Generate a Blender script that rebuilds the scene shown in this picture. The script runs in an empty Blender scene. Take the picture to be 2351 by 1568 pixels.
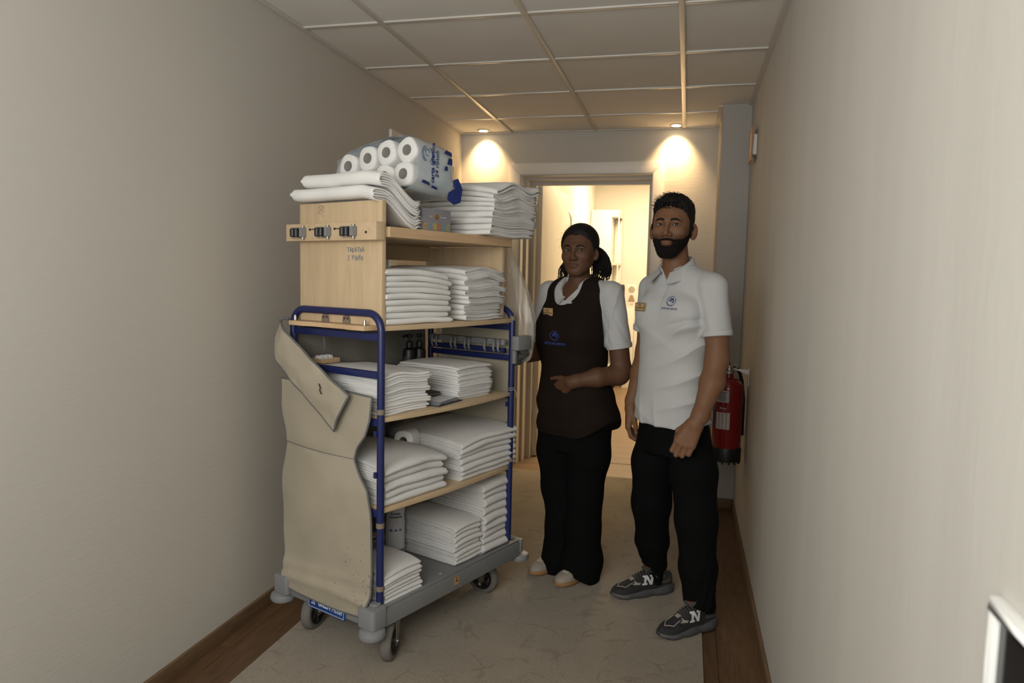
import bpy, bmesh, math, random
import numpy as np
from mathutils import Vector, Matrix
from mathutils.bvhtree import BVHTree

# ------------------------------------------------------------------ camera, light, exposure
scene = bpy.context.scene
COL = scene.collection
PI = math.pi
def rad(a): return math.radians(a)

CAM = Vector((0.0, 0.0, 1.4355))
yaw, pitch, roll = 0.2374, 0.0894, 0.0214
fwd = Vector((-math.sin(yaw) * math.cos(pitch), math.cos(yaw) * math.cos(pitch), -math.sin(pitch)))
rgt = Vector((math.cos(yaw), math.sin(yaw), 0)); upv = rgt.cross(fwd)
r2 = math.cos(roll) * rgt + math.sin(roll) * upv; u2 = -math.sin(roll) * rgt + math.cos(roll) * upv
cd = bpy.data.cameras.new('camera'); cam = bpy.data.objects.new('camera', cd); COL.objects.link(cam)
cam.matrix_world = Matrix(((r2.x, u2.x, -fwd.x, CAM.x), (r2.y, u2.y, -fwd.y, CAM.y), (r2.z, u2.z, -fwd.z, CAM.z), (0, 0, 0, 1)))
cd.sensor_width = 36; cd.lens = 1649.2 / 2351 * 36; cd.clip_start = 0.05
cd.dof.use_dof = True; cd.dof.focus_distance = 2.9; cd.dof.aperture_fstop = 4.0
scene.camera = cam

world = bpy.data.worlds.new('world'); scene.world = world; world.use_nodes = True
world.node_tree.nodes['Background'].inputs[0].default_value = (0.62, 0.72, 0.80, 1)
world.node_tree.nodes['Background'].inputs[1].default_value = 0.25

vs = scene.view_settings
vs.view_transform = 'Standard'; vs.look = 'None'; vs.gamma = 1; vs.use_curve_mapping = False
vs.exposure = 0.28

def light(kind, name, loc, energy, color, rot=(0, 0, 0), **kw):
    l = bpy.data.lights.new(name, kind); l.energy = energy; l.color = color
    for k, v in kw.items(): setattr(l, k, v)
    o = bpy.data.objects.new(name, l); COL.objects.link(o); o.location = loc; o.rotation_euler = rot
    return o
# area light for the daylight from behind the camera, in an added window
light('AREA', 'rear_daylight_fill', (-0.74, -0.43, 1.74), 42, (1.0, 0.988, 0.945), (rad(-84), 0, rad(180)), shape='RECTANGLE', size=1.7, size_y=1.0)
# room's ceiling lamp, plus a second one added to brighten the door leaf
light('AREA', 'room_lamp', (-0.45, 8.6, 2.80), 52, (1.0, 0.80, 0.52), (0, 0, 0), shape='RECTANGLE', size=0.8, size_y=1.2)
light('AREA', 'entry_fill_light', (-0.45, 6.5, 2.80), 20, (1.0, 0.80, 0.52), (0, 0, 0), shape='DISK', size=0.35)

# ------------------------------------------------------------------ helpers
def tag(o, label=None, cat=None, group=None, kind=None):
    if label: o['label'] = label
    if cat: o['category'] = cat
    if group: o['group'] = group
    if kind: o['kind'] = kind
    return o
def empty(name, loc=(0, 0, 0), rz=0.0):
    o = bpy.data.objects.new(name, None); COL.objects.link(o)
    o.location = loc; o.rotation_euler = (0, 0, rz); o.empty_display_size = 0.1
    return o
def link(name, me, mat=None, parent=None, smooth=False):
    o = bpy.data.objects.new(name, me); COL.objects.link(o)
    if mat is not None:
        if isinstance(mat, (list, tuple)):
            for m in mat: me.materials.append(m)
        elif len(me.materials) == 0: me.materials.append(mat)
    if smooth:
        me.polygons.foreach_set('use_smooth', [True] * len(me.polygons))
    o.parent = parent
    return o
def setsmooth(me, angle=None):
    me.polygons.foreach_set('use_smooth', [True] * len(me.polygons))
    if angle: me.set_sharp_from_angle(angle=rad(angle))
    return me
class MB:
    """collects shapes for ONE mesh"""
    def __init__(s): s.v = []; s.f = []; s.mi = []
    def add(s, vs, fs, mi=0):
        b = len(s.v); s.v += [tuple(float(c) for c in v) for v in vs]
        s.f += [tuple(b + i for i in f) for f in fs]; s.mi += [mi] * len(fs); return s
    def box(s, x0, x1, y0, y1, z0, z1, M=None, mi=0):
        V = [Vector((x, y, z)) for z in (z0, z1) for y in (y0, y1) for x in (x0, x1)]
        if M is not None: V = [M @ v for v in V]
        return s.add(V, [(0, 2, 3, 1), (4, 5, 7, 6), (0, 1, 5, 4), (2, 6, 7, 3), (0, 4, 6, 2), (1, 3, 7, 5)], mi)
    def prism(s, poly, y0, y1, M=None, mi=0):
        """polygon in (x,z), counter-clockwise seen from -y, between y0 and y1"""
        n = len(poly)
        V = [Vector((x, y0, z)) for x, z in poly] + [Vector((x, y1, z)) for x, z in poly]
        if M is not None: V = [M @ v for v in V]
        return s.add(V, [tuple(range(n)), tuple(range(2 * n - 1, n - 1, -1))] + [(i, i + n, (i + 1) % n + n, (i + 1) % n) for i in range(n)], mi)
    def tube(s, path, r, seg=10, closed=False, mi=0, cap=True, flat=None):
        P = [Vector(p) for p in path]; n = len(P)
        R = r if isinstance(r, (list, tuple)) else [r] * n
        T = []
        for i in range(n):
            a = P[(i - 1) % n] if (closed or i > 0) else P[i]; b = P[(i + 1) % n] if (closed or i < n - 1) else P[i]
            t = (b - a); T.append(t.normalized() if t.length > 1e-9 else Vector((0, 0, 1)))
        N = T[0].orthogonal().normalized(); rings = []
        for i in range(n):
            N = (N - T[i] * N.dot(T[i]))
            N = N.normalized() if N.length > 1e-6 else T[i].orthogonal().normalized()
            B = T[i].cross(N)
            rings.append([P[i] + (N * math.cos(2 * PI * k / seg) + B * math.sin(2 * PI * k / seg)) * R[i] for k in range(seg)])
        V = [v for rg in rings for v in rg]; F = []
        for i in range(n if closed else n - 1):
            for k in range(seg):
                a = i * seg + k; b = i * seg + (k + 1) % seg; j = (i + 1) % n
                F.append((a, b, j * seg + (k + 1) % seg, j * seg + k))
        if cap and not closed:
            F.append(tuple(range(seg - 1, -1, -1))); F.append(tuple((n - 1) * seg + k for k in range(seg)))
        return s.add(V, F, mi)
    def lathe(s, prof, seg=24, M=None, mi=0, cap=True):
        """profile of (radius, z) from bottom to top, revolved about z"""
        V = []; F = []; n = len(prof)
        for r, z in prof:
            for k in range(seg):
                a = 2 * PI * k / seg; v = Vector((r * math.cos(a), r * math.sin(a), z))
                V.append(M @ v if M is not None else v)
        for i in range(n - 1):
            for k in range(seg):
                F.append((i * seg + k, i * seg + (k + 1) % seg, (i + 1) * seg + (k + 1) % seg, (i + 1) * seg + k))
        if cap: F.append(tuple(range(seg - 1, -1, -1))); F.append(tuple((n - 1) * seg + k for k in range(seg)))
        return s.add(V, F, mi)
    def grid(s, rows, mi=0, flip=False):
        """rows: list of equally long point rows"""
        m = len(rows[0]); V = [p for r in rows for p in r]; F = []
        for i in range(len(rows) - 1):
            for k in range(m - 1):
                q = (i * m + k, i * m + k + 1, (i + 1) * m + k + 1, (i + 1) * m + k)
                F.append(q[::-1] if flip else q)
        return s.add(V, F, mi)
    def mesh(s, name, smooth=None):
        me = bpy.data.meshes.new(name); me.from_pydata(s.v, [], s.f); me.update()
        if any(s.mi): me.polygons.foreach_set('material_index', s.mi)
        if smooth: setsmooth(me, smooth if smooth is not True else None)
        return me
    def build(s, name, mat, parent=None, smooth=None, bevel=0.0, bseg=2):
        me = s.mesh(name)
        if bevel > 0:
            bm = bmesh.new(); bm.from_mesh(me)
            bmesh.ops.remove_doubles(bm, verts=bm.verts, dist=1e-6)
            es = [e for e in bm.edges if len(e.link_faces) == 2 and e.calc_face_angle(0) > 0.5]
            bmesh.ops.bevel(bm, geom=es, offset=bevel, segments=bseg, profile=0.6, affect='EDGES')
            bm.to_mesh(me); bm.free()
        if smooth: setsmooth(me, smooth if smooth is not True else None)
        return link(name, me, mat, parent)
def bx(name, mat, parent, x0, x1, y0, y1, z0, z1, bevel=0.0, M=None):
    return MB().box(x0, x1, y0, y1, z0, z1, M).build(name, mat, parent, smooth=40 if bevel else None, bevel=bevel)
def text_mesh(txt, size, font_scale_x=1.0, depth=0.0006, bold=0.0, shear=0.0, align='CENTER'):
    cu = bpy.data.curves.new('t', 'FONT'); cu.body = txt; cu.size = size; cu.extrude = depth; cu.align_x = align
    cu.offset = bold; cu.shear = shear; cu.resolution_u = 3
    o = bpy.data.objects.new('t', cu); COL.objects.link(o)
    me = bpy.data.meshes.new_from_object(o)
    bpy.data.objects.remove(o); bpy.data.curves.remove(cu)
    if font_scale_x != 1.0:
        for v in me.vertices: v.co.x *= font_scale_x
    return me
def frame(o, right, up):
    r = Vector(right).normalized(); n = r.cross(Vector(up)).normalized(); u = n.cross(r)
    o = Vector(o)
    return Matrix(((r.x, u.x, n.x, o.x), (r.y, u.y, n.y, o.y), (r.z, u.z, n.z, o.z), (0, 0, 0, 1)))
def lettering(name, txt, size, M, mat, parent, **kw):
    me = text_mesh(txt, size, **kw); me.transform(M)
    return link(name, me, mat, parent)
def vnoise(x, y, z=0.0, seed=0):
    """cheap smooth value noise from sines, works on arrays"""
    s = seed * 12.9898
    return (np.sin(x * 1.0 + 1.7 * np.sin(y * 0.9 + s) + s) + np.sin(y * 1.13 + 1.3 * np.sin(z * 1.07 + x * 0.5 + s * 1.3) + 2.1 * s)
            + np.sin(z * 0.97 + 1.5 * np.sin(x * 0.8 - y * 0.6 + s * 0.7) + 0.3 * s)) / 3.0

# ------------------------------------------------------------------ materials
MATS = {}
def mat(name, col, rough=0.6, metal=0.0, var=0.0, vscale=8.0, stretch=None, bump=0.0, bscale=200.0, bdist=0.002, col2=None, spec=0.5,
        sheen=0.0, emit=None, estr=0.0, alpha=None, sub=None, coat=0.0, detail=4.0, attr=None, btype='noise'):
    if name in MATS: return MATS[name]
    m = bpy.data.materials.new(name); m.use_nodes = True; MATS[name] = m
    nt = m.node_tree; N = nt.nodes; L = nt.links; b = N['Principled BSDF']
    c = (col[0], col[1], col[2], 1)
    b.inputs['Base Color'].default_value = c; b.inputs['Roughness'].default_value = rough
    b.inputs['Metallic'].default_value = metal; b.inputs['Specular IOR Level'].default_value = spec
    if sheen: b.inputs['Sheen Weight'].default_value = sheen
    if coat: b.inputs['Coat Weight'].default_value = coat
    if sub:
        b.inputs['Subsurface Weight'].default_value = sub; b.inputs['Subsurface Radius'].default_value = (0.012, 0.005, 0.003)
        b.inputs['Subsurface Scale'].default_value = 1.0
    if emit:
        b.inputs['Emission Color'].default_value = (*emit, 1); b.inputs['Emission Strength'].default_value = estr
    if alpha is not None: b.inputs['Alpha'].default_value = alpha
    tc = N.new('ShaderNodeTexCoord'); src = tc.outputs['Object']
    if stretch:
        mp = N.new('ShaderNodeMapping'); mp.inputs['Scale'].default_value = stretch; L.new(src, mp.inputs['Vector']); srcs = mp.outputs[0]
    else: srcs = src
    if attr:
        at = N.new('ShaderNodeAttribute'); at.attribute_name = attr; colsock = at.outputs['Color']
    else: colsock = None
    if var or col2:
        nz = N.new('ShaderNodeTexNoise'); nz.inputs['Scale'].default_value = vscale; nz.inputs['Detail'].default_value = detail
        L.new(srcs, nz.inputs['Vector'])
        mx = N.new('ShaderNodeMix'); mx.data_type = 'RGBA'
        rp = N.new('ShaderNodeMapRange'); rp.inputs[1].default_value = 0.32; rp.inputs[2].default_value = 0.68
        L.new(nz.outputs['Fac'], rp.inputs[0]); L.new(rp.outputs[0], mx.inputs['Factor'])
        if colsock:
            hs = N.new('ShaderNodeHueSaturation'); hs.inputs['Value'].default_value = 1 - var; L.new(colsock, hs.inputs['Color'])
            L.new(hs.outputs[0], mx.inputs['A']); L.new(colsock, mx.inputs['B'])
        else:
            a = [x * (1 - var) for x in col] if not col2 else col2
            mx.inputs['A'].default_value = (*a, 1); mx.inputs['B'].default_value = c
        L.new(mx.outputs['Result'], b.inputs['Base Color'])
    elif colsock: L.new(colsock, b.inputs['Base Color'])
    if bump:
        if btype == 'voronoi':
            bn = N.new('ShaderNodeTexVoronoi'); bn.inputs['Scale'].default_value = bscale; out = bn.outputs['Distance']
        elif btype == 'weave':
            bn = N.new('ShaderNodeTexWave'); bn.inputs['Scale'].default_value = bscale; bn.inputs['Distortion'].default_value = 1.5; out = bn.outputs['Fac']
        else:
            bn = N.new('ShaderNodeTexNoise'); bn.inputs['Scale'].default_value = bscale; bn.inputs['Detail'].default_value = 3.0; out = bn.outputs['Fac']
        L.new(srcs, bn.inputs['Vector'])
        bp = N.new('ShaderNodeBump'); bp.inputs['Strength'].default_value = bump; bp.inputs['Distance'].default_value = bdist
        L.new(out, bp.inputs['Height']); L.new(bp.outputs[0], b.inputs['Normal'])
    return m

def plaster(name, col, col2, streak=False):
    """painted, trowelled plaster: broad mottling plus diagonal trowel strokes in the relief"""
    m = bpy.data.materials.new(name); m.use_nodes = True; nt = m.node_tree; N = nt.nodes; L = nt.links; b = N['Principled BSDF']
    b.inputs['Roughness'].default_value = 0.75; b.inputs['Specular IOR Level'].default_value = 0.25
    tc = N.new('ShaderNodeTexCoord')
    n1 = N.new('ShaderNodeTexNoise'); n1.inputs['Scale'].default_value = 1.6; n1.inputs['Detail'].default_value = 5
    if streak:      # broad upright brush marks
        ms = N.new('ShaderNodeMapping'); ms.inputs['Scale'].default_value = (1, 5.0, 0.7); L.new(tc.outputs['Object'], ms.inputs['Vector']); L.new(ms.outputs[0], n1.inputs['Vector'])
    else: L.new(tc.outputs['Object'], n1.inputs['Vector'])
    mx = N.new('ShaderNodeMix'); mx.data_type = 'RGBA'; mx.inputs['A'].default_value = (*col2, 1); mx.inputs['B'].default_value = (*col, 1)
    L.new(n1.outputs['Fac'], mx.inputs['Factor']); L.new(mx.outputs['Result'], b.inputs['Base Color'])
    mp = N.new('ShaderNodeMapping'); mp.inputs['Rotation'].default_value = (rad(12), 0, 0) if streak else (rad(40), rad(20), rad(30)); mp.inputs['Scale'].default_value = (9, 34, 5) if streak else (9, 9, 60)
    L.new(tc.outputs['Object'], mp.inputs['Vector'])
    n2 = N.new('ShaderNodeTexNoise'); n2.inputs['Scale'].default_value = 1.0; n2.inputs['Detail'].default_value = 4; n2.inputs['Distortion'].default_value = 1.2
    L.new(mp.outputs[0], n2.inputs['Vector'])
    n3 = N.new('ShaderNodeTexNoise'); n3.inputs['Scale'].default_value = 140; n3.inputs['Detail'].default_value = 2; L.new(tc.outputs['Object'], n3.inputs['Vector'])
    ad = N.new('ShaderNodeMath'); ad.operation = 'MULTIPLY_ADD'; L.new(n3.outputs['Fac'], ad.inputs[0]); ad.inputs[1].default_value = 0.25; L.new(n2.outputs['Fac'], ad.inputs[2])
    bp = N.new('ShaderNodeBump'); bp.inputs['Strength'].default_value = 0.22; bp.inputs['Distance'].default_value = 0.003
    L.new(ad.outputs[0], bp.inputs['Height']); L.new(bp.outputs[0], b.inputs['Normal'])
    return m
def wood(name, c1, c2, scale=(1, 1, 1), rough=0.45, gs=9.0, bump=0.06):
    """wood with grain along the local axis given the smallest scale"""
    m = bpy.data.materials.new(name); m.use_nodes = True; nt = m.node_tree; N = nt.nodes; L = nt.links; b = N['Principled BSDF']
    b.inputs['Roughness'].default_value = rough; b.inputs['Specular IOR Level'].default_value = 0.35
    tc = N.new('ShaderNodeTexCoord'); oi = N.new('ShaderNodeObjectInfo')
    off = N.new('ShaderNodeVectorMath'); off.operation = 'ADD'; sc = N.new('ShaderNodeMath'); sc.operation = 'MULTIPLY'; sc.inputs[1].default_value = 17.0
    L.new(oi.outputs['Random'], sc.inputs[0]); L.new(tc.outputs['Object'], off.inputs[0]); L.new(sc.outputs[0], off.inputs[1])
    mp = N.new('ShaderNodeMapping'); mp.inputs['Scale'].default_value = scale; L.new(off.outputs[0], mp.inputs['Vector'])
    n1 = N.new('ShaderNodeTexNoise'); n1.inputs['Scale'].default_value = gs; n1.inputs['Detail'].default_value = 7; n1.inputs['Roughness'].default_value = 0.62
    n1.inputs['Distortion'].default_value = 0.6; L.new(mp.outputs[0], n1.inputs['Vector'])
    rp = N.new('ShaderNodeMapRange'); rp.inputs[1].default_value = 0.35; rp.inputs[2].default_value = 0.66; L.new(n1.outputs['Fac'], rp.inputs[0])
    mx = N.new('ShaderNodeMix'); mx.data_type = 'RGBA'; mx.inputs['A'].default_value = (*c2, 1); mx.inputs['B'].default_value = (*c1, 1)
    L.new(rp.outputs[0], mx.inputs['Factor']); L.new(mx.outputs['Result'], b.inputs['Base Color'])
    bp = N.new('ShaderNodeBump'); bp.inputs['Strength'].default_value = bump; bp.inputs['Distance'].default_value = 0.003
    L.new(n1.outputs['Fac'], bp.inputs['Height']); L.new(bp.outputs[0], b.inputs['Normal'])
    return m
def carpet_material():
    m = bpy.data.materials.new('carpet'); m.use_nodes = True; nt = m.node_tree; N = nt.nodes; L = nt.links; b = N['Principled BSDF']
    b.inputs['Roughness'].default_value = 0.95; b.inputs['Specular IOR Level'].default_value = 0.1; b.inputs['Sheen Weight'].default_value = 0.2
    tc = N.new('ShaderNodeTexCoord')
    def noise(s, d=3, dist=0.0, v=None):
        n = N.new('ShaderNodeTexNoise'); n.inputs['Scale'].default_value = s; n.inputs['Detail'].default_value = d; n.inputs['Distortion'].default_value = dist
        L.new(v or tc.outputs['Object'], n.inputs['Vector']); return n
    # meandering darker lines of the woven pattern
    vo = N.new('ShaderNodeTexVoronoi'); vo.feature = 'DISTANCE_TO_EDGE'; vo.inputs['Scale'].default_value = 6.5
    wn = noise(5.0, 2); vm = N.new('ShaderNodeVectorMath'); vm.operation = 'MULTIPLY_ADD'; vm.inputs[1].default_value = (0.25, 0.25, 0)
    L.new(wn.outputs['Color'], vm.inputs[0]); L.new(tc.outputs['Object'], vm.inputs[2]); L.new(vm.outputs[0], vo.inputs['Vector'])
    mr = N.new('ShaderNodeMapRange'); mr.inputs[1].default_value = 0.0; mr.inputs[2].default_value = 0.055; mr.inputs[3].default_value = 1; mr.inputs[4].default_value = 0
    L.new(vo.outputs['Distance'], mr.inputs[0])
    br = noise(11, 2); mb = N.new('ShaderNodeMapRange'); mb.inputs[1].default_value = 0.45; mb.inputs[2].default_value = 0.6; L.new(br.outputs['Fac'], mb.inputs[0])
    ml = N.new('ShaderNodeMath'); ml.operation = 'MULTIPLY'; L.new(mr.outputs[0], ml.inputs[0]); L.new(mb.outputs[0], ml.inputs[1])
    mx = N.new('ShaderNodeMix'); mx.data_type = 'RGBA'; mx.inputs['A'].default_value = (0.315, 0.262, 0.19, 1); mx.inputs['B'].default_value = (0.235, 0.182, 0.118, 1)
    L.new(ml.outputs[0], mx.inputs['Factor'])
    bn = noise(2.2, 4); mx3 = N.new('ShaderNodeMix'); mx3.data_type = 'RGBA'; mx3.blend_type = 'MULTIPLY'
    cr = N.new('ShaderNodeMapRange'); cr.inputs[1].default_value = 0.35; cr.inputs[2].default_value = 0.65; cr.inputs[3].default_value = 0.86; cr.inputs[4].default_value = 1.06
    L.new(bn.outputs['Fac'], cr.inputs[0]); mx3.inputs['Factor'].default_value = 1.0
    L.new(mx.outputs['Result'], mx3.inputs['A']); L.new(cr.outputs[0], mx3.inputs['B'])
    # loop pile in rows across the runner
    mp = N.new('ShaderNodeMapping'); mp.inputs['Scale'].default_value = (380, 210, 380); L.new(tc.outputs['Object'], mp.inputs['Vector'])
    pv = N.new('ShaderNodeTexVoronoi'); pv.inputs['Scale'].default_value = 1.0; pv.inputs['Randomness'].default_value = 0.55; L.new(mp.outputs[0], pv.inputs['Vector'])
    pr = N.new('ShaderNodeMapRange'); pr.inputs[1].default_value = 0.1; pr.inputs[2].default_value = 0.75; pr.inputs[3].default_value = 1.18; pr.inputs[4].default_value = 0.62
    L.new(pv.outputs['Distance'], pr.inputs[0])
    mx4 = N.new('ShaderNodeMix'); mx4.data_type = 'RGBA'; mx4.blend_type = 'MULTIPLY'; mx4.inputs['Factor'].default_value = 1.0
    L.new(mx3.outputs['Result'], mx4.inputs['A']); L.new(pr.outputs[0], mx4.inputs['B']); L.new(mx4.outputs['Result'], b.inputs['Base Color'])
    bp = N.new('ShaderNodeBump'); bp.inputs['Strength'].default_value = 0.7; bp.inputs['Distance'].default_value = 0.003; bp.invert = True
    L.new(pv.outputs['Distance'], bp.inputs['Height']); L.new(bp.outputs[0], b.inputs['Normal'])
    return m

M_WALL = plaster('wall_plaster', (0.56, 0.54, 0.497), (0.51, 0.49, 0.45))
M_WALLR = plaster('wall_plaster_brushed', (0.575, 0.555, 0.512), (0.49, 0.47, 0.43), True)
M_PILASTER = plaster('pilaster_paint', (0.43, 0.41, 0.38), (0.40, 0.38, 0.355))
M_TILE = mat('ceiling_tile', (0.78, 0.76, 0.72), 0.9, var=0.05, vscale=3, bump=0.15, bscale=350, bdist=0.001)
M_TBAR = mat('ceiling_bar', (0.60, 0.57, 0.52), 0.32, spec=0.6, var=0.05, vscale=4)
M_WHITE = mat('white_lacquer', (0.78, 0.75, 0.70), 0.4, var=0.03, vscale=4)
M_GREYJAMB = mat('grey_jamb', (0.50, 0.46, 0.41), 0.45, var=0.04, vscale=5)
M_BASE = wood('baseboard_wood', (0.17, 0.108, 0.06), (0.12, 0.074, 0.04), (10, 0.8, 10), 0.5)
M_BASEX = wood('baseboard_wood_cross', (0.17, 0.108, 0.06), (0.12, 0.074, 0.04), (0.8, 10, 10), 0.5)
M_PLANK = wood('floor_wood', (0.125, 0.072, 0.038), (0.08, 0.043, 0.022), (9, 0.7, 9), 0.42)
M_PLANKX = wood('floor_wood_cross', (0.27, 0.18, 0.105), (0.20, 0.125, 0.07), (0.7, 9, 9), 0.42)
M_DOORWOOD = wood('door_wood', (0.76, 0.70, 0.60), (0.66, 0.59, 0.48), (14, 14, 0.8), 0.45, 7.0)
M_CARPET = carpet_material()
M_GLASS = mat('window_glass', (0.9, 0.93, 0.93), 0.05, alpha=0.12)
M_STEEL = mat('bright_steel', (0.62, 0.60, 0.57), 0.28, 1.0, var=0.1, vscale=20)
M_BLACK = mat('black_plastic', (0.012, 0.012, 0.013), 0.4, var=0.2, vscale=30)
M_DARKGAP = mat('dark_gap', (0.05, 0.045, 0.04), 0.9, var=0.1)

# ------------------------------------------------------------------ the corridor shell
XL, XR, YE, ZC, YB = -1.711, 0.339, 5.315, 2.509, -0.45
def struct(o): o['kind'] = 'structure'; return o
def wall_mesh(rects):
    m = MB()
    for r in rects: m.box(*r)
    return m
# left wall, with the opening of the side door
LD0, LD1, LDZ = 4.06, 4.94, 2.16
struct(wall_mesh([(XL - 0.16, XL, YB, LD0, 0, 2.6), (XL - 0.16, XL, LD1, YE + 0.25, 0, 2.92), (XL - 0.16, XL, LD0, LD1, LDZ, 2.6)]).build('wall_left', M_WALL))
struct(wall_mesh([(XR, XR + 0.16, YB, YE, 0, 2.6)]).build('wall_right', M_WALLR))
# end wall with the open door
DX0, DX1, DZ = -1.245, -0.272, 2.197
struct(wall_mesh([(XL, DX0, YE, YE + 0.25, 0, 2.92), (DX1, XR + 0.16, YE, YE + 0.25, 0, 2.92), (DX0, DX1, YE, YE + 0.25, DZ, 2.92)]).build('wall_end', M_WALL))
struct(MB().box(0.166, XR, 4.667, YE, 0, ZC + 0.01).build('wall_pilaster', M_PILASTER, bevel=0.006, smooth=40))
# unseen rear wall, set close for the light, with an added window
struct(wall_mesh([(XL, -1.64, YB - 0.16, YB, 0, 2.6), (0.16, XR, YB - 0.16, YB, 0, 2.6), (-1.64, 0.16, YB - 0.16, YB, 0, 0.94), (-1.64, 0.16, YB - 0.16, YB, 2.4, 2.6)]).build('wall_rear', M_WALL))
w1 = struct(empty('added_window', (-0.74, YB - 0.08, 0.94)))
m = MB(); m.box(-0.90, -0.85, -0.03, 0.03, 0, 1.46); m.box(0.85, 0.90, -0.03, 0.03, 0, 1.46); m.box(-0.85, 0.85, -0.03, 0.03, 0, 0.05); m.box(-0.85, 0.85, -0.03, 0.03, 1.41, 1.46); m.box(-0.025, 0.025, -0.03, 0.03, 0.05, 1.41)
m.build('window_frame', M_WHITE, w1)
for sx in (-1, 1):
    bx('window_pane', M_GLASS, w1, min(sx * 0.025, sx * 0.85), max(sx * 0.025, sx * 0.85), -0.004, 0.004, 0.05, 1.41)

# suspended ceiling: tiles and bars are pieces of it
GX0, GY0, T = -0.6928, 2.9606, 0.625
ceil = struct(MB().box(XL - 0.1, XR + 0.1, YB - 0.1, YE + 0.2, ZC + 0.05, ZC + 0.10).build('ceiling', M_DARKGAP))
xs = [XL] + [GX0 + k * T for k in range(-1, 2)] + [XR]
ys = [YB] + [GY0 + k * T for k in range(-5, 4)] + [YE]
tile_cache = {}
for i in range(len(xs) - 1):
    for j in range(len(ys) - 1):
        wx, wy = xs[i + 1] - xs[i], ys[j + 1] - ys[j]
        if wy < 0.02: continue
        key = (round(wx, 3), round(wy, 3))
        if key not in tile_cache:
            tile_cache[key] = MB().box(-wx / 2 + 0.004, wx / 2 - 0.004, -wy / 2 + 0.004, wy / 2 - 0.004, 0, 0.014).mesh('ceiling_tile')
            tile_cache[key].materials.append(M_TILE)
        o = link('ceiling_tile', tile_cache[key], None, ceil)
        o.location = ((xs[i] + xs[i + 1]) / 2, (ys[j] + ys[j + 1]) / 2, ZC + 0.001 + 0.0006 * ((i * 7 + j * 3) % 4))
for x in xs[1:-1]:
    bx('ceiling_bar', M_TBAR, ceil, x - 0.012, x + 0.012, YB, YE, ZC - 0.006, ZC + 0.03, bevel=0.001)
for y in ys[1:-1]:
    for a, b in zip(xs[:-1], xs[1:]):
        bx('ceiling_bar', M_TBAR, ceil, a + 0.0125, b - 0.0125, y - 0.012, y + 0.012, ZC - 0.0045, ZC + 0.03, bevel=0.001)
bx('wall_angle', M_TBAR, ceil, XL, XL + 0.026, YB, YE, ZC - 0.008, ZC + 0.0005)
bx('wall_angle', M_TBAR, ceil, XR - 0.026, XR, YB, 4.667, ZC - 0.008, ZC + 0.0005)
bx('wall_angle', M_TBAR, ceil, XL + 0.026, 0.14, YE - 0.022, YE, ZC - 0.008, ZC + 0.0005)
bx('wall_angle', M_TBAR, ceil, 0.14, 0.166, 4.667, YE, ZC - 0.008, ZC + 0.0005)

# floor: slab, planks in the corridor, planks running across in the doorway and the room
floor = struct(MB().box(XL - 0.1, XR + 0.6, YB - 0.1, 10.2, -0.08, -0.012).build('floor', M_DARKGAP))
pc = {}
def plank(x0, x1, y0, y1, mt, g=0.0008):
    key = (round(x1 - x0, 3), round(y1 - y0, 3), mt.name)
    if key not in pc:
        a, b = (x1 - x0) / 2 - g, (y1 - y0) / 2 - g
        me = MB().box(-a, a, -b, b, -0.012, 0.0).mesh('floor_plank'); me.materials.append(mt); pc[key] = me
    o = link('floor_plank', pc[key], None, floor); o.location = ((x0 + x1) / 2, (y0 + y1) / 2, 0)
px = [XL, -1.64, -1.45, -1.26, -1.07, -0.88, -0.69, -0.50, -0.31, -0.12, 0.07, 0.17, XR]
for i in range(len(px) - 1):
    off = (i * 0.53) % 1.38
    y = YB - off
    while y < 5.13:
        y0, y1 = max(y, YB), min(y + 1.38, 5.13)
        if y1 - y0 > 0.02: plank(px[i], px[i + 1], y0, y1, M_PLANK)
        y += 1.38
y = 5.13
k = 0
while y < 10.1:
    y1 = 5.55 if y < 5.2 else y + 0.19
    if y < 5.2:
        plank(XL, XR, 5.13, 5.34, M_PLANKX); plank(XL, XR, 5.34, 5.55, M_PLANKX)
    else:
        xm = -0.9 + (k * 0.61) % 1.2; plank(XL, xm, y + (0.012 if k == 0 else 0), y1, M_PLANKX); plank(xm, XR + 0.5, y + (0.012 if k == 0 else 0), y1, M_PLANKX); k += 1
    y = y1
# carpet runner: loose-laid on the planks
m = MB(); m.box(-1.493, 0.116, YB + 0.1, 5.14, 0.0005, 0.009)
tag(m.build('carpet_runner', M_CARPET, bevel=0.004, smooth=40), 'beige patterned carpet runner laid along the corridor floor', 'carpet')
# baseboards
BH = 0.062
def baseboard(name, segs, mt):
    m = MB()
    for s in segs: m.box(*s)
    struct(m.build(name, mt, bevel=0.003, smooth=40))
baseboard('baseboard_left', [(XL, XL + 0.014, YB, 3.94, 0, BH)], M_BASE)
baseboard('baseboard_right', [(XR - 0.014, XR, YB, 4.667, 0, BH)], M_BASE)
baseboard('baseboard_pilaster', [(0.166 - 0.0, XR - 0.014, 4.653, 4.667, 0, BH)], M_BASEX)
baseboard('baseboard_pilaster_side', [(0.152, 0.166, 4.653, YE, 0, BH)], M_BASE)
baseboard('baseboard_end', [(-0.196, 0.152, YE - 0.014, YE, 0, BH), (XL, -1.331, YE - 0.014, YE, 0, BH)], M_BASEX)

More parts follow.
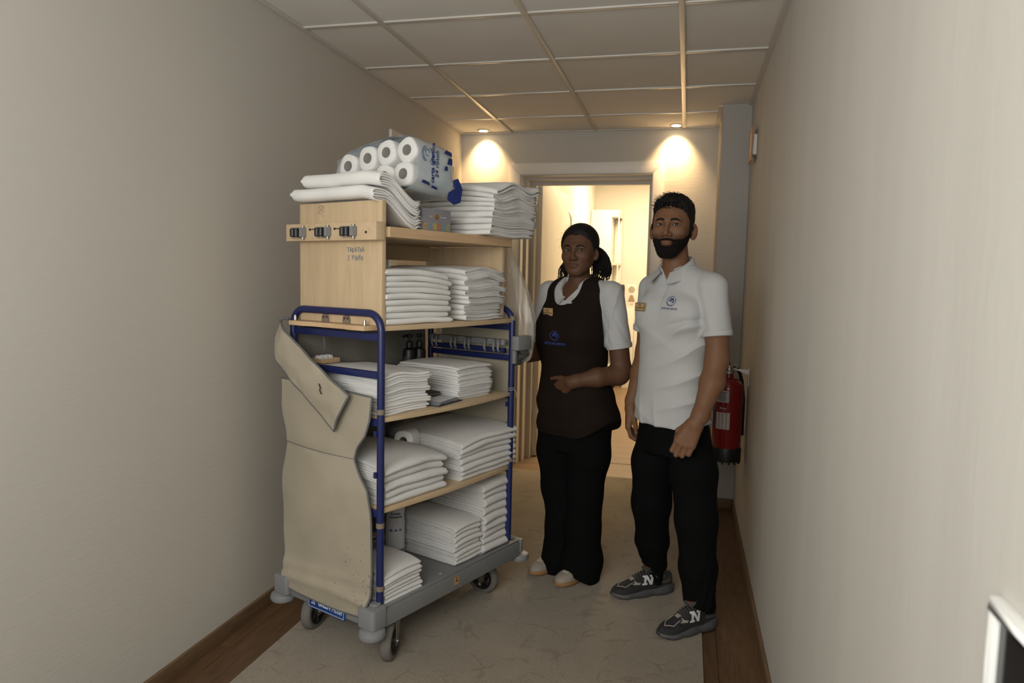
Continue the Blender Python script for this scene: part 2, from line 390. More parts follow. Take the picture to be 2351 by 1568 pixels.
# ------------------------------------------------------------------ door_1: end of the corridor, standing open
d1 = struct(empty('door_1', (0, YE, 0)))
C0X, C1X, CZ = -1.330, -0.196, 2.28
m = MB()
m.prism([(C0X, 0), (DX0, 0), (DX0, DZ), (C0X, CZ)], -0.018, 0.0); m.build('casing', M_WHITE, d1, bevel=0.002, smooth=40)
m = MB(); m.prism([(C0X + 0.001, CZ), (DX0 + 0.001, DZ), (DX1 - 0.001, DZ), (C1X - 0.001, CZ)], -0.018, 0.0); m.build('casing', M_WHITE, d1, bevel=0.002, smooth=40)
m = MB(); m.prism([(DX1, 0), (C1X, 0), (C1X, CZ), (DX1, DZ)], -0.018, 0.0); m.build('casing', M_WHITE, d1, bevel=0.002, smooth=40)
# stepped grey frame; the room's light on its reveals is painted in cream
M_LITREVEAL = mat('lit_reveal_cream', (0.80, 0.76, 0.68), 0.4, var=0.03, vscale=4)
for a, b, y0 in ((0.0, 0.012, -0.012), (0.012, 0.035, 0.09), (0.035, 0.072, 0.20)):
    a2, b2, az, bz = a * 0.45, b * 0.45, a * 0.72, b * 0.72
    bx('jamb', M_LITREVEAL, d1, DX0 + a, DX0 + b, y0, 0.25, 0, DZ - az, bevel=0.0015); bx('jamb_face', M_GREYJAMB, d1, DX0 + a, DX0 + b - 0.002, y0 - 0.004, y0, 0, DZ - az)
    bx('jamb', M_LITREVEAL, d1, DX1 - b2, DX1 - a2, y0, 0.25, 0, DZ - az, bevel=0.0015); bx('jamb_face', M_GREYJAMB, d1, DX1 - b2 + 0.001, DX1 - a2, y0 - 0.004, y0, 0, DZ - az)
    bx('head_jamb', M_LITREVEAL, d1, DX0 + b, DX1 - b2, y0, 0.25, DZ - bz, DZ - az, bevel=0.0015); bx('head_jamb_face', M_GREYJAMB, d1, DX0 + b, DX1 - b2, y0 - 0.004, y0, DZ - bz + 0.001, DZ - az)
# leaf swung into the room, seen edge-on at the left
hinge = Vector((-1.172, 0.262, 0)); ang = rad(85.5)
Ml = Matrix.Translation(hinge) @ Matrix.Rotation(ang, 4, 'Z')
leaf = MB().box(0, 0.86, -0.045, 0, 0.008, 2.172, Ml).build('door_leaf', M_DOORWOOD, d1, bevel=0.002, smooth=40)
MB().tube([Ml @ Vector(p) for p in ((0.80, -0.045, 1.02), (0.80, -0.095, 1.02), (0.79, -0.10, 1.02), (0.68, -0.10, 1.02))], 0.009, 10).build('door_handle', M_STEEL, leaf, smooth=40)
MB().lathe([(0.026, 0), (0.026, 0.008)], 20, Ml @ Matrix.Translation((0.80, -0.045, 1.02)) @ Matrix.Rotation(rad(90), 4, 'X')).build('handle_rose', M_STEEL, leaf, smooth=40)
for z in (0.25, 1.05, 1.85):
    MB().lathe([(0.008, z), (0.008, z + 0.09)], 10, Matrix.Translation((-1.180, 0.262, 0))).build('hinge', M_STEEL, d1, smooth=40)

# ------------------------------------------------------------------ door_2: closed side door in the left wall
d2 = struct(empty('door_2', (XL, 0, 0)))
m = MB().box(0, 0.016, 3.945, LD0, 0, 2.272); m.build('casing', M_WHITE, d2, bevel=0.002, smooth=40)
m = MB().box(0, 0.016, LD1, 5.055, 0, 2.272); m.build('casing', M_WHITE, d2, bevel=0.002, smooth=40)
m = MB().box(0, 0.016, LD0, LD1, LDZ, 2.272); m.build('casing', M_WHITE, d2, bevel=0.002, smooth=40)
bx('jamb', M_GREYJAMB, d2, -0.10, 0.004, LD0, LD0 + 0.03, 0, LDZ, 0.002); bx('jamb', M_GREYJAMB, d2, -0.10, 0.004, LD1 - 0.03, LD1, 0, LDZ, 0.002)
bx('head_jamb', M_GREYJAMB, d2, -0.10, 0.004, LD0 + 0.03, LD1 - 0.03, LDZ - 0.03, LDZ, 0.002)
lf2 = bx('door_leaf', M_DOORWOOD, d2, -0.07, -0.03, LD0 + 0.034, LD1 - 0.034, 0.01, LDZ - 0.034, 0.002)
MB().tube([(-0.03, 4.83, 1.03), (0.02, 4.83, 1.03), (0.025, 4.82, 1.03), (0.025, 4.71, 1.03)], 0.009, 10).build('door_handle', M_STEEL, lf2, smooth=40)

# ------------------------------------------------------------------ the lit room behind door_1
RX0, RX1, RY1 = -1.268, 0.85, 9.95
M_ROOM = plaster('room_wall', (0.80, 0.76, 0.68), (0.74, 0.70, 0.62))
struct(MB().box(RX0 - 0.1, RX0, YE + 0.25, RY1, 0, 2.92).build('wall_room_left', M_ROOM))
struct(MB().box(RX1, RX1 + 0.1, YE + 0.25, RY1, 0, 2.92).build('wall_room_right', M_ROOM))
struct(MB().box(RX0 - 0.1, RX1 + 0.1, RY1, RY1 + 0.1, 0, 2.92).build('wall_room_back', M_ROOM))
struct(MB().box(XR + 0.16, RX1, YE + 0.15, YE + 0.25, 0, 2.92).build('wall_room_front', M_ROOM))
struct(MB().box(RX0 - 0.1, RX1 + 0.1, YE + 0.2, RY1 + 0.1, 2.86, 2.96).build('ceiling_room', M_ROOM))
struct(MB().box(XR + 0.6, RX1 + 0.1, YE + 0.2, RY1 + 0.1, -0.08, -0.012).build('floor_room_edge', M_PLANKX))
M_CAB = mat('cabinet_white', (0.80, 0.77, 0.70), 0.35, var=0.02, vscale=3)
# tall white cabinet with an open niche on its side
c = empty('tall_cabinet', (-1.09, 9.45, 0)); tag(c, 'tall white cabinet with open side niches in the lit room', 'cabinet')
m = MB(); m.box(-0.17, 0.10, 0, 0.45, 0.06, 2.33); m.box(0.10, 0.20, 0.02, 0.45, 2.24, 2.33); m.box(0.10, 0.20, 0.42, 0.45, 0.06, 2.24); m.box(0.185, 0.20, 0, 0.02, 0.06, 2.33); m.box(0.10, 0.20, 0.02, 0.42, 0.06, 0.30)
m.build('cabinet_body', M_CAB, c, bevel=0.003, smooth=40)
bx('shelf', M_DOORWOOD, c, 0.10, 0.195, 0.03, 0.42, 1.62, 1.65); bx('shelf', M_DOORWOOD, c, 0.10, 0.195, 0.03, 0.42, 1.0, 1.03)
bx('plinth', M_BLACK, c, -0.16, 0.19, 0.03, 0.44, 0, 0.06)
c = empty('low_cabinet', (-0.74, 9.55, 0)); tag(c, 'low white cabinet under the notice in the lit room', 'cabinet')
bx('cabinet_body', M_CAB, c, -0.06, 0.07, 0, 0.38, 0.0, 1.05, 0.003); bx('cabinet_door', M_CAB, c, 0.072, 0.14, 0.03, 0.38, 0.16, 0.98, 0.003)
# notice standing on the low cabinet
n = empty('notice_stand', (-0.713, 9.60, 1.051)); tag(n, 'white upright notice card standing on the low cabinet', 'notice')
bx('card', M_WHITE, n, -0.062, 0.062, -0.006, 0.006, 0.0, 0.32, 0.002)
M_BRN = mat('brown_print', (0.34, 0.20, 0.08), 0.7, var=0.1); M_GRYP = mat('grey_print', (0.42, 0.36, 0.27), 0.7, var=0.1)
MB().lathe([(0.043, 0), (0.043, 0.003)], 24, Matrix.Translation((0, -0.006, 0.255)) @ Matrix.Rotation(rad(90), 4, 'X')).build('grey_disc_print', M_GRYP, n)
m = MB()
for i in range(5): m.box(-0.045 + 0.006 * i, 0.045 - 0.006 * i, -0.0085, -0.006, 0.095 + i * 0.018, 0.108 + i * 0.018)
m.build('brown_emblem_print', M_BRN, n)
m = MB(); m.box(-0.028, 0.028, -0.0085, -0.006, 0.065, 0.069); m.box(-0.02, 0.02, -0.0085, -0.006, 0.052, 0.055); m.build('print_lines', M_GRYP, n)
# black hand dryer-like holder on the cabinet's side
h = empty('black_holder', (-0.838, 9.47, 1.22)); tag(h, 'small black wall holder beside the tall cabinet', 'holder')
MB().lathe([(0.035, 0), (0.045, 0.02), (0.045, 0.12), (0.035, 0.15)], 16).build('cup', M_BLACK, h, smooth=40); bx('bracket', M_BLACK, h, -0.05, -0.03, -0.03, 0.03, 0.0, 0.17)
# bent metal hook rail seen past the door leaf
t = tag(MB().tube([(RX0 + 0.005, 7.35, 2.12), (RX0 + 0.04, 7.35, 2.13), (RX0 + 0.065, 7.35, 2.11), (RX0 + 0.08, 7.36, 2.04), (RX0 + 0.085, 7.37, 1.90), (RX0 + 0.085, 7.37, 1.5), (RX0 + 0.07, 7.37, 1.45), (RX0 + 0.005, 7.37, 1.44)], 0.011, 10).build('grab_rail', M_STEEL, smooth=40), 'bent steel rail on the wall behind the open door', 'rail')

# ------------------------------------------------------------------ recessed ceiling spots
M_LAMP = mat('lamp_glow', (1, 0.9, 0.7), 0.4, emit=(1.0, 0.80, 0.50), estr=22)
for x, lab in ((-1.513, 'round recessed ceiling spot above the toilet paper pack'), (-0.123, 'round recessed ceiling spot above the man')):
    s = empty('ceiling_spotlight', (x, 5.215, ZC)); tag(s, lab, 'spotlight', 'recessed ceiling spots by the end wall')
    m = MB(); m.lathe([(0.030, -0.004), (0.040, -0.006), (0.046, -0.003), (0.046, 0.0008)], 28); m.build('spot_rim', M_WHITE, s, smooth=40)
    MB().lathe([(0.027, -0.0055), (0.030, -0.0045)], 24).build('lamp_lens', M_LAMP, s)
    l = light('SPOT', 'spot_light', (0, 0, -0.012), 36, (1.0, 0.64, 0.30), (rad(26), 0, 0), spot_size=rad(92), spot_blend=1.0, shadow_soft_size=0.025)
    l.parent = s

# ------------------------------------------------------------------ wall-mounted things on the right wall
M_ORANGE = mat('orange_brown_sign', (0.42, 0.17, 0.08), 0.5, var=0.1)
s = empty('wall_sign', (XR, 4.30, 2.195)); tag(s, 'orange framed sign standing off the right wall, seen edge-on', 'sign')
m = MB()
for a in ((-0.09, -0.075, -0.09, 0.09), (0.075, 0.09, -0.09, 0.09), (-0.075, 0.075, -0.09, -0.075), (-0.075, 0.075, 0.075, 0.09)):
    m.box(-0.032, -0.026, a[0], a[1], a[2], a[3])
m.build('sign_frame', M_ORANGE, s); bx('sign_panel', mat('sign_clear', (0.36, 0.17, 0.09), 0.3, var=0.25, vscale=40), s, -0.031, -0.027, -0.075, 0.075, -0.075, 0.075)
bx('mount_box', M_WHITE, s, -0.026, 0.0, -0.055, 0.055, -0.055, 0.055, 0.002)
# card reader close to the camera
s = empty('card_reader', (XR, 0.765, 1.035)); tag(s, 'white framed wall card reader with black glass, lower right edge', 'card reader')
M_PLASTW = mat('white_plastic', (0.82, 0.82, 0.79), 0.3, var=0.02)
m = MB()
yo, zo, wf = 0.075, 0.075, 0.014
m.box(-0.013, 0.0, -yo, yo, -zo, -zo + wf); m.box(-0.013, 0.0, -yo, yo, zo - wf, zo); m.box(-0.013, 0.0, -yo, -yo + wf, -zo + wf, zo - wf); m.box(-0.013, 0.0, yo - wf, yo, -zo + wf, zo - wf)
m.build('reader_frame', M_PLASTW, s, bevel=0.003, smooth=40)
bx('reader_glass', mat('black_glass', (0.008, 0.008, 0.01), 0.12, var=0.1), s, -0.006, 0.0, -yo + wf, yo - wf, -zo + wf, zo - wf)
MB().lathe([(0.012, 0), (0.012, 0.001)], 20, Matrix.Translation((-0.006, 0.0, -0.02)) @ Matrix.Rotation(rad(-90), 4, 'Y')).build('reader_icon', mat('grey_icon', (0.12, 0.12, 0.12), 0.4, var=0.1), s)

# ------------------------------------------------------------------ the housekeeping cart (local x = long axis away, y = across to the left, z up)
TH = rad(21.5)
CO = Vector((-1.038, 2.335, 0)); CRZ = rad(90) - TH
cart = empty('housekeeping_cart', CO, CRZ)
tag(cart, 'blue tube housekeeping cart with wooden shelves, beige canvas cover and grey base', 'cart')
CM = Matrix.Translation(CO) @ Matrix.Rotation(CRZ, 4, 'Z')
M_BLUE = mat('blue_enamel', (0.012, 0.019, 0.095), 0.35, var=0.12, vscale=14, spec=0.5)
M_GREYP = mat('grey_plastic', (0.215, 0.22, 0.222), 0.5, var=0.12, vscale=6, bump=0.1, bscale=300, bdist=0.0006)
M_TYRE = mat('grey_rubber', (0.175, 0.165, 0.148), 0.75, var=0.15, vscale=20)
M_CAST = mat('caster_steel', (0.40, 0.37, 0.33), 0.42, 0.85, var=0.25, vscale=25)
M_BEECH = wood('maple_board', (0.60, 0.455, 0.295), (0.52, 0.385, 0.235), (0.9, 8, 8), 0.42, 5.0, 0.02)
M_BEECHV = wood('maple_board_upright', (0.60, 0.455, 0.295), (0.52, 0.385, 0.235), (8, 8, 0.8), 0.42, 5.0, 0.02)
M_EDGE = wood('board_edge', (0.62, 0.43, 0.26), (0.55, 0.37, 0.21), (1, 6, 20), 0.5, 5.0, 0.02)
M_CANVAS = mat('beige_canvas', (0.375, 0.33, 0.25), 0.72, var=0.13, vscale=5, bump=0.12, bscale=500, bdist=0.0008, sheen=0.1)
M_CANVASIN = mat('grey_lining', (0.20, 0.19, 0.165), 0.8, var=0.1, vscale=8)
M_PIPE = mat('grey_piping', (0.125, 0.13, 0.135), 0.7, var=0.15, vscale=40)
M_TAPE = mat('brown_strap', (0.21, 0.165, 0.12), 0.6, var=0.15, vscale=30)
M_GREYC = mat('light_grey_plastic', (0.225, 0.232, 0.24), 0.45, var=0.08, vscale=10)
M_PEN = mat('blue_marker', (0.03, 0.13, 0.24), 0.6, var=0.15, vscale=60)

def rounded_rect(x0, x1, y0, y1, r, n=6):
    P = []
    for cx, cy, a0 in ((x1 - r, y0 + r, -90), (x1 - r, y1 - r, 0), (x0 + r, y1 - r, 90), (x0 + r, y0 + r, 180)):
        for k in range(n + 1):
            a = rad(a0 + 90 * k / n); P.append((cx + r * math.cos(a), cy + r * math.sin(a)))
    return P
def slab(poly, z0, z1):
    n = len(poly); V = [(x, y, z0) for x, y in poly] + [(x, y, z1) for x, y in poly]
    return V, [tuple(range(n - 1, -1, -1)), tuple(range(n, 2 * n))] + [(i, (i + 1) % n, (i + 1) % n + n, i + n) for i in range(n)]
# base platform: tray with a skirt
m = MB(); m.add(*slab(rounded_rect(-0.045, 0.872, -0.033, 0.515, 0.03), 0.165, 0.232))
deck = m.build('base_platform', M_GREYP, cart, bevel=0.004, smooth=40)
m = MB()
for (x0, x1, y0, y1) in ((-0.02, 0.85, -0.029, -0.017), (-0.02, 0.85, 0.50, 0.511), (-0.04, -0.028, 0.0, 0.49), (0.856, 0.868, 0.0, 0.49)): m.box(x0, x1, y0, y1, 0.2322, 0.243)
m.build('platform_rim', M_GREYP, deck, bevel=0.003, smooth=40)
for u in (0.12, 0.36, 0.62): MB().lathe([(0.012, 0.2325), (0.010, 0.238)], 14, Matrix.Translation((u, 0.02, 0))).build('platform_stud', M_GREYP, deck, smooth=40)
for u, v in ((-0.033, 0.004), (-0.033, 0.483), (0.862, 0.004), (0.862, 0.483)):
    su = -1 if u < 0.4 else 1
    z0_, z1_ = (0.172, 0.246) if su < 0 else (0.176, 0.2395)
    hu_, hv_ = (0.038, 0.042) if su < 0 else (0.016, 0.040)
    b = MB().add(*slab(rounded_rect(u - hu_, u + hu_, v - hv_, v + hv_, 0.014), z0_, z1_)).build('corner_block', M_GREYC if su < 0 else M_GREYP, cart, bevel=0.006, smooth=40)
    if su < 0: MB().add(*slab(rounded_rect(u - 0.02 - su * 0.012, u + 0.02 - su * 0.012, v - 0.022, v + 0.022, 0.018), 0.2462, 0.254)).build('post_socket', M_GREYC, b, bevel=0.002, smooth=40)
    MB().lathe([(0.030, 0.136), (0.046, 0.140), (0.050, 0.151), (0.046, 0.164), (0.030, 0.1715)], 28, Matrix.Translation((u - su * -0.012, v + (-0.012 if v < 0.2 else 0.012), 0))).build('bumper_disc', M_GREYC, b, smooth=40)
# casters
def caster(u, v, ax, ay, name='caster'):
    """ax, ay: world direction of the axle"""
    c = empty(name, (u, v, 0)); c.parent = cart
    la = math.atan2(ay, ax) - CRZ
    R_ = Matrix.Rotation(la, 4, 'Z')                       # local x = axle
    A = R_ @ Matrix.Translation((0, 0, 0.075)) @ Matrix.Rotation(rad(90), 4, 'Y')
    w = MB().lathe([(0.052, -0.019), (0.064, -0.021), (0.071, -0.017), (0.0748, -0.009), (0.075, 0), (0.0748, 0.009), (0.071, 0.017), (0.064, 0.021), (0.052, 0.019), (0.052, -0.019)], 36, A, cap=False).build('wheel_tyre', M_TYRE, c, smooth=50)
    m = MB(); m.lathe([(0.040, -0.016), (0.0525, -0.0205), (0.0525, 0.0205), (0.040, 0.016), (0.040, -0.016)], 30, A, cap=False)
    m.build('wheel_rim', M_BLACK, c, smooth=40)
    m = MB(); m.lathe([(0.016, -0.0225), (0.016, 0.0225)], 16, A)
    for k in range(6):
        a = rad(60 * k); m.box(0.012, 0.046, -0.004, 0.004, -0.018, 0.018, A @ Matrix.Rotation(a, 4, 'Z'))
    m.build('wheel_hub', mat('dark_hub', (0.035, 0.033, 0.03), 0.5, var=0.2), c, smooth=40)
    m = MB()
    for sx in (-1, 1):
        for (p, q) in (((-0.020, 0.070), (0.012, 0.155)),):
            m.add([R_ @ Vector((sx * 0.026 + d, y, z)) for d in (-0.0015, 0.0015) for y, z in ((-0.014, 0.060), (0.014, 0.060), (0.040, 0.150), (-0.012, 0.150))],
                  [(0, 1, 2, 3), (7, 6, 5, 4), (0, 4, 5, 1), (1, 5, 6, 2), (2, 6, 7, 3), (3, 7, 4, 0)])
    m.box(-0.0275, 0.0275, -0.012, 0.040, 0.149, 0.153, R_)
    m.build('fork', M_CAST, c)
    MB().lathe([(0.030, 0.153), (0.032, 0.157), (0.030, 0.164)], 20, R_ @ Matrix.Translation((0, 0.014, 0))).build('swivel_ring', M_CAST, c, smooth=40)
    MB().lathe([(0.007, -0.031), (0.007, 0.031)], 8, A).build('axle_bolt', M_STEEL, c)
caster(0.067, 0.012, 0.99, 0.105)
caster(0.0525, 0.426, 1.0, -0.05)
caster(0.735, 0.086, -0.28, -0.96)
caster(0.735, 0.42, 0.9, 0.4)

# tube hoops at both ends
def hoop(u, name):
    P = [(u, 0.0, 0.246)]; r = 0.062; zt = 1.297; v1 = 0.478
    P += [(u, 0.0, 0.6), (u, 0.0, 1.0), (u, 0.0, zt - r)]
    for k in range(1, 9): a = rad(90 * k / 8); P.append((u, r - r * math.cos(a), zt - r + r * math.sin(a)))
    P += [(u, 0.16, zt), (u, 0.32, zt)]
    for k in range(0, 9): a = rad(90 * k / 8); P.append((u, v1 - r + r * math.sin(a), zt - r + r * math.cos(a)))
    P += [(u, v1, 0.9), (u, v1, 0.5), (u, v1, 0.246)]
    return MB().tube(P, 0.0138, 14).build(name, M_BLUE, cart, smooth=50)
hoop(0.0, 'front_hoop'); hoop(0.80, 'rear_hoop')
for u in (0.0, 0.80):
    for z in (0.575, 0.908, 1.078, 1.214):
        if u == 0.0 and z == 1.078: bx('cross_bar', M_BLUE, cart, -0.010, 0.010, 0.010, 0.470, z - 0.0125, z + 0.0125, 0.003)
        else: bx('cross_bar', M_BLUE, cart, u - 0.008, u + 0.008, 0.010, 0.470, z - 0.0125, z + 0.0125, 0.003)
    for v, sg in ((0.0, 1), (0.478, -1)):
        for z in (0.72, 0.87):
            bx('cover_hook', M_BLUE, cart, u - 0.022, u - 0.011, v - 0.005 + sg * 0.006, v + 0.008 + sg * 0.006, z - 0.008, z + 0.012, 0.001)
for z, u in ((0.949, 0.0), (0.536, 0.0), (0.302, 0.0), (1.255, 0.80), (0.62, 0.80)):
    MB().lathe([(0.0132, -0.010), (0.0150, -0.009), (0.0150, 0.009), (0.0132, 0.010)], 16, Matrix.Translation((u, 0, z))).build('strap_band', M_TAPE, cart, smooth=40)
# long rail under the shelf A at the back
for v in (0.478,):
    for z in (1.214, 0.575, 0.908): bx('long_bar', M_BLUE, cart, 0.012, 0.79, v - 0.008, v + 0.008, z - 0.0125, z + 0.0125, 0.003)
# shelves with a bowed front edge
def shelf_board(z, bow, u0=0.014, u1=0.787, name='shelf', notch=True):
    n = 14; P = []
    for k in range(n + 1):
        t = k / n; P.append((u0 + (u1 - u0) * t, -0.004 - bow * math.sin(PI * t)))
    P += [(u1, 0.466), (u0, 0.466)]
    o = MB().add(*slab(P, z - 0.018, z)).build(name, M_BEECH, cart, bevel=0.003, smooth=40)
    return o
ZA, ZB, ZCs, ZD = 1.254, 0.927, 0.595, 0.2325
shelf_board(ZA, 0.028); shelf_board(ZB, 0.028); shelf_board(ZCs, 0.020)
# front tongue of shelf A reaching through the hoop
P = [(-0.045, 0.04), (0.016, 0.035), (0.016, 0.455), (-0.045, 0.45), (-0.05, 0.36), (-0.038, 0.33), (-0.038, 0.15), (-0.05, 0.12)]
MB().add(*slab(P, ZA - 0.0175, ZA - 0.0005)).build('shelf_tongue', M_EDGE, cart, bevel=0.002, smooth=40)
for v in (0.06, 0.44): MB().lathe([(0.006, ZA), (0.006, ZA + 0.012), (0.004, ZA + 0.020)], 10, Matrix.Translation((-0.022, v, 0))).build('bolt', M_STEEL, cart, smooth=40)
# wooden upper box
pan = MB().box(0.008, 0.027, 0.006, 0.447, ZA, 1.694).build('end_panel', M_BEECHV, cart, bevel=0.001, smooth=40)
pan2 = MB().box(0.742, 0.760, 0.02, 0.462, ZA, 1.563).build('end_panel', M_BEECHV, cart, bevel=0.001, smooth=40)
tb = MB().box(0.0275, 0.765, -0.012, 0.452, 1.566, 1.602).build('top_board', M_BEECH, cart, bevel=0.001, smooth=40)
bx('edge_band', M_EDGE, tb, 0.0275, 0.765, -0.0135, -0.0122, 1.566, 1.602)
bx('back_strip', M_BEECH, cart, 0.0275, 0.742, 0.44, 0.458, 1.50, 1.5655, 0.001)
# clip rail on the front panel
rail = MB().box(-0.034, 0.0075, -0.008, 0.476, 1.553, 1.616).build('clip_rail', M_BEECH, cart, bevel=0.002, smooth=40)
for v in (0.392, 0.254, 0.120):
    k = empty('tool_clip', (-0.035, v, 1.583)); k.parent = cart; k.scale = (0.70, 0.66, 0.70)
    m = MB()
    for s_ in (0.004, 0.036): m.lathe([(0.012, -0.022), (0.0155, -0.018), (0.0155, 0.018), (0.012, 0.022)], 14, Matrix.Translation((-0.022, s_, 0)))
    m.build('rubber_roller', M_BLACK, k, smooth=40)
    m = MB(); m.box(-0.020, -0.001, -0.052, -0.014, -0.022, 0.026); m.box(-0.030, -0.020, -0.050, -0.042, -0.020, 0.024); m.build('clip_bracket', M_GREYC, k, bevel=0.002, smooth=40)
    for z_ in (0.0225, -0.0255): bx('clip_plate', M_CAST, k, -0.024, -0.001, -0.014, 0.050, z_, z_ + 0.003)
    m = MB()
    for s_ in (0.004, 0.036): m.lathe([(0.005, -0.028), (0.005, 0.028)], 8, Matrix.Translation((-0.022, s_, 0)))
    m.lathe([(0.009, -0.036), (0.009, 0.036)], 10, Matrix.Translation((-0.008, -0.033, 0)))
    m.build('clip_screw', M_CAST, k, smooth=40)
M_HOLE = mat('screw_mark', (0.05, 0.028, 0.018), 0.8, var=0.2)
m = MB(); m.lathe([(0.005, 0), (0.005, 0.001)], 12, Matrix.Translation((-0.034, 0.042, 1.580)) @ Matrix.Rotation(rad(-90), 4, 'Y'))
for v0, v1 in ((0.302, 0.338), (0.164, 0.202)):
    m.box(-0.0352, -0.034, v0, v1, 1.593, 1.5965); m.lathe([(0.005, 0), (0.005, 0.0012)], 10, Matrix.Translation((-0.034, v0, 1.5945)) @ Matrix.Rotation(rad(-90), 4, 'Y')); m.lathe([(0.005, 0), (0.005, 0.0012)], 10, Matrix.Translation((-0.034, v1, 1.5945)) @ Matrix.Rotation(rad(-90), 4, 'Y'))
m.build('screw_mark', M_HOLE, rail)
# the two half-round hinges at the panel's foot
for v in (0.30, 0.185):
    hg = MB(); P = [(-0.020, 0)] + [(-0.020 * math.cos(rad(a)), 0.012 + 0.020 * math.sin(rad(a))) for a in range(0, 181, 20)] + [(0.020, 0)]
    hg.add([(0.0078, v - x, ZA + z) for x, z in P] + [(0.0045, v - x, ZA + z) for x, z in P], [tuple(range(len(P) - 1, -1, -1)), tuple(range(len(P), 2 * len(P)))] + [(i, (i + 1) % len(P), (i + 1) % len(P) + len(P), i + len(P)) for i in range(len(P))])
    h = hg.build('angle_bracket', M_TAPE, cart)
    m = MB()
    for dv in (-0.009, 0.009): m.lathe([(0.0042, 0), (0.0042, 0.0016)], 10, Matrix.Translation((0.0045, v + dv, ZA + 0.018)) @ Matrix.Rotation(rad(-90), 4, 'Y'))
    m.build('screw_hole', M_HOLE, h)
# handwriting in blue marker and a scribbled emblem on the panel
FW = lambda v, z, u=0.0072: frame((u, v, z), (0, -1, 0), (0, 0, 1))
def strokes(name, polys, M_, r, mt, parent):
    m = MB()
    for P in polys: m.tube([M_ @ Vector((x, y, 0)) for x, y in P], r, 5)
    return m.build(name, mt, parent)
GL = {'T': [[(0, 1), (.7, 1)], [(.35, 1), (.35, 0)]], 'A': [[(0, 0), (.3, 1), (.62, 0)], [(.12, .35), (.55, .38)]], 'B': [[(.05, 0), (.05, 1), (.45, .85), (.1, .55), (.55, .3), (.05, 0)]],
      'H': [[(.05, 0), (.05, 1)], [(.55, 0), (.55, 1)], [(.05, .5), (.55, .5)]], '2': [[(.05, .8), (.3, 1), (.5, .75), (.05, .05), (.6, .05)]], "'": [[(.1, .95), (.2, .95)]],
      'P': [[(.05, 0), (.05, 1), (.5, .85), (.45, .55), (.05, .5)]], 'I': [[(.2, 0), (.2, 1)]], 'N': [[(.05, 0), (.05, 1), (.55, 0), (.55, 1)]], 'O': [[(.3, 0), (.05, .35), (.15, .8), (.4, .8), (.6, .45), (.3, 0)]], ' ': []}
def handwriting(txt, v, z, h, adv):
    polys = []; x = 0.0
    for i, ch in enumerate(txt):
        dy = 0.1 * math.sin(i * 2.3)
        for st in GL[ch]: polys.append([((x + a * 0.9) * h, (b + dy) * h) for a, b in st])
        x += adv.get(ch, 0.78)
    return polys
strokes('marker_writing', handwriting('TABATHA', 0, 0, 0.0165, {'T': .80}), FW(0.182, 1.513), 0.0009, M_PEN, pan)
strokes('marker_writing', handwriting("2' PIANO", 0, 0, 0.0170, {"'": .35, ' ': .25, 'I': .45}), FW(0.180, 1.484), 0.0009, M_PEN, pan)
circ = lambda cx, cy, r, a0=0, a1=360, n=14: [(cx + r * math.cos(rad(a0 + (a1 - a0) * k / n)), cy + r * math.sin(rad(a0 + (a1 - a0) * k / n))) for k in range(n + 1)]
M_PENCIL = mat('pencil_grey', (0.30, 0.23, 0.155), 0.7, var=0.1, vscale=80)
strokes('pencil_scribble', [circ(0, 0, 0.014), circ(0.001, 0, 0.006), [(-0.015, -0.012), (0.012, 0.016)], [(0.004, -0.018), (0.01, -0.024), (0.015, -0.018)], circ(0.0, 0.001, 0.017, 20, 160)], FW(0.325, 1.668), 0.0006, M_PENCIL, pan)

# canvas cover over the front, hanging from the hooks
def lerp_tab(tab, z):
    return float(np.interp(z, [t[0] for t in tab], [t[1] for t in tab]))
vl = [(0.16, 0.476), (0.30, 0.492), (0.42, 0.514), (0.60, 0.527), (0.66, 0.522), (0.70, 0.508), (0.76, 0.497), (0.82, 0.502), (0.88, 0.520), (0.92, 0.526), (1.03, 0.526)]
vr = [(0.16, 0.022), (0.26, 0.012), (0.45, 0.022), (0.58, 0.028), (0.66, 0.042), (0.71, 0.080), (0.765, 0.108), (0.81, 0.092), (0.86, 0.050), (0.92, 0.026), (1.0, 0.018), (1.03, 0.016)]
rows = []; NZ, NV = 64, 26
for i in range(NZ + 1):
    t = i / NZ; row = []
    for k in range(NV + 1):
        s_ = k / NV
        ztop = 1.022 - 0.016 * (1 - s_) * 1.2 + 0.004 * math.sin(PI * s_); zb = 0.196 + 0.010 * s_ - 0.010 * math.sin(PI * s_)
        if s_ < 0.08: zb += 0.012 * (1 - s_ / 0.08) ** 2
        z = zb + (ztop - zb) * t
        v = lerp_tab(vr, z) * (1 - s_) + lerp_tab(vl, z) * s_
        fold = 0.010 * math.exp(-((z - 0.245 - 0.02 * math.sin(6 * v)) / 0.014) ** 2) + 0.007 * math.exp(-((z - 0.305 + 0.06 * (v - 0.3)) / 0.018) ** 2) * (0.4 + s_)
        u = -0.026 - 0.016 * math.sin(PI * s_) * (1 - abs(2 * t - 1) ** 3) - fold + 0.004 * math.sin(9 * v + 4 * z) - (0.028 if z < 0.25 else 0.028 * math.exp(-(z - 0.25) / 0.05)) + 0.0025 * vnoise(v * 30, z * 22, 0, 3)
        u -= 0.006 * math.exp(-((z - 0.772) / 0.004) ** 2) * -1      # sewn seam pressed in
        row.append((u, v, z))
    rows.append(row)
m = MB(); m.grid(rows); back = [[(p[0] + 0.0045, p[1], p[2]) for p in r] for r in rows]; m.grid(back, flip=True)
M_COVER = mat('stained_canvas', (0.375, 0.33, 0.25), 0.72, var=0.13, vscale=5, bump=0.12, bscale=500, bdist=0.0008, sheen=0.1)
nt = M_COVER.node_tree; tcn = nt.nodes.new('ShaderNodeTexCoord')
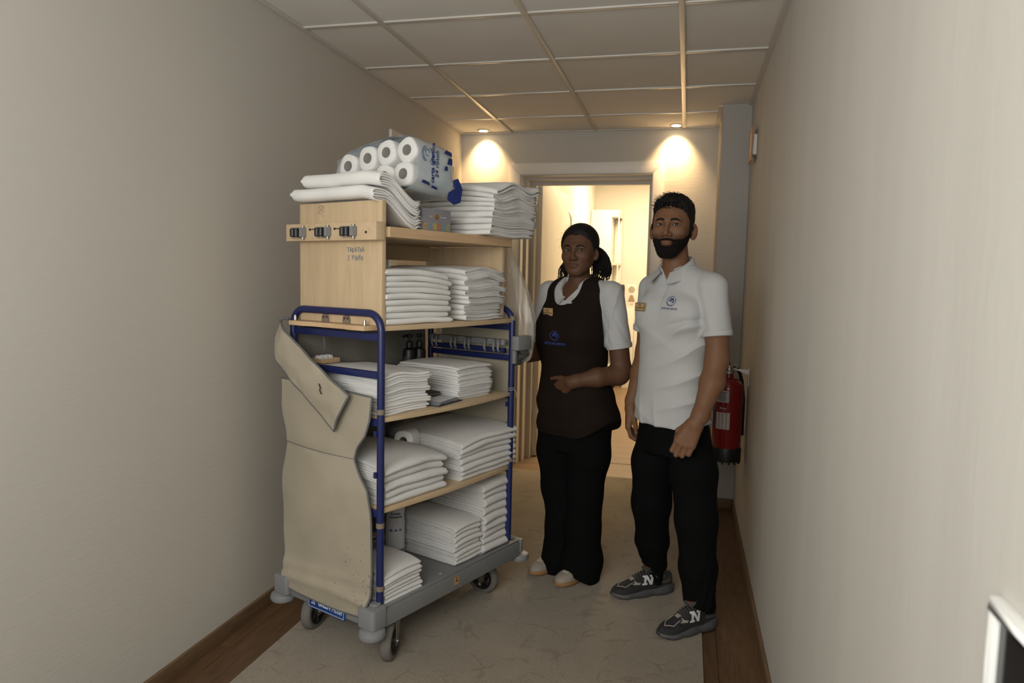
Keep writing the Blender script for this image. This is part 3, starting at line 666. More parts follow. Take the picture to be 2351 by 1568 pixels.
sp = nt.nodes.new('ShaderNodeTexNoise'); sp.inputs['Scale'].default_value = 95; sp.inputs['Detail'].default_value = 1; nt.links.new(tcn.outputs['Object'], sp.inputs['Vector'])
s1 = nt.nodes.new('ShaderNodeMapRange'); s1.inputs[1].default_value = 0.68; s1.inputs[2].default_value = 0.74; nt.links.new(sp.outputs['Fac'], s1.inputs[0])
ds = nt.nodes.new('ShaderNodeVectorMath'); ds.operation = 'DISTANCE'; ds.inputs[1].default_value = (-0.06, 0.08, 0.32); nt.links.new(tcn.outputs['Object'], ds.inputs[0])
s2 = nt.nodes.new('ShaderNodeMapRange'); s2.inputs[1].default_value = 0.05; s2.inputs[2].default_value = 0.22; s2.inputs[3].default_value = 0.85; s2.inputs[4].default_value = 0.0; nt.links.new(ds.outputs['Value'], s2.inputs[0])
sm = nt.nodes.new('ShaderNodeMath'); sm.operation = 'MULTIPLY'; nt.links.new(s1.outputs[0], sm.inputs[0]); nt.links.new(s2.outputs[0], sm.inputs[1])
bc = nt.nodes['Principled BSDF'].inputs['Base Color']; src = bc.links[0].from_socket
mxs = nt.nodes.new('ShaderNodeMix'); mxs.data_type = 'RGBA'; mxs.inputs['B'].default_value = (0.07, 0.045, 0.025, 1)      # splashed dirt spots
nt.links.new(sm.outputs[0], mxs.inputs['Factor']); nt.links.new(src, mxs.inputs['A']); nt.links.new(mxs.outputs['Result'], bc)
cover = m.build('canvas_cover', M_COVER, cart, smooth=True)
edge = [r[0] for r in rows] + rows[-1][1:] + [r[-1] for r in rows[::-1]][1:] + rows[0][::-1][1:-1]
MB().tube([(p[0] + 0.002, p[1], p[2]) for p in edge], 0.0042, 6, closed=True).build('piping', M_PIPE, cover, smooth=True)
# thin seam across the cover
MB().tube([(-0.030 - 0.016 * math.sin(PI * k / 20), 0.11 + 0.385 * k / 20, 0.767 + 0.012 * k / 20) for k in range(21)], 0.0012, 5).build('seam', M_PIPE, cover)
# folded-over top flap hanging askew
fa, fb, fc, fd = Vector((0, 0.512, 1.246)), Vector((0, 0.098, 1.004)), Vector((0, 0.176, 0.866)), Vector((0, 0.556, 1.135))
rows = []
for i in range(13):
    s_ = i / 12; row = []
    for k in range(31):
        t = k / 30; p = (fa * (1 - t) + fb * t) * (1 - s_) + (fd * (1 - t) + fc * t) * s_
        u = -0.066 - 0.010 * math.sin(PI * s_) + 0.004 * math.sin(7 * t + 2 * s_) + 0.003 * vnoise(t * 25, s_ * 9, 0, 5)
        if t < 0.12: u += 0.03 * (1 - t / 0.12)
        row.append((u, p.y, p.z))
    rows.append(row)
m = MB(); m.grid(rows, flip=False); m.grid([[(p[0] + 0.005, p[1], p[2]) for p in r] for r in rows], flip=True)
flap = m.build('cover_flap', M_CANVAS, cart, smooth=True)
edge = rows[0] + [r[-1] for r in rows][1:] + rows[-1][::-1][1:] + [r[0] for r in rows[::-1]][1:-1]
MB().tube([(p[0] + 0.002, p[1], p[2]) for p in edge], 0.0042, 6, closed=True).build('piping', M_PIPE, flap, smooth=True)
MB().tube([(-0.080, 0.235, 1.035), (-0.081, 0.226, 1.02), (-0.081, 0.230, 1.012), (-0.080, 0.222, 0.998)], 0.0022, 5).build('tear', M_HOLE, flap)
MB().tube([(-0.012, 0.49, 1.255), (-0.02, 0.505, 1.258), (-0.036, 0.514, 1.25), (-0.03, 0.515, 1.235)], 0.006, 6).build('cover_strap', M_PIPE, cart, smooth=True)
# grey inner lining of the rear cover and back curtain
rows = []
for i in range(25):
    t = i / 24; z = 0.62 + 0.62 * t; rows.append([(0.833 + 0.010 * math.sin(5 * t + 3 * s_ / 12) + 0.006 * math.sin(8 * s_ / 12), 0.03 + 0.42 * s_ / 12 + (0.06 * math.exp(-((z - 0.72) / 0.05) ** 2) if s_ == 0 else 0), z) for s_ in range(13)])
m = MB(); m.grid(rows); m.grid([[(p[0] + 0.004, p[1], p[2]) for p in r] for r in rows], flip=True)
rc = m.build('rear_cover', M_CANVAS, cart, smooth=True)
MB().tube([r[0] for r in rows], 0.004, 6).build('piping', M_PIPE, rc, smooth=True)
rows = []
for i in range(17):
    z = 0.27 + 0.96 * i / 16; rows.append([(0.02 + 0.76 * k / 20, 0.494 + 0.004 * math.sin(k * 1.3 + i * 0.4), z) for k in range(21)])
m = MB(); m.grid(rows); m.grid([[(p[0], p[1] + 0.004, p[2]) for p in r] for r in rows], flip=True)
m.build('back_curtain', M_CANVASIN, cart, smooth=True)
# grey hook rail with clips across the rear hoop, and its end block
hr = bx('hook_rail', M_GREYC, cart, 0.768, 0.786, 0.02, 0.46, 1.135, 1.160, 0.002)
bx('rail_channel', M_BLUE, hr, 0.764, 0.786, 0.02, 0.46, 1.100, 1.122, 0.002)
for v in (0.04, 0.065, 0.115, 0.205, 0.228, 0.285, 0.31, 0.40, 0.425):
    m = MB(); m.tube([(0.764, v, 1.158), (0.752, v, 1.150), (0.748, v, 1.120), (0.754, v, 1.105), (0.760, v, 1.112)], 0.0055, 6); m.build('hook', M_GREYC, hr, smooth=True)
bx('rail_end_block', M_GREYC, cart, 0.775, 0.875, -0.052, -0.016, 1.115, 1.178, 0.006)
bx('rail_latch', M_GREYC, cart, 0.782, 0.800, -0.030, -0.014, 1.055, 1.114, 0.003)
# string tied round the rear post
MB().tube([(0.80 + 0.017 * math.cos(a) + 0.001 * math.sin(5 * a), 0.017 * math.sin(a), 0.932 + 0.004 * a / 3) for a in np.linspace(0, 15, 60)], 0.0018, 5).build('tied_string', M_CANVAS, cart, smooth=True)
MB().tube([(0.80, -0.018, 0.94), (0.806, -0.024, 0.925), (0.810, -0.022, 0.912), (0.804, -0.028, 0.905)], 0.0018, 5).build('string_end', M_CANVAS, cart, smooth=True)
# chain / strap hanging inside at the front
MB().tube([(0.06, 0.37, 1.235), (0.058, 0.372, 1.19), (0.062, 0.370, 1.16), (0.059, 0.371, 1.13)], 0.004, 6).build('hanging_strap', M_PIPE, cart, smooth=True)
# blue maker's plate on the front skirt, partly under the cover
M_PLATE = mat('blue_plate', (0.012, 0.055, 0.235), 0.35, var=0.06); M_PRINTW = mat('white_print', (0.70, 0.72, 0.72), 0.5, var=0.03)
plate = bx('name_plate', M_PLATE, cart, -0.0505, -0.0465, 0.130, 0.338, 0.156, 0.234, 0.001)
FP = lambda v, z: frame((-0.0508, v, z), (0, -1, 0), (0, 0, 1))
m = MB()
for a in ((0.135, 0.333, 0.1605, 0.1622), (0.135, 0.333, 0.2278, 0.2295), (0.135, 0.1367, 0.1605, 0.2295), (0.3313, 0.333, 0.1605, 0.2295)): m.box(-0.0512, -0.0506, *a)
m.build('plate_border', M_PRINTW, plate)
lettering('plate_lettering', 'GREEN', 0.036, FP(0.243, 0.176), M_PRINTW, plate, font_scale_x=0.62, bold=0.0006)
lettering('plate_lettering', 'Hotel', 0.033, FP(0.174, 0.174), M_PRINTW, plate, font_scale_x=0.75, shear=0.35)
strokes('plate_emblem', [[(0, 0.02), (0.004, 0.0), (0.02, -0.004), (0.022, 0.012), (0.006, 0.012)], circ(0.006, -0.011, 0.003), circ(0.018, -0.011, 0.003), [(-0.004, 0.03), (0, 0.02)]], FP(0.318, 0.188), 0.0012, M_PRINTW, plate)
# orange inspection sticker on the long skirt
M_STICK = mat('orange_sticker', (0.56, 0.30, 0.09), 0.5, var=0.05)
st = bx('sticker', M_STICK, cart, 0.383, 0.411, -0.0338, -0.0331, 0.188, 0.219)
MS = frame((0.397, -0.0342, 0.2035), (1, 0, 0), (0, 0, 1))
m = MB(); m.box(-0.005, 0.006, -0.004, 0.003, -0.0002, 0.0004, MS); m.tube([MS @ Vector(p) for p in ((-0.009, -0.007, 0), (-0.003, 0.004, 0), (0.003, 0.004, 0), (0.009, -0.007, 0))], 0.0008, 5); m.build('sticker_emblem', M_PLATE, st)
lettering('sticker_lettering', 'BVG', 0.0075, MS @ Matrix.Translation((0, 0.0085, 0)), MATS['screw_mark'], st, depth=0.0003)

# ------------------------------------------------------------------ linen and supplies on the cart
def place(o, u, v, z, rz=0.0):
    p = CM @ Vector((u, v, z)); o.location = p; o.rotation_euler = (0, 0, CRZ + rz); return o
def cloth_mat(name, col, bump, bscale, bdist, sheen=0.25, var=0.03):
    return mat(name, col, 0.9, var=var, vscale=9, bump=bump, bscale=bscale, bdist=bdist, sheen=sheen, spec=0.15)
M_SHEET = cloth_mat('white_cotton', (0.80, 0.79, 0.77), 0.12, 600, 0.0006, 0.12)
M_TERRY = cloth_mat('white_terry', (0.80, 0.79, 0.77), 1.0, 430, 0.004)
M_NAPKIN = cloth_mat('white_linen', (0.79, 0.785, 0.77), 0.25, 500, 0.001, 0.12)

def folded(name, mt, LU, LV, th, nest=2, nose='v', zfun=None, u0=0, v0=0, zb=0.0, seed=0, segs=16, rough=0.0015, nose_pow=0.75):
    """one folded cloth: nested U-folds, the rounded fold facing -v (nose='v') or -u (nose='u'); the ends of the
    folds show as layers on the other side. Mesh is in cart coordinates, its origin at the cloth's base corner."""
    rnd = random.Random(seed * 7 + 1)
    A, B = (LV, LU) if nose == 'v' else (LU, LV)        # A: along the fold depth, B: along the fold line
    V = []; F = []
    rings = np.array([0, 0.012, 0.03] + list(np.linspace(0.07, 0.93, segs)) + [0.97, 0.988, 1.0])
    prof_n = 7; NS = 6 if nose == 'v' else 15
    for q in range(nest):
        h1 = th / 2 * (1 - q / nest); h0 = th / 2 * (1 - (q + 1) / nest) + th * 0.006
        if q == nest - 1: h0 = th * 0.012
        back = A * (1 - 0.012 * rnd.random() - 0.01 * q)
        jit = [rnd.uniform(-0.006, 0.006) for _ in range(4)]
        def prof(h, x0):
            P = []
            for k in range(NS): P.append((back - (back - x0 - h) * k / (NS - 1.0), h))          # top, from the back to the nose
            for k in range(1, prof_n): 
                a = PI / 2 - PI * k / prof_n; P.append((x0 + h - h * 1.25 * math.copysign(abs(math.cos(a)) ** nose_pow, 1), h * math.sin(a)))
            for k in range(NS): P.append((x0 + h + (back - x0 - h) * k / (NS - 1.0), -h))
            return P
        Po, Pi = prof(h1, h1 * 0.3), prof(h0, h1 * 0.3 + (h1 - h0))
        npf = len(Po); base = len(V)
        for ri, s_ in enumerate(rings):
            e = min(s_, 1 - s_); rd = 1 - 0.35 * max(0.0, 1 - e / 0.025) ** 2
            bb = (s_ - 0.5) * (B - 0.01 * q * 0) + B / 2 + (jit[0] * q if s_ < 0.5 else jit[1] * q) * (1 if e < 0.08 else 0)
            mid = [((a[0] + b[0]) / 2, (a[1] + b[1]) / 2) for a, b in zip(Po, Pi)]
            for P in (Po, Pi):
                for (x, z), (mx_, mz_) in zip(P, mid):
                    V.append((mx_ + (x - mx_) * rd, bb, mz_ + (z - mz_) * rd))
        S = 2 * npf; nr = len(rings)
        for ri in range(nr - 1):
            for k in range(npf - 1):
                a = base + ri * S + k; F.append((a, a + 1, a + S + 1, a + S))
                b = a + npf; F.append((b, b + S, b + S + 1, b + 1))
            for k in (0, npf - 1):
                a = base + ri * S + k; b = a + npf
                F.append((a, a + S, b + S, b) if k == 0 else (a, b, b + S, a + S))
        for ri, fl in ((0, False), (nr - 1, True)):
            for k in range(npf - 1):
                a = base + ri * S + k; qd = (a, a + npf, a + npf + 1, a + 1); F.append(qd[::-1] if fl else qd)
    X = np.array(V); a, b, z = X[:, 0], X[:, 1], X[:, 2]
    if nose == 'v': uu, vv = b, a
    else: uu, vv = a, b
    gu, gv = uu + u0, vv + v0
    zz = z + th / 2
    n1 = vnoise(gu * 28, gv * 28, zb * 60, seed); n2 = vnoise(gu * 9, gv * 9, zb * 30, seed + 5)
    if nose == 'v': vv = vv + rough * 1.6 * n1 + rough * 1.2 * n2
    else: uu = uu + rough * 1.6 * n1 + rough * 1.2 * n2
    zz = zz + rough * n1 * 0.6
    if zfun is not None: zz = zz + zfun(gu, gv, zb + zz)
    me = bpy.data.meshes.new(name); me.from_pydata(np.stack([uu, vv, zz], 1).tolist(), [], F); me.update()
    if nose == 'u': me.flip_normals()
    me.materials.append(mt); setsmooth(me)
    return me
ORD = ['top', 'second', 'third', 'fourth', 'fifth', 'sixth', 'seventh', 'eighth', 'ninth', 'tenth', 'eleventh', 'twelfth', 'thirteenth', 'fourteenth', 'fifteenth', 'sixteenth', 'seventeenth']
def stack(name, cat, mt, n, u0, u1, v0, v1, zbase, ztop, where, group, kind, nest=2, nose='v', zfun=None, seed=0, jitter=0.006, rough=0.0015, rot=0.015, segs=16, sizes=None, nose_pow=0.75, lean=(0, 0)):
    """labels read: 'white <kind>, <ordinal> from top of <where>'"""
    rnd = random.Random(seed)
    hs = [1 + rnd.uniform(-0.18, 0.18) for _ in range(n)]; tot = sum(hs); hs = [h / tot * (ztop - zbase) for h in hs]
    z = zbase
    for i in range(n):
        du, dv = rnd.uniform(-jitter, jitter) + lean[0] * i, rnd.uniform(-jitter, jitter) + lean[1] * i
        k = n - 1 - i
        s_ = sizes[i] if sizes else 1.0
        me = folded(name, mt, (u1 - u0) * s_ + rnd.uniform(-jitter, jitter), v1 - v0, hs[i] * 1.0, nest, nose, zfun, u0 + du, v0 + dv, z, seed * 31 + i, segs, rough, nose_pow)
        o = link(name, me); place(o, u0 + du, v0 + dv, z + 0.0004, rnd.uniform(-rot, rot))
        lab = 'white %s, %s %s' % (kind, 'topmost in' if k == 0 else ('lowest in' if i == 0 else ORD[k] + ' from top of'), where)
        tag(o, lab, cat, group)
        z += hs[i]
def droop(uc, hu, vc, hv, amt, z0, z1, p=2.0, side=(1, 1, 1, 1)):
    """edges of a pile sag, more towards its top"""
    def f(u, v, z):
        k = np.clip((z - z0) / (z1 - z0), 0, 1.2)
        a = (u - uc) / hu; b = (v - vc) / hv
        return -amt * k * (np.abs(a) ** p * np.where(a < 0, side[0], side[1]) + np.abs(b) ** p * np.where(b < 0, side[2], side[3]))
    return f
def waves(f, amp, lam, ph, vc, fall, z0, z1):
    def g(u, v, z):
        k = np.clip((z - z0) / (z1 - z0), 0.25, 1.0)
        w = np.exp(-np.clip(v - vc, 0, None) / fall)
        return (f(u, v, z) if f else 0) + amp * k * w * np.sin(2 * PI * u / lam + ph + 14 * z) 
    return g
# shelf A: bed sheets, front pile and rear pile
stack('bed_sheet', 'sheet', M_SHEET, 9, 0.030, 0.385, 0.008, 0.42, ZA, 1.462, 'front sheet pile under the wooden top', 'sheets on the upper shelf', 'bed sheet', nest=2, nose='v', zfun=droop(0.19, 0.19, 0.2, 0.2, 0.012, ZA, 1.46, 2, (0.2, 1.6, 0.6, 0)), seed=11, jitter=0.006, rough=0.0022)
stack('bed_sheet', 'sheet', M_SHEET, 10, 0.470, 0.738, 0.002, 0.42, ZA, 1.478, 'rear sheet pile under the wooden top', 'sheets on the upper shelf', 'bed sheet', nest=3, nose='u', zfun=waves(droop(0.60, 0.14, 0.2, 0.2, 0.010, ZA, 1.48, 2, (0.8, 1, 1, 0)), 0.006, 0.21, 0.6, 0.0, 0.09, ZA, 1.48), seed=12, jitter=0.011, rough=0.003, rot=0.03)
# on the wooden top: the big sheet pile at the rear
stack('duvet_cover', 'duvet cover', M_SHEET, 9, 0.530, 0.860, -0.070, 0.36, 1.602, 1.835, 'large pile on the cart top', 'duvet covers on the cart top', 'duvet cover', nest=3, nose='u', zfun=waves(droop(0.70, 0.18, 0.2, 0.25, 0.018, 1.602, 1.84, 2, (1.4, -0.2, 1.0, 0)), 0.015, 0.23, 1.2, -0.07, 0.12, 1.602, 1.84), seed=13, jitter=0.007, rough=0.003, rot=0.012, segs=24, lean=(0.003, 0))
# two sheets draped over the front panel and down to the board
def drape(zoff):
    def f(u, v, z):
        t = np.clip((u - 0.035) / 0.17, 0, 1); s_ = t * t * (3 - 2 * t)
        return -(zoff) * s_ + 0.006 * np.sin(9 * v + 3 * zoff) - 0.014 * np.clip((0.08 - v) / 0.10, 0, 1) * (u < 0.2) + 0.018 * np.clip((v - 0.25) / 0.25, 0, 1) * zoff / 0.09
    return f
for i, (u0, ln, zb, th, lab) in enumerate(((-0.030, 0.26, 1.696, 0.046, 'white sheet draped over the front panel, lower of two'), (-0.018, 0.225, 1.745, 0.050, 'white sheet under the toilet paper pack, upper of two'))):
    me = folded('draped_sheet', M_SHEET, ln, 0.425 - 0.02 * i, th, 3, 'u', drape(0.088), u0, 0.008, zb, 90 + i, 20, 0.004)
    o = link('draped_sheet', me); place(o, u0, 0.008 + 0.012 * (1 - i), zb, 0.01 - 0.02 * i); tag(o, lab, 'sheet', 'sheets draped on the cart top')
# shelf B: face cloths, two piles
stack('hand_towel', 'towel', M_NAPKIN, 15, 0.028, 0.270, 0.014, 0.40, ZB, 1.082, 'front pile on shelf below sheets', 'thin towels on the middle shelf', 'thin towel', nest=2, nose='v', zfun=waves(droop(0.15, 0.13, 0.2, 0.2, 0.008, ZB, 1.08, 2, (0.5, 1, 1, 0)), 0.005, 0.20, 2.0, 0.0, 0.15, ZB, 1.08), seed=21, jitter=0.007, rough=0.002, rot=0.02)
stack('hand_towel', 'towel', M_NAPKIN, 15, 0.462, 0.695, 0.030, 0.36, ZB, 1.070, 'rear pile beside the papers', 'thin towels on the middle shelf', 'thin towel', nest=2, nose='u', zfun=droop(0.58, 0.12, 0.19, 0.17, 0.006, ZB, 1.07, 2), seed=22, jitter=0.006, rough=0.0018, rot=0.025)
# shelf C: bath towels
stack('bath_towel', 'towel', M_TERRY, 5, 0.028, 0.360, 0.000, 0.42, ZCs, 0.765, 'five-towel pile beside the front post', 'bath towels on the lower shelf', 'bath towel', nest=2, nose='v', zfun=droop(0.19, 0.17, 0.22, 0.22, 0.018, ZCs, 0.76, 2, (0.9, 1, 1.2, 0)), seed=31, jitter=0.008, rough=0.003, rot=0.02)
stack('bath_towel', 'towel', M_TERRY, 7, 0.452, 0.835, -0.012, 0.42, ZCs, 0.787, 'seven-towel pile beside the rear post', 'bath towels on the lower shelf', 'bath towel', nest=2, nose='v', zfun=droop(0.65, 0.2, 0.2, 0.21, 0.016, ZCs, 0.78, 2, (1.3, 0.4, 1, 0)), seed=32, jitter=0.006, rough=0.0022, rot=0.015)
# base: three towel piles
ZD2 = 0.2335
stack('terry_towel', 'towel', M_TERRY, 8, 0.445, 0.618, 0.010, 0.36, ZD2, 0.415, 'middle pile on the grey base', 'towels on the base', 'terry towel', nest=2, nose='v', zfun=droop(0.53, 0.09, 0.18, 0.18, 0.016, ZD2, 0.41, 2, (1.0, 0.4, 1, 0)), seed=41, jitter=0.005, rough=0.002, rot=0.015)
stack('terry_towel', 'towel', M_TERRY, 9, 0.628, 0.828, 0.000, 0.36, ZD2, 0.555, 'tall pile at far base end', 'towels on the base', 'terry towel', nest=2, nose='v', zfun=droop(0.73, 0.1, 0.18, 0.18, 0.014, ZD2, 0.55, 2, (0.8, 0.6, 1, 0)), seed=42, jitter=0.006, rough=0.0025, rot=0.02)
stack('face_cloth', 'cloth', M_TERRY, 7, 0.020, 0.212, -0.008, 0.20, ZD2, 0.358, 'small pile at near base corner', 'face cloths on the base', 'face cloth', nest=2, nose='v', zfun=droop(0.12, 0.1, 0.1, 0.1, 0.012, ZD2, 0.355, 2, (1, 0.3, 1, 0)), seed=43, jitter=0.006, rough=0.002, rot=0.02)

# toilet paper pack, tipped on the draped sheets
M_PAPER = mat('tissue_paper', (0.80, 0.79, 0.77), 0.95, var=0.03, vscale=30, bump=0.3, bscale=240, bdist=0.001)
M_CORE = mat('cardboard_core', (0.17, 0.14, 0.115), 0.9, var=0.15, vscale=40)
M_FILM = mat('clear_film', (0.9, 0.92, 0.93), 0.12, alpha=0.10, bump=0.5, bscale=35, bdist=0.004)
M_PALEBLUE = mat('pale_blue_film', (0.46, 0.54, 0.60), 0.22, var=0.2, vscale=9, col2=(0.62, 0.66, 0.68), bump=0.25, bscale=30, bdist=0.004, coat=0.3)
M_NAVY = mat('navy_print', (0.012, 0.03, 0.17), 0.35, var=0.15, vscale=30)
pk = empty('toilet_paper_pack'); place(pk, 0.150, -0.012, 1.757, rad(3)); pk.rotation_euler = (rad(-2.0) , rad(4), CRZ + rad(3))
tag(pk, 'film-wrapped pack of toilet paper rolls tipped on top of the cart', 'toilet paper')
RXr, RZr = 0.0485, 0.0465
sag = lambda v: -0.045 * (v / 0.40) ** 2.0 + 0.01 * math.sin(v * 8)
def roll_mesh(rx, rz, ln, hole=0.020):
    m = MB(); n = 28; rings = []
    for (k, x) in ((0.90, 0.0), (0.98, 0.004), (1.0, 0.012), (1.0, ln)):
        ring = []
        for i in range(n):
            a = 2 * PI * i / n; sq = 1 + 0.05 * math.cos(4 * a + PI)      # squeezed towards a square
            ring.append((x, rx * k * sq * math.cos(a), rz * k * sq * math.sin(a)))
        rings.append(ring)
    inner = [(0.0015, hole * math.cos(2 * PI * i / n), hole * math.sin(2 * PI * i / n)) for i in range(n)]
    m.grid([r + [r[0]] for r in [inner] + rings]); return m.mesh('toilet_roll', True)
def core_mesh(ln, hole=0.020):
    m = MB(); n = 20
    a = [(0.0, hole * math.cos(2 * PI * i / n), hole * math.sin(2 * PI * i / n)) for i in range(n)]
    b = [(0.0, 0.9 * p[1], 0.9 * p[2]) for p in a]; c = [(ln * 0.8, p[1], p[2]) for p in b]; d = [(ln * 0.8, 0, 0)] * n
    m.grid([r + [r[0]] for r in (a, b, c)]); m.add(c, [tuple(range(n))]); return m.mesh('core', True)
rme = roll_mesh(RXr, RZr, 0.10); rme.materials.append(M_PAPER); cme = core_mesh(0.10); cme.materials.append(M_CORE)
for row in range(2):
    for k in range(4):
        v = 0.050 + 0.097 * k + (0.012 if row == 0 else 0); z = 0.046 + 0.087 * row + sag(v)
        o = link('toilet_roll', rme, None, pk); o.location = (0.006 + 0.004 * ((k + row) % 2), v, z); o.rotation_euler = (0.3 * k + row, 0, rad(2 * ((k * 3 + row) % 3 - 1)))
        c_ = link('core', cme, None, o); c_.location = (-0.0005, 0, 0)
# printed film round the sides, gathered into a navy tail at the far end
n = 72; prof = []
for i in range(n):
    a = 2 * PI * i / n; ca, sa = math.cos(a), math.sin(a)
    e = 0.42
    y = 0.2 + 0.205 * math.copysign(abs(ca) ** e, ca); z = 0.090 + 0.100 * math.copysign(abs(sa) ** e, sa)
    if abs(sa) > 0.5: z += (0.0035 * math.cos(2 * PI * (y - 0.05) / 0.097)) * (1 if sa > 0 else -1)
    else: y += 0.004 * math.cos(2 * PI * (z - 0.046) / 0.083) * (1 if ca > 0 else -1)
    prof.append((y, z + sag(max(y, 0.0))))
rings = []
for x, k in ((0.012, 1.0), (0.05, 1.01), (0.10, 1.0), (0.14, 1.012), (0.17, 1.0), (0.20, 1.0), (0.222, 0.97), (0.240, 0.88), (0.252, 0.70), (0.262, 0.45), (0.272, 0.25)):
    cy, cz = 0.2 - 0.10 * max(0, (1 - k)), 0.085 - 0.05 * max(0, 1 - k)
    rings.append([(x + 0.004 * math.sin(7 * j / n * 2 * PI + x * 40) * (1 if k < 0.99 else 0.3), cy + (y - 0.2) * k, cz + (z - 0.085) * k) for j, (y, z) in enumerate(prof)])
m = MB(); m.grid([r + [r[0]] for r in rings], flip=True); m.add(rings[-1], [tuple(range(n))])
wr = m.build('printed_film', M_PALEBLUE, pk, smooth=True)
m = MB(); fr = [(0.002 + 0.002 * math.sin(9 * y + 5 * z), y, z) for y, z in prof]
m.grid([r + [r[0]] for r in (rings[0], [(0.004, p[1] * 0.985 + 0.003, p[2] * 0.985) for p in fr])], flip=False)
rows = []
for i in range(17):
    t = i / 16; rows.append([(0.0015 - 0.002 * math.sin(20 * t) * math.sin(14 * s / 24), 0.006 + 0.388 * s / 24, 0.002 + 0.17 * t + sag(0.006 + 0.388 * s / 24)) for s in range(25)])
m.grid(rows, flip=True); m.build('clear_film', M_FILM, pk, smooth=True)
# navy gathered end, hanging to the right
def crumple(name, pts, mt, parent, seed=0):
    rnd = random.Random(seed); m = MB()
    for P in pts: m.add(P, [tuple(range(len(P)))]); m.add([(p[0] + 0.003, p[1] + 0.002, p[2]) for p in P], [tuple(range(len(P) - 1, -1, -1))])
    return m.build(name, mt, parent)
crumple('film_tail', [[(0.197, -0.004, 0.01), (0.217, -0.016, -0.035), (0.254, -0.02, -0.02), (0.232, -0.008, 0.03)], [(0.232, -0.008, 0.03), (0.254, -0.02, -0.02), (0.274, -0.014, 0.035), (0.257, -0.004, 0.075)],
                      [(0.217, -0.016, -0.035), (0.197, -0.004, 0.01), (0.182, -0.010, -0.02)], [(0.232, -0.008, 0.03), (0.257, -0.004, 0.075), (0.227, 0.01, 0.06)]], M_NAVY, wr)
PKF = lambda x, z, y=-0.0105: frame((x, y, z), (0, 0, 1), (-1, 0, 0))
lettering('film_lettering', 'carta igienica', 0.0285, PKF(0.098, 0.100), M_NAVY, wr, bold=0.0004)
lettering('film_lettering', '24 rotoli', 0.0285, PKF(0.124, 0.100), M_NAVY, wr)
PKS = frame((0.055, -0.0105, 0.125), (1, 0, 0), (0, 0, 1))
strokes('film_emblem', [circ(0, 0, 0.030, 110, 250), circ(0.004, 0, 0.026, 110, 255), circ(0.002, 0.006, 0.012, 0, 300), circ(0, 0, 0.030, -60, 60)], PKS, 0.0010, M_NAVY, wr)
m = MB()
PKT = lambda x, z: frame((x, -0.011, z), (1, 0, -0.15), (0.15, 0, 1))
for (x, z, w_, h_) in ((0.180, 0.155, 0.05, 0.018), (0.192, 0.125, 0.03, 0.03), (0.170, 0.095, 0.02, 0.02), (0.05, 0.02, 0.05, 0.014), (0.10, 0.01, 0.04, 0.012)):
    A = PKT(x, z); m.add([A @ Vector(p) for p in ((-w_ / 2, -h_ / 2, 0), (w_ / 2, -h_ * 0.3, 0), (w_ * 0.4, h_ / 2, 0), (-w_ * 0.3, h_ * 0.4, 0))], [(0, 1, 2, 3)])
m.build('film_print', M_NAVY, wr)

# grey tea box
tb_ = empty('tea_box'); place(tb_, 0.238, 0.028, 1.6025, rad(-2)); tag(tb_, 'grey printed box between toilet paper pack and duvet covers', 'box')
bx('carton', mat('grey_carton', (0.235, 0.235, 0.26), 0.5, var=0.05), tb_, 0, 0.158, 0, 0.10, 0, 0.086, 0.0015)
m = MB().lathe([(0.013, 0), (0.013, 0.0006)], 20, Matrix.Translation((0.078, -0.0003, 0.056)) @ Matrix.Rotation(rad(90), 4, 'X')); m.build('gold_emblem', mat('gold_print', (0.42, 0.24, 0.08), 0.45, var=0.1), tb_)
strokes('emblem_mark', [circ(0, 0, 0.009), circ(0, -0.001, 0.004), [(0, -0.004), (0, -0.01)]], frame((0.078, -0.001, 0.056), (1, 0, 0), (0, 0, 1)), 0.0009, MATS['screw_mark'], tb_)
lettering('carton_lettering', 'TEA', 0.007, frame((0.045, -0.0004, 0.054), (1, 0, 0), (0, 0, 1)), M_PRINTW, tb_, depth=0.0002); lettering('carton_lettering', 'COLLECTION', 0.006, frame((0.113, -0.0004, 0.054), (1, 0, 0), (0, 0, 1)), M_PRINTW, tb_, depth=0.0002)
pic = [(0.50, 0.33, 0.15), (0.22, 0.30, 0.34), (0.50, 0.38, 0.16), (0.45, 0.20, 0.10), (0.20, 0.30, 0.36), (0.30, 0.33, 0.18)]
for i, cc in enumerate(pic): bx('picture', mat('picture_%d' % i, cc, 0.6, var=0.35, vscale=90), tb_, 0.006 + 0.025 * i, 0.028 + 0.025 * i, -0.0006, 0, 0.006, 0.032)

# supplies on the middle shelf
cb = empty('clipboard'); place(cb, 0.298, 0.0, ZB + 0.0005, rad(8)); tag(cb, 'dark clipboard holding loose paper sheets between the thin towels', 'clipboard')
bx('board', mat('dark_blue_board', (0.03, 0.035, 0.05), 0.5, var=0.1), cb, 0, 0.175, -0.012, 0.25, 0, 0.004, 0.001)
M_SHEETP = mat('printer_paper', (0.66, 0.67, 0.69), 0.8, var=0.06, vscale=12)
rnd = random.Random(5)
for i in range(6):
    A = Matrix.Translation((0.078, 0.12, 0.0043 + 0.0022 * i)) @ Matrix.Rotation(rnd.uniform(-0.09, 0.09), 4, 'Z')
    rows = [[A @ Vector((-0.074 + 0.148 * a / 8, -0.125 + 0.25 * b / 8, 0.0012 * math.sin(a * 0.9 + i) ** 2)) for a in range(9)] for b in range(9)]
    m = MB(); m.grid(rows); m.grid([[p + Vector((0, 0, 0.0006)) for p in r] for r in rows]); m.build('paper_sheet', M_SHEETP, cb, smooth=True)
wl = empty('black_wallet'); place(wl, 0.300, 0.11, ZB + 0.021, rad(-12)); tag(wl, 'small black wallet lying on the clipboard papers', 'wallet')
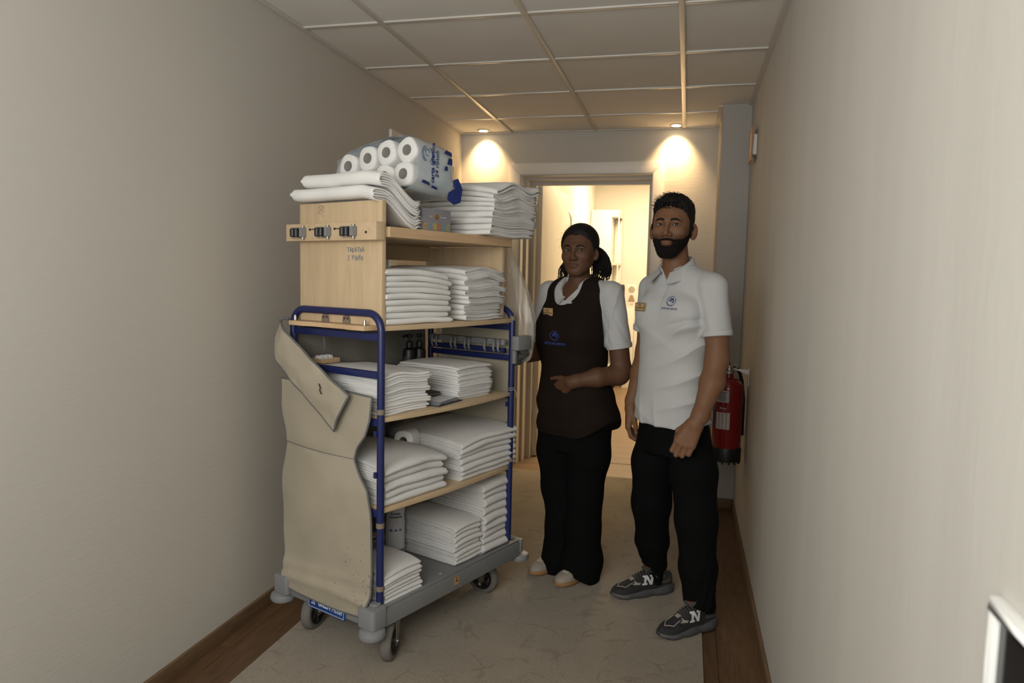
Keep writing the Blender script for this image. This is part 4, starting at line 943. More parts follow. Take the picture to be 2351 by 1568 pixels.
bx('wallet_body', mat('black_leather', (0.018, 0.018, 0.018), 0.5, var=0.2, bump=0.3, bscale=300), wl, 0, 0.125, 0, 0.09, 0, 0.016, 0.006)
MB().tube([(0.004, -0.001, 0.008), (0.06, -0.0015, 0.008), (0.121, -0.001, 0.008)], 0.0015, 6).build('wallet_zip', M_CAST, wl)
for i, (u, v, lab) in enumerate(((0.602, 0.432, 'black pump bottle at the back of the middle shelf, left of two'), (0.668, 0.430, 'black pump bottle at the back of the middle shelf, right of two'))):
    b = empty('pump_bottle'); place(b, u, v, ZB + 0.0005, rad(30 * i)); tag(b, lab, 'bottle', 'black pump bottles')
    MB().lathe([(0.026, 0), (0.0295, 0.004), (0.030, 0.02), (0.030, 0.155), (0.027, 0.170), (0.014, 0.180), (0.013, 0.186)], 26).build('bottle_body', M_BLACK, b, smooth=40)
    MB().lathe([(0.0155, 0.186), (0.0155, 0.204), (0.009, 0.207), (0.006, 0.209), (0.006, 0.224)], 18).build('pump_collar', M_BLACK, b, smooth=40)
    m = MB(); m.lathe([(0.011, 0.224), (0.013, 0.228), (0.013, 0.236), (0.010, 0.240)], 16); m.tube([(0, 0, 0.233), (-0.03, 0, 0.234), (-0.040, 0, 0.229)], 0.0055, 8); m.build('pump_head', M_BLACK, b, smooth=40)
    A = Matrix.Rotation(rad(200 - 30 * i), 4, 'Z')
    rows = [[A @ Vector((0.0303 * math.cos(a), 0.0303 * math.sin(a), z)) for a in np.linspace(-0.5, 0.5, 9)] for z in (0.04, 0.14)]
    m = MB(); m.grid(rows); m.build('bottle_label', mat('grey_label', (0.05, 0.055, 0.065), 0.5, var=0.4, vscale=120), b, smooth=True)
# little wooden tray with rolls, behind the front hoop
wt = empty('wooden_tray'); place(wt, 0.060, 0.375, 1.084, rad(4)); wt.scale = (0.55, 0.8, 0.75); tag(wt, 'small wooden tray lying on the thin towels behind the canvas flap', 'tray')
m = MB(); m.box(0, 0.16, 0, 0.10, 0, 0.004); m.box(0, 0.16, 0, 0.006, 0.004, 0.022); m.box(0, 0.16, 0.094, 0.10, 0.004, 0.022); m.box(0, 0.006, 0.006, 0.094, 0.004, 0.022); m.box(0.154, 0.16, 0.006, 0.094, 0.004, 0.022)
m.build('tray_body', M_EDGE, wt)
for k in range(3): MB().lathe([(0.016, 0.0), (0.017, 0.004), (0.017, 0.036), (0.016, 0.04)], 16, Matrix.Translation((0.03 + 0.045 * k, 0.03, 0.021)) @ Matrix.Rotation(rad(-90), 4, 'X')).build('small_roll', M_PAPER, wt, smooth=40)
# spare toilet roll wedged between the bath towel piles
tr = empty('toilet_roll'); place(tr, 0.360, 0.235, 0.745, rad(18)); tr.scale = (0.75, 0.9, 0.9); tag(tr, 'single toilet roll wedged between the bath towel piles', 'toilet roll')
r2_ = roll_mesh(0.05, 0.05, 0.10); o = link('paper_roll', r2_, M_PAPER, tr); c_ = core_mesh(0.10); link('core', c_, M_CORE, tr)
# cleaning concentrate bottle on the base
cl = empty('cleaner_bottle'); place(cl, 0.372, 0.292, ZD2, 0); tag(cl, 'tall bluish cleaning concentrate bottle with white label on the base', 'bottle')
M_BOTTLE = mat('bluish_bottle', (0.17, 0.19, 0.26), 0.25, var=0.1, vscale=10, coat=0.3)
MB().lathe([(0.040, 0), (0.0455, 0.006), (0.046, 0.03), (0.046, 0.15), (0.0435, 0.19), (0.046, 0.22), (0.046, 0.27), (0.040, 0.295), (0.018, 0.315), (0.017, 0.325)], 32).build('bottle_body', M_BOTTLE, cl, smooth=40)
MB().lathe([(0.020, 0.3255), (0.020, 0.343), (0.018, 0.346)], 20).build('bottle_cap', M_PLATE, cl, smooth=40)
a0 = math.atan2(-0.676, -0.733) + 0.15
rows = []
for i in range(11):
    z = 0.045 + 0.21 * i / 10; r_ = float(np.interp(z, [0, 0.15, 0.19, 0.22, 0.3], [0.0466, 0.0466, 0.0442, 0.0466, 0.0466])); rows.append([(r_ * math.cos(a), r_ * math.sin(a), z) for a in np.linspace(a0 - 1.0, a0 + 1.0, 15)])
m = MB(); m.grid(rows); lb = m.build('bottle_label', mat('pale_label', (0.52, 0.52, 0.53), 0.6, var=0.04), cl, smooth=True)
def on_cyl(me, R_, a_mid, z0):
    for v_ in me.vertices:
        a = a_mid + v_.co.x / R_; rr = R_ + v_.co.z; z = z0 + v_.co.y; v_.co = (rr * math.cos(a), rr * math.sin(a), z)
    return me
M_INK = mat('dark_ink', (0.03, 0.04, 0.10), 0.6, var=0.1)
for t_, sz, z0, al in (('Keradet-', 0.0135, 0.196, 0), ('Konzentrat', 0.0135, 0.182, 0)):
    link('label_lettering', on_cyl(text_mesh(t_, sz, 0.85, 0.0003, 0.0003), 0.0469, a0, z0), M_INK, lb)
for i in range(4): link('label_lettering', on_cyl(text_mesh('- lorem'.replace('lorem', '\u2013\u2013\u2013\u2013\u2013\u2013\u2013'), 0.006, 1, 0.0002), 0.0469, a0, 0.172 - 0.006 * i), M_INK, lb)
for k in range(3):
    me = MB().box(-0.006, 0.006, 0, 0.004, 0, 0.0004).box(-0.004, -0.001, 0.004, 0.010, 0, 0.0004).box(0.001, 0.004, 0.004, 0.0085, 0, 0.0004).mesh('pictogram'); link('label_pictogram', on_cyl(me, 0.0469, a0 + (k - 1) * 0.42, 0.125), M_PLATE, lb)
for i in range(8): link('label_lettering', on_cyl(text_mesh('\u2013' * 12, 0.005, 1, 0.0002), 0.0469, a0, 0.100 - 0.006 * i), MATS['grey_print'], lb)

# clear plastic bag hanging at the cart's far end
M_BAG = mat('plastic_bag', (0.66, 0.61, 0.54), 0.25, alpha=0.38, var=0.15, vscale=14, stretch=(3, 3, 0.5), bump=0.45, bscale=11, bdist=0.02, coat=0.3)
tabs = [(1.575, 0.105, 0.020, 0.012), (1.55, 0.115, 0.035, 0.018), (1.48, 0.125, 0.080, 0.030), (1.41, 0.125, 0.115, 0.042), (1.32, 0.125, 0.150, 0.05), (1.23, 0.122, 0.170, 0.055), (1.16, 0.115, 0.160, 0.05), (1.10, 0.10, 0.138, 0.045), (1.07, 0.085, 0.115, 0.035), (1.05, 0.07, 0.07, 0.018)]
n = 64; rows = []
for i in range(34):
    z = 1.575 - 0.525 * i / 33; zz = [t[0] for t in tabs][::-1]
    f_ = lambda k: float(np.interp(z, zz, [t[k] for t in tabs][::-1]))
    cy, ry, rx = f_(1), f_(2), f_(3); row = []
    for j in range(n + 1):
        a = 2 * PI * (j % n) / n
        w_ = 1 + 0.10 * math.sin(11 * a + 2.5 * math.sin(6 * z)) * min(1, (1.6 - z) / 0.2) + 0.05 * math.sin(23 * a + 9 * z) + 0.03 * vnoise(a * 5, z * 50, 0, 2)
        row.append((0.90 + 0.02 * (1.5 - z) + rx * w_ * math.cos(a), cy + ry * (1 + 0.3 * (w_ - 1)) * math.sin(a), z + 0.004 * math.sin(9 * a)))
    rows.append(row)
bg = empty('plastic_bag'); place(bg, 0, 0, 0); tag(bg, 'clear crinkled plastic bag hanging at the far end of the cart', 'bag')
m = MB(); m.grid(rows); m.build('bag_film', M_BAG, bg, smooth=True)
MB().tube([(0.90 + 0.012 * math.cos(a), 0.105 + 0.020 * math.sin(a), 1.572) for a in np.linspace(0, 2 * PI, 15)[:-1]], 0.003, 6, closed=True).build('bag_knot', M_BAG, bg, smooth=True)
MB().tube([(0.775, 0.10, 1.5635), (0.84, 0.10, 1.580), (0.89, 0.105, 1.578)], 0.004, 6).build('bag_tie', M_BAG, bg, smooth=True)
# second, darker crumpled bag end behind the rail block
rows = []
for i in range(12):
    t = i / 11; rows.append([(0.86 + 0.03 * math.sin(3 * t) + (0.030 + 0.01 * math.sin(5 * j + 9 * t)) * math.cos(2 * PI * j / 16), -0.012 + 0.03 * t + (0.028 * math.sin(PI * min(1, t + 0.25)) + 0.006 * math.sin(3 * j + 11 * t)) * math.sin(2 * PI * j / 16), 1.112 - 0.075 * t) for j in list(range(16)) + [0]])
m = MB(); m.grid(rows); o = m.build('liner_bag', mat('grey_liner', (0.16, 0.16, 0.16), 0.3, alpha=0.8, var=0.3, vscale=40, bump=0.6, bscale=60, bdist=0.006)); place(o, 0, 0, 0); setsmooth(o.data); tag(o, 'crumpled grey liner bag end below the grey rail block', 'bag')

# ------------------------------------------------------------------ fire extinguisher on its wall bracket
fe = empty('fire_extinguisher', (0.236, 4.02, 0)); tag(fe, 'red fire extinguisher on a wall bracket behind the man', 'fire extinguisher')
M_RED = mat('red_paint', (0.24, 0.008, 0.008), 0.25, var=0.06, vscale=6, coat=0.4)
MB().lathe([(0.070, 0.49), (0.0795, 0.51), (0.0795, 0.86), (0.076, 0.885), (0.064, 0.905), (0.042, 0.917), (0.026, 0.922), (0.024, 0.938)], 40).build('cylinder', M_RED, fe, smooth=40)
m = MB(); m.lathe([(0.074, 0.468), (0.083, 0.472), (0.083, 0.535), (0.0805, 0.542), (0.080, 0.545)], 40)
fb_ = m.build('foot_ring', M_BLACK, fe, smooth=40)
for k in range(14):
    a = 2 * PI * k / 14; MB().box(-0.006, 0.006, -0.004, 0.004, 0.458, 0.4685, Matrix.Rotation(a, 4, 'Z') @ Matrix.Translation((0.076, 0, 0))).build('foot_lug', M_BLACK, fb_)
MB().lathe([(0.022, 0.938), (0.027, 0.942), (0.027, 0.960), (0.020, 0.964), (0.018, 0.985), (0.014, 0.990)], 20).build('valve', M_STEEL, fe, smooth=40)
m = MB(); A = Matrix.Translation((0, 0, 0.985)) @ Matrix.Rotation(rad(-120), 4, 'Z')
m.tube([A @ Vector(p) for p in ((-0.01, 0, 0.0), (0.02, 0, 0.018), (0.05, 0, 0.046), (0.062, 0, 0.060))], [0.008, 0.010, 0.010, 0.008], 8); m.build('lever', M_RED, fe, smooth=True)
m = MB(); m.box(-0.010, 0.055, -0.009, 0.009, -0.006, 0.002, A @ Matrix.Rotation(rad(20), 4, 'Y')); m.build('grip', M_STEEL, fe, bevel=0.002, smooth=40)
MB().tube([(0.022, -0.01, 0.972)] + [(0.03 + 0.012 * math.cos(a), -0.014, 0.985 + 0.012 * math.sin(a)) for a in np.linspace(-2, 3.6, 16)], 0.0016, 6).build('pull_ring', M_STEEL, fe, smooth=True)
MB().lathe([(0.016, 0), (0.016, 0.012)], 18, Matrix.Translation((-0.02, -0.012, 0.975)) @ Matrix.Rotation(rad(70), 4, 'X') @ Matrix.Rotation(rad(-40), 4, 'Y')).build('pressure_gauge', M_STEEL, fe, smooth=40)
MB().tube([(0.016, 0.01, 0.975), (0.045, 0.02, 0.968), (0.060, 0.03, 0.94), (0.072, 0.04, 0.90), (0.085, 0.045, 0.80), (0.086, 0.045, 0.60)], 0.010, 8).build('hose', M_BLACK, fe, smooth=True)
m = MB(); m.box(0.02, 0.103, -0.004, 0.004, 0.966, 0.969); m.add([(0.03, -0.004, 0.966), (0.103, -0.004, 0.966), (0.103, -0.004, 0.940), (0.03, -0.0035, 0.966), (0.103, -0.0035, 0.966), (0.103, -0.0035, 0.940)], [(0, 2, 1), (3, 4, 5)]); m.box(0.099, 0.103, -0.02, 0.02, 0.88, 0.975); m.build('wall_bracket', M_STEEL, fe)
def cyl_patch(name, mt, a_mid, half, z0, z1, R_, parent, n=9):
    m = MB(); m.grid([[(R_ * math.cos(a), R_ * math.sin(a), z) for a in np.linspace(a_mid - half, a_mid + half, n)] for z in (z0, z1)]); return m.build(name, mt, parent, smooth=True)
am = rad(-96)
lb = cyl_patch('instruction_label', mat('pale_label', (0.5, 0.5, 0.5), 0.6), am - 0.28, 0.42, 0.795, 0.858, 0.0801, fe)
for i in range(6): cyl_patch('label_line', M_INK, am - 0.32 + 0.02 * (i % 2), 0.24 + 0.05 * ((i * 3) % 4) / 3, 0.803 + 0.0085 * i, 0.8065 + 0.0085 * i, 0.0804, lb)
cyl_patch('label_stripe', M_PLATE, am - 0.95, 0.12, 0.65, 0.865, 0.0801, fe)
link('maker_lettering', on_cyl(text_mesh('firex', 0.020, 1, 0.0002), 0.0801, am - 0.22, 0.757), M_PRINTW, fe)
link('maker_lettering', on_cyl(text_mesh('\u2013\u2013\u2013\u2013\u2013\u2013', 0.010, 1, 0.0002), 0.0801, am - 0.22, 0.745), M_PRINTW, fe)
for i in range(11):
    for k in range(4): cyl_patch('table_cell', M_PRINTW, am - 0.22 - 0.36 + 0.24 * k, 0.105, 0.650 + 0.0083 * i, 0.6562 + 0.0083 * i, 0.0801, fe, 4)

# ------------------------------------------------------------------ people: signed-distance modelling, meshed with surface nets
def sd_ell(q, c, r):
    x, y, z = (q[0] - c[0]) / r[0], (q[1] - c[1]) / r[1], (q[2] - c[2]) / r[2]
    k0 = np.sqrt(x * x + y * y + z * z) + 1e-9; k1 = np.sqrt((x / r[0]) ** 2 + (y / r[1]) ** 2 + (z / r[2]) ** 2) + 1e-9
    return k0 * (k0 - 1) / k1
def sd_cone(q, a, b, ra, rb):
    a = np.asarray(a, float); b = np.asarray(b, float); ba = b - a; L2 = float(ba @ ba) + 1e-12
    px, py, pz = q[0] - a[0], q[1] - a[1], q[2] - a[2]
    t = np.clip((px * ba[0] + py * ba[1] + pz * ba[2]) / L2, 0, 1)
    return np.sqrt((px - t * ba[0]) ** 2 + (py - t * ba[1]) ** 2 + (pz - t * ba[2]) ** 2) - (ra + t * (rb - ra))
def smin(a, b, k):
    h = np.clip(0.5 + 0.5 * (b - a) / k, 0, 1); return b + (a - b) * h - k * h * (1 - h)
def gate(fn, q, c, R_):
    """evaluate fn only near c; elsewhere a plain distance"""
    dd = np.sqrt((q[0] - c[0]) ** 2 + (q[1] - c[1]) ** 2 + (q[2] - c[2]) ** 2) - R_
    i = dd < 0.05; out = np.maximum(dd, 0.05).astype(float)
    if i.any(): out[i] = fn([q[0][i], q[1][i], q[2][i]])
    return out
def cutp(q, c, n):
    n = np.array(n) / np.linalg.norm(n); return (q[0] - c[0]) * n[0] + (q[1] - c[1]) * n[1] + (q[2] - c[2]) * n[2]
def smax(a, b, k): return -smin(-a, -b, k)
def chain(q, pts, k=0.01):
    d = None
    for (a, ra), (b, rb) in zip(pts[:-1], pts[1:]):
        e = sd_cone(q, a, b, ra, rb); d = e if d is None else smin(d, e, k)
    return d
def sd_loft(q, secs, yw, e=2.3, cap=0.02):
    """upright body of elliptic sections (z, cx, cy, rx, ry), turned by yw about z"""
    S = np.array(sorted(secs)); z = q[2]
    f = lambda k: np.interp(z, S[:, 0], S[:, k])
    X, Y = q[0] - f(1), q[1] - f(2); c, s = math.cos(yw), math.sin(yw)
    a, b = X * c + Y * s, -X * s + Y * c; rx, ry = f(3), f(4)
    k = (np.abs(a / rx) ** e + np.abs(b / ry) ** e) ** (1 / e)
    d = (k - 1) * np.minimum(rx, ry) * 0.95
    return smax(smax(d, S[0, 0] - z, cap), z - S[-1, 0], cap)
def sdf_mesh(name, fn, lo, hi, h, color=None):
    lo = np.array(lo, float); nb = np.ceil((np.array(hi) - lo) / (4 * h)).astype(int)
    cx = [lo[i] + (np.arange(nb[i]) * 4 + 1.5) * h for i in range(3)]
    G = np.meshgrid(*cx, indexing='ij'); dc = fn([g.ravel() for g in G]).reshape(nb)
    act = np.abs(dc) < 4 * h * 1.9
    F = np.repeat(np.repeat(np.repeat(np.where(dc < 0, -1.0, 1.0).astype(np.float32), 4, 0), 4, 1), 4, 2)
    bi = np.argwhere(act); o = np.array([(i, j, k) for i in range(4) for j in range(4) for k in range(4)])
    idx = (bi[:, None, :] * 4 + o[None]).reshape(-1, 3)
    P = lo + idx * h; d = fn([P[:, 0], P[:, 1], P[:, 2]])
    F[idx[:, 0], idx[:, 1], idx[:, 2]] = d
    In = F < 0
    n = np.array(F.shape) - 1
    cnt = np.zeros(n, np.int8)
    for i in (0, 1):
        for j in (0, 1):
            for k in (0, 1): cnt += In[i:n[0] + i, j:n[1] + j, k:n[2] + k]
    cells = np.argwhere((cnt > 0) & (cnt < 8)); vid = np.full(n, -1, np.int64); vid[tuple(cells.T)] = np.arange(len(cells))
    acc = np.zeros((len(cells), 3)); w = np.zeros(len(cells)); cor = [(i, j, k) for i in (0, 1) for j in (0, 1) for k in (0, 1)]
    for a in cor:
        for ax in range(3):
            if a[ax]: continue
            b = list(a); b[ax] = 1
            fa = F[tuple((cells + a).T)].astype(float); fb = F[tuple((cells + b).T)].astype(float); m_ = (fa < 0) != (fb < 0)
            t = np.where(m_, fa / np.where(m_, fa - fb, 1), 0); p = np.tile(np.array(a, float), (len(cells), 1)); p[:, ax] += t
            acc += p * m_[:, None]; w += m_
    V = lo + (cells + acc / w[:, None]) * h
    quads = []
    for ax in range(3):
        b, c = (ax + 1) % 3, (ax + 2) % 3
        s0 = [slice(None)] * 3; s1 = [slice(None)] * 3; s0[ax] = slice(0, -1); s1[ax] = slice(1, None)
        e = np.argwhere(In[tuple(s0)] != In[tuple(s1)])
        e = e[(e[:, b] > 0) & (e[:, c] > 0) & (e[:, b] < n[b]) & (e[:, c] < n[c])]
        ins = In[tuple(e.T)]; db = np.zeros(3, int); db[b] = 1; dc_ = np.zeros(3, int); dc_[c] = 1
        q = np.stack([vid[tuple((e - db - dc_).T)], vid[tuple((e - dc_).T)], vid[tuple(e.T)], vid[tuple((e - db).T)]], 1)
        q[~ins] = q[~ins][:, ::-1]; quads.append(q)
    Q = np.concatenate(quads); Q = Q[(Q >= 0).all(1)]
    me = bpy.data.meshes.new(name); me.vertices.add(len(V)); me.vertices.foreach_set('co', V.ravel())
    me.loops.add(len(Q) * 4); me.loops.foreach_set('vertex_index', Q.ravel()); me.polygons.add(len(Q))
    me.polygons.foreach_set('loop_start', np.arange(len(Q)) * 4)
    me.update(calc_edges=True); me.validate()
    if color is not None:
        C_ = color([V[:, 0], V[:, 1], V[:, 2]]); at = me.color_attributes.new('skin', 'FLOAT_COLOR', 'POINT')
        at.data.foreach_set('color', np.concatenate([C_, np.ones((len(C_), 1))], 1).ravel())
    setsmooth(me); return me
def bvh_of(me): return BVHTree.FromPolygons([v.co.copy() for v in me.vertices], [tuple(p.vertices) for p in me.polygons])
def project(me, o, right, up, bvh, off=0.001):
    r = Vector(right).normalized(); n = r.cross(Vector(up)).normalized(); u = n.cross(r); o = Vector(o)
    for v in me.vertices:
        p = o + r * v.co.x + u * v.co.y; hit = bvh.ray_cast(p + n * 0.25, -n, 0.6)
        v.co = (hit[0] if hit[0] is not None else p) + n * (off + v.co.z)
    return me
def surf(bvh, p, n, off=0.0):
    n = Vector(n).normalized(); hit = bvh.ray_cast(Vector(p) + n * 0.25, -n, 0.6)
    return (hit[0] if hit[0] is not None else Vector(p)) + n * off
def rotm(yw, pitch=0.0, roll_=0.0):
    """head frame: columns are right (x), forward (y), up (z); yw turns the face towards image left"""
    f0 = Vector((-math.sin(yw), -math.cos(yw), 0)); r0 = Vector((math.cos(yw), -math.sin(yw), 0)); u0 = Vector((0, 0, 1))
    M_ = Matrix((r0, f0, u0)).transposed()         # local -> world (mirrored frame is avoided below)
    return M_
class Head:
    def __init__(s, c, yw, sc, pitch=0.0, roll_=0.0):
        f = np.array([-math.sin(yw) * math.cos(pitch), -math.cos(yw) * math.cos(pitch), math.sin(pitch)])
        r = np.array([math.cos(yw), -math.sin(yw), 0.0]); u = np.cross(r, f) * -1 if np.cross(r, f)[2] < 0 else np.cross(r, f)
        cr, sr = math.cos(roll_), math.sin(roll_); r, u = cr * r + sr * u, -sr * r + cr * u
        s.c = np.array(c, float); s.r, s.f, s.u, s.s = r, f, u, sc
    def loc(s, q):
        d = [q[i] - s.c[i] for i in range(3)]
        return [(d[0] * a[0] + d[1] * a[1] + d[2] * a[2]) / s.s for a in (s.r, s.f, s.u)]
    def w(s, x, y, z): return Vector(s.c + s.s * (x * s.r + y * s.f + z * s.u))
def skull(q, P):
    return smin(sd_ell(q, (0, -0.016, 0.034), P['cran']), sd_ell(q, (0, 0.022, -0.012), P['face']), 0.03)
def head_sdf(q, P):
    ax = np.abs(q[0]); qa = [ax, q[1], q[2]]
    d = skull(q, P)
    d = smin(d, sd_ell(qa, (0, 0.030, -0.070), P['jaw']), 0.03)
    d = smin(d, sd_cone(qa, (0, 0.072, P['chin']), (0.012, 0.068, P['chin']), 0.016, 0.014), 0.022)
    d = smin(d, sd_cone(qa, (0.049, -0.005, -0.048), (P['jw'], 0.056, -0.094), 0.018, 0.015), 0.03)
    d = smin(d, sd_ell(qa, (0.043, 0.056, -0.030), (0.022, 0.022, 0.02)), 0.022)
    d = smin(d, sd_cone(qa, (0.010, 0.081, 0.020), (0.042, 0.068, 0.018), 0.010, 0.009), 0.014)
    # eye sockets, lids with an almond opening
    d = smax(d, -sd_ell(qa, (0.033, 0.098, 0.001), (0.021, 0.020, 0.013)), 0.014)
    eb = sd_ell(qa, (0.0325, 0.0705, 0.0), (0.0162, 0.0156, 0.0156))
    xx = (ax - 0.0325) / 0.0145; hh = P['eye'] * np.clip(1 - xx * xx, 0, None) ** 0.7
    slot = (np.abs(q[2] - 0.0004 - 0.0012 * xx) - hh) * 0.8
    d = smin(d, eb, 0.005)
    d = smax(d, -np.maximum(slot, 0.0745 - q[1]), 0.0015)
    # nose
    nz = sd_cone(q, (0, 0.083, 0.012), (0, 0.104 + P['nose'], -0.034), 0.0085, P['tip'])
    nz = smin(nz, sd_ell(qa, (P['ala'], 0.093, -0.040), (0.0085, 0.011, 0.0085)), 0.008)
    nz = smin(nz, sd_ell(q, (0, 0.100 + P['nose'], -0.038), (0.009, 0.010, 0.008)), 0.006)
    d = smin(d, nz, 0.010)
    d = smax(d, -sd_ell(qa, (0.0075, 0.099, -0.0475), (0.0042, 0.006, 0.004)), 0.003)
    # mouth
    mw = P['mouth']
    up = sd_ell(qa, (0.005, 0.0845, -0.0668), (mw, 0.0095, 0.0050)); lo_ = sd_ell(q, (0, 0.0845, -0.0766), (mw * 0.84, 0.0102, 0.0064))
    up = np.maximum(up, np.abs(q[0]) - mw)
    d = smin(d, up, 0.004); d = smin(d, lo_, 0.004)
    d = smax(d, -sd_ell(qa, (0, 0.102, -0.0713), (mw * 0.95, 0.010, 0.0014)), 0.0025)
    d = smax(d, -sd_ell(q, (0, 0.104, -0.089), (0.016, 0.012, 0.005)), 0.008)
    # ears
    c_, s_ = math.cos(0.75), math.sin(0.75)
    ex, ey, ez = ax - P['ear'][0], q[1] + 0.010, q[2] + 0.020
    a_, b_ = ex * c_ + ey * s_, -ex * s_ + ey * c_
    er = sd_ell([a_, b_, ez], (0, 0, 0), (0.0065, 0.0185 * P['ear'][1], 0.031 * P['ear'][1]))
    er = smax(er, -sd_ell([a_, b_, ez], (0.008, 0.002, 0.003), (0.006, 0.0115, 0.021)), 0.003)
    d = smin(d, er, 0.006)
    return d
def skin_color(base, lip, H, P, extra=None):
    base = np.array(base); lip = np.array(lip)
    def f(p):
        q = H.loc(p); C_ = np.tile(base, (len(p[0]), 1))
        d = np.minimum(sd_ell(q, (0, 0.094, -0.0665), (P['mouth'] * 1.02, 0.014, 0.0062)), sd_ell(q, (0, 0.094, -0.077), (P['mouth'] * 0.88, 0.014, 0.008)))
        k = np.clip(-d / 0.002, 0, 1)[:, None]; C_ = C_ * (1 - k) + lip * k
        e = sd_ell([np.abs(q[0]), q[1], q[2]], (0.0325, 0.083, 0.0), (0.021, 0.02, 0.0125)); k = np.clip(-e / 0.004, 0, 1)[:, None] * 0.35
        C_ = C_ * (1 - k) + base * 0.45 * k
        if extra: C_ = extra(p, q, C_)
        return C_
    return f
def hand(wr, d, n, t, s=1.0, pose='fist'):
    """palm plus five fingers; d: wrist to knuckles, n: palm side, t: thumb side"""
    wr, d, n, t = [np.array(Vector(v)) for v in (wr, d, n, t)]
    d = d / np.linalg.norm(d); n = n - d * (n @ d); n /= np.linalg.norm(n); t = t - d * (t @ d) - n * (t @ n); t /= np.linalg.norm(t)
    A = lambda x, y, z: wr + s * (x * d + y * t + z * n)
    palm = []; fing = []
    for k, (y, ln) in enumerate(((0.029, 0.086), (0.010, 0.090), (-0.010, 0.086), (-0.028, 0.078))):
        mcp = A(ln, y, 0); palm.append(((A(0.010, y * 0.5, 0.0), 0.019 * s), (mcp, 0.0125 * s)))
        L1, L2, L3 = [(0.040, 0.024, 0.02), (0.044, 0.027, 0.021), (0.041, 0.025, 0.02), (0.033, 0.020, 0.018)][k]
        b = {'fist': (10, 82, 140), 'relax': (22 + 5 * k, 60 + 6 * k, 95 + 6 * k), 'flat': (8, 14, 20), 'grip': (45, 100, 140)}[pose]
        p = mcp; ch = [(p, 0.0105 * s)]
        for ln_, a_, r_ in zip((L1, L2, L3), b, (0.0098, 0.0088, 0.0072)):
            a_ = rad(a_); p = p + s * ln_ * (math.cos(a_) * d + math.sin(a_) * n); ch.append((p, r_ * s))
        fing.append(ch)
    th = {'fist': [(A(0.018, 0.020, 0.008), 0.016), (A(0.052, 0.040, 0.016), 0.0125), (A(0.078, 0.036, 0.034), 0.0105), (A(0.094, 0.022, 0.044), 0.0085)],
          'relax': [(A(0.018, 0.020, 0.008), 0.016), (A(0.050, 0.038, 0.020), 0.0120), (A(0.080, 0.040, 0.030), 0.0100), (A(0.106, 0.036, 0.036), 0.0082)],
          'flat': [(A(0.018, 0.020, 0.004), 0.016), (A(0.045, 0.042, 0.004), 0.0125), (A(0.075, 0.058, 0.002), 0.0100), (A(0.100, 0.064, 0.000), 0.0080)],
          'grip': [(A(0.018, 0.020, 0.008), 0.016), (A(0.05, 0.036, 0.024), 0.012), (A(0.07, 0.030, 0.045), 0.0100), (A(0.085, 0.015, 0.055), 0.0085)]}[pose]
    th = [(p, r * s) for p, r in th]
    def f(q):
        dd = None
        for a, b in palm:
            e = sd_cone(q, a[0], b[0], a[1], b[1]); dd = e if dd is None else smin(dd, e, 0.012 * s)
        for c in fing: dd = smin(dd, chain(q, c, 0.003), 0.0032 * s)
        return smin(dd, chain(q, th, 0.004), 0.007 * s)
    nails = []
    return f, fing, th
def eye_part(H, sx, parent, hh_, look=0.0):
    m = MB(); n = 20; rings = []
    C_ = (sx * 0.0325, 0.0700, 0.0); R_ = 0.0136
    rows = []; ce = Vector(H.w(*C_)); g = (CAM - ce).normalized()      # gaze towards the camera
    e1 = Vector(H.u).cross(g).normalized(); e2 = g.cross(e1)
    for angs, mi in (((0.5, 4, 8, 11), 0), ((11, 16, 22, 28), 1), ((28, 36, 50, 70, 95), 2)):
        m.grid([[ce + H.s * R_ * (g * math.cos(rad(a)) + math.sin(rad(a)) * (e1 * math.cos(2 * PI * k / n) + e2 * math.sin(2 * PI * k / n))) for k in range(n + 1)] for a in angs], mi=mi, flip=True)
    L_ = [H.w(sx * (0.0325 + 0.0138 * t), 0.0700 + math.sqrt(max(0.0, 0.0150 ** 2 - (0.0138 * t) ** 2 - 0.004 ** 2)), 0.0002 + 0.0012 * t + hh_ * (max(0.0, 1 - t * t) ** 0.7) + 0.0003) for t in np.linspace(-1, 1, 11)]
    MB().tube(L_, [0.0006] + [0.0010] * 9 + [0.0007], 6).build('eyelash', M_HAIR, parent, smooth=True)
    o = m.build('eye', None, parent, smooth=True)
    for mt in (M_BLACK, mat('brown_iris', (0.010, 0.006, 0.0035), 0.5, spec=0.1), mat('eye_white', (0.27, 0.24, 0.21), 0.3, spec=0.3, var=0.05)): o.data.materials.append(mt)
    return o
def brow_part(H, bvh, pts, parent, mt, r=0.0036):
    P = []; n = len(pts)
    for x, z in pts:
        hit = bvh.ray_cast(H.w(x, 0.2, z), Vector(-H.f), 0.4); P.append((hit[0] if hit[0] is not None else H.w(x, 0.085, z)) + Vector(H.f) * 0.0004)
    return MB().tube(P, [r * k for k in ([0.75, 1.0, 1.0, 0.85, 0.6, 0.25][:n])], 8).build('eyebrow', mt, parent, smooth=True)
def strand(m, P, r, seg=5):
    n = len(P); m.tube(P, [r * (1 - 0.8 * (i / (n - 1)) ** 2) for i in range(n)], seg)
def ring_poly(m, r0, r1, a0, a1, n=28, sx=1.0, sy=1.0, z=0.0):
    V = []; 
    for k in range(n + 1):
        a = rad(a0 + (a1 - a0) * k / n); V += [(r0 * sx * math.cos(a), r0 * sy * math.sin(a), z), (r1 * sx * math.cos(a), r1 * sy * math.sin(a), z)]
    return m.add(V, [(2 * k, 2 * k + 1, 2 * k + 3, 2 * k + 2) for k in range(n)])
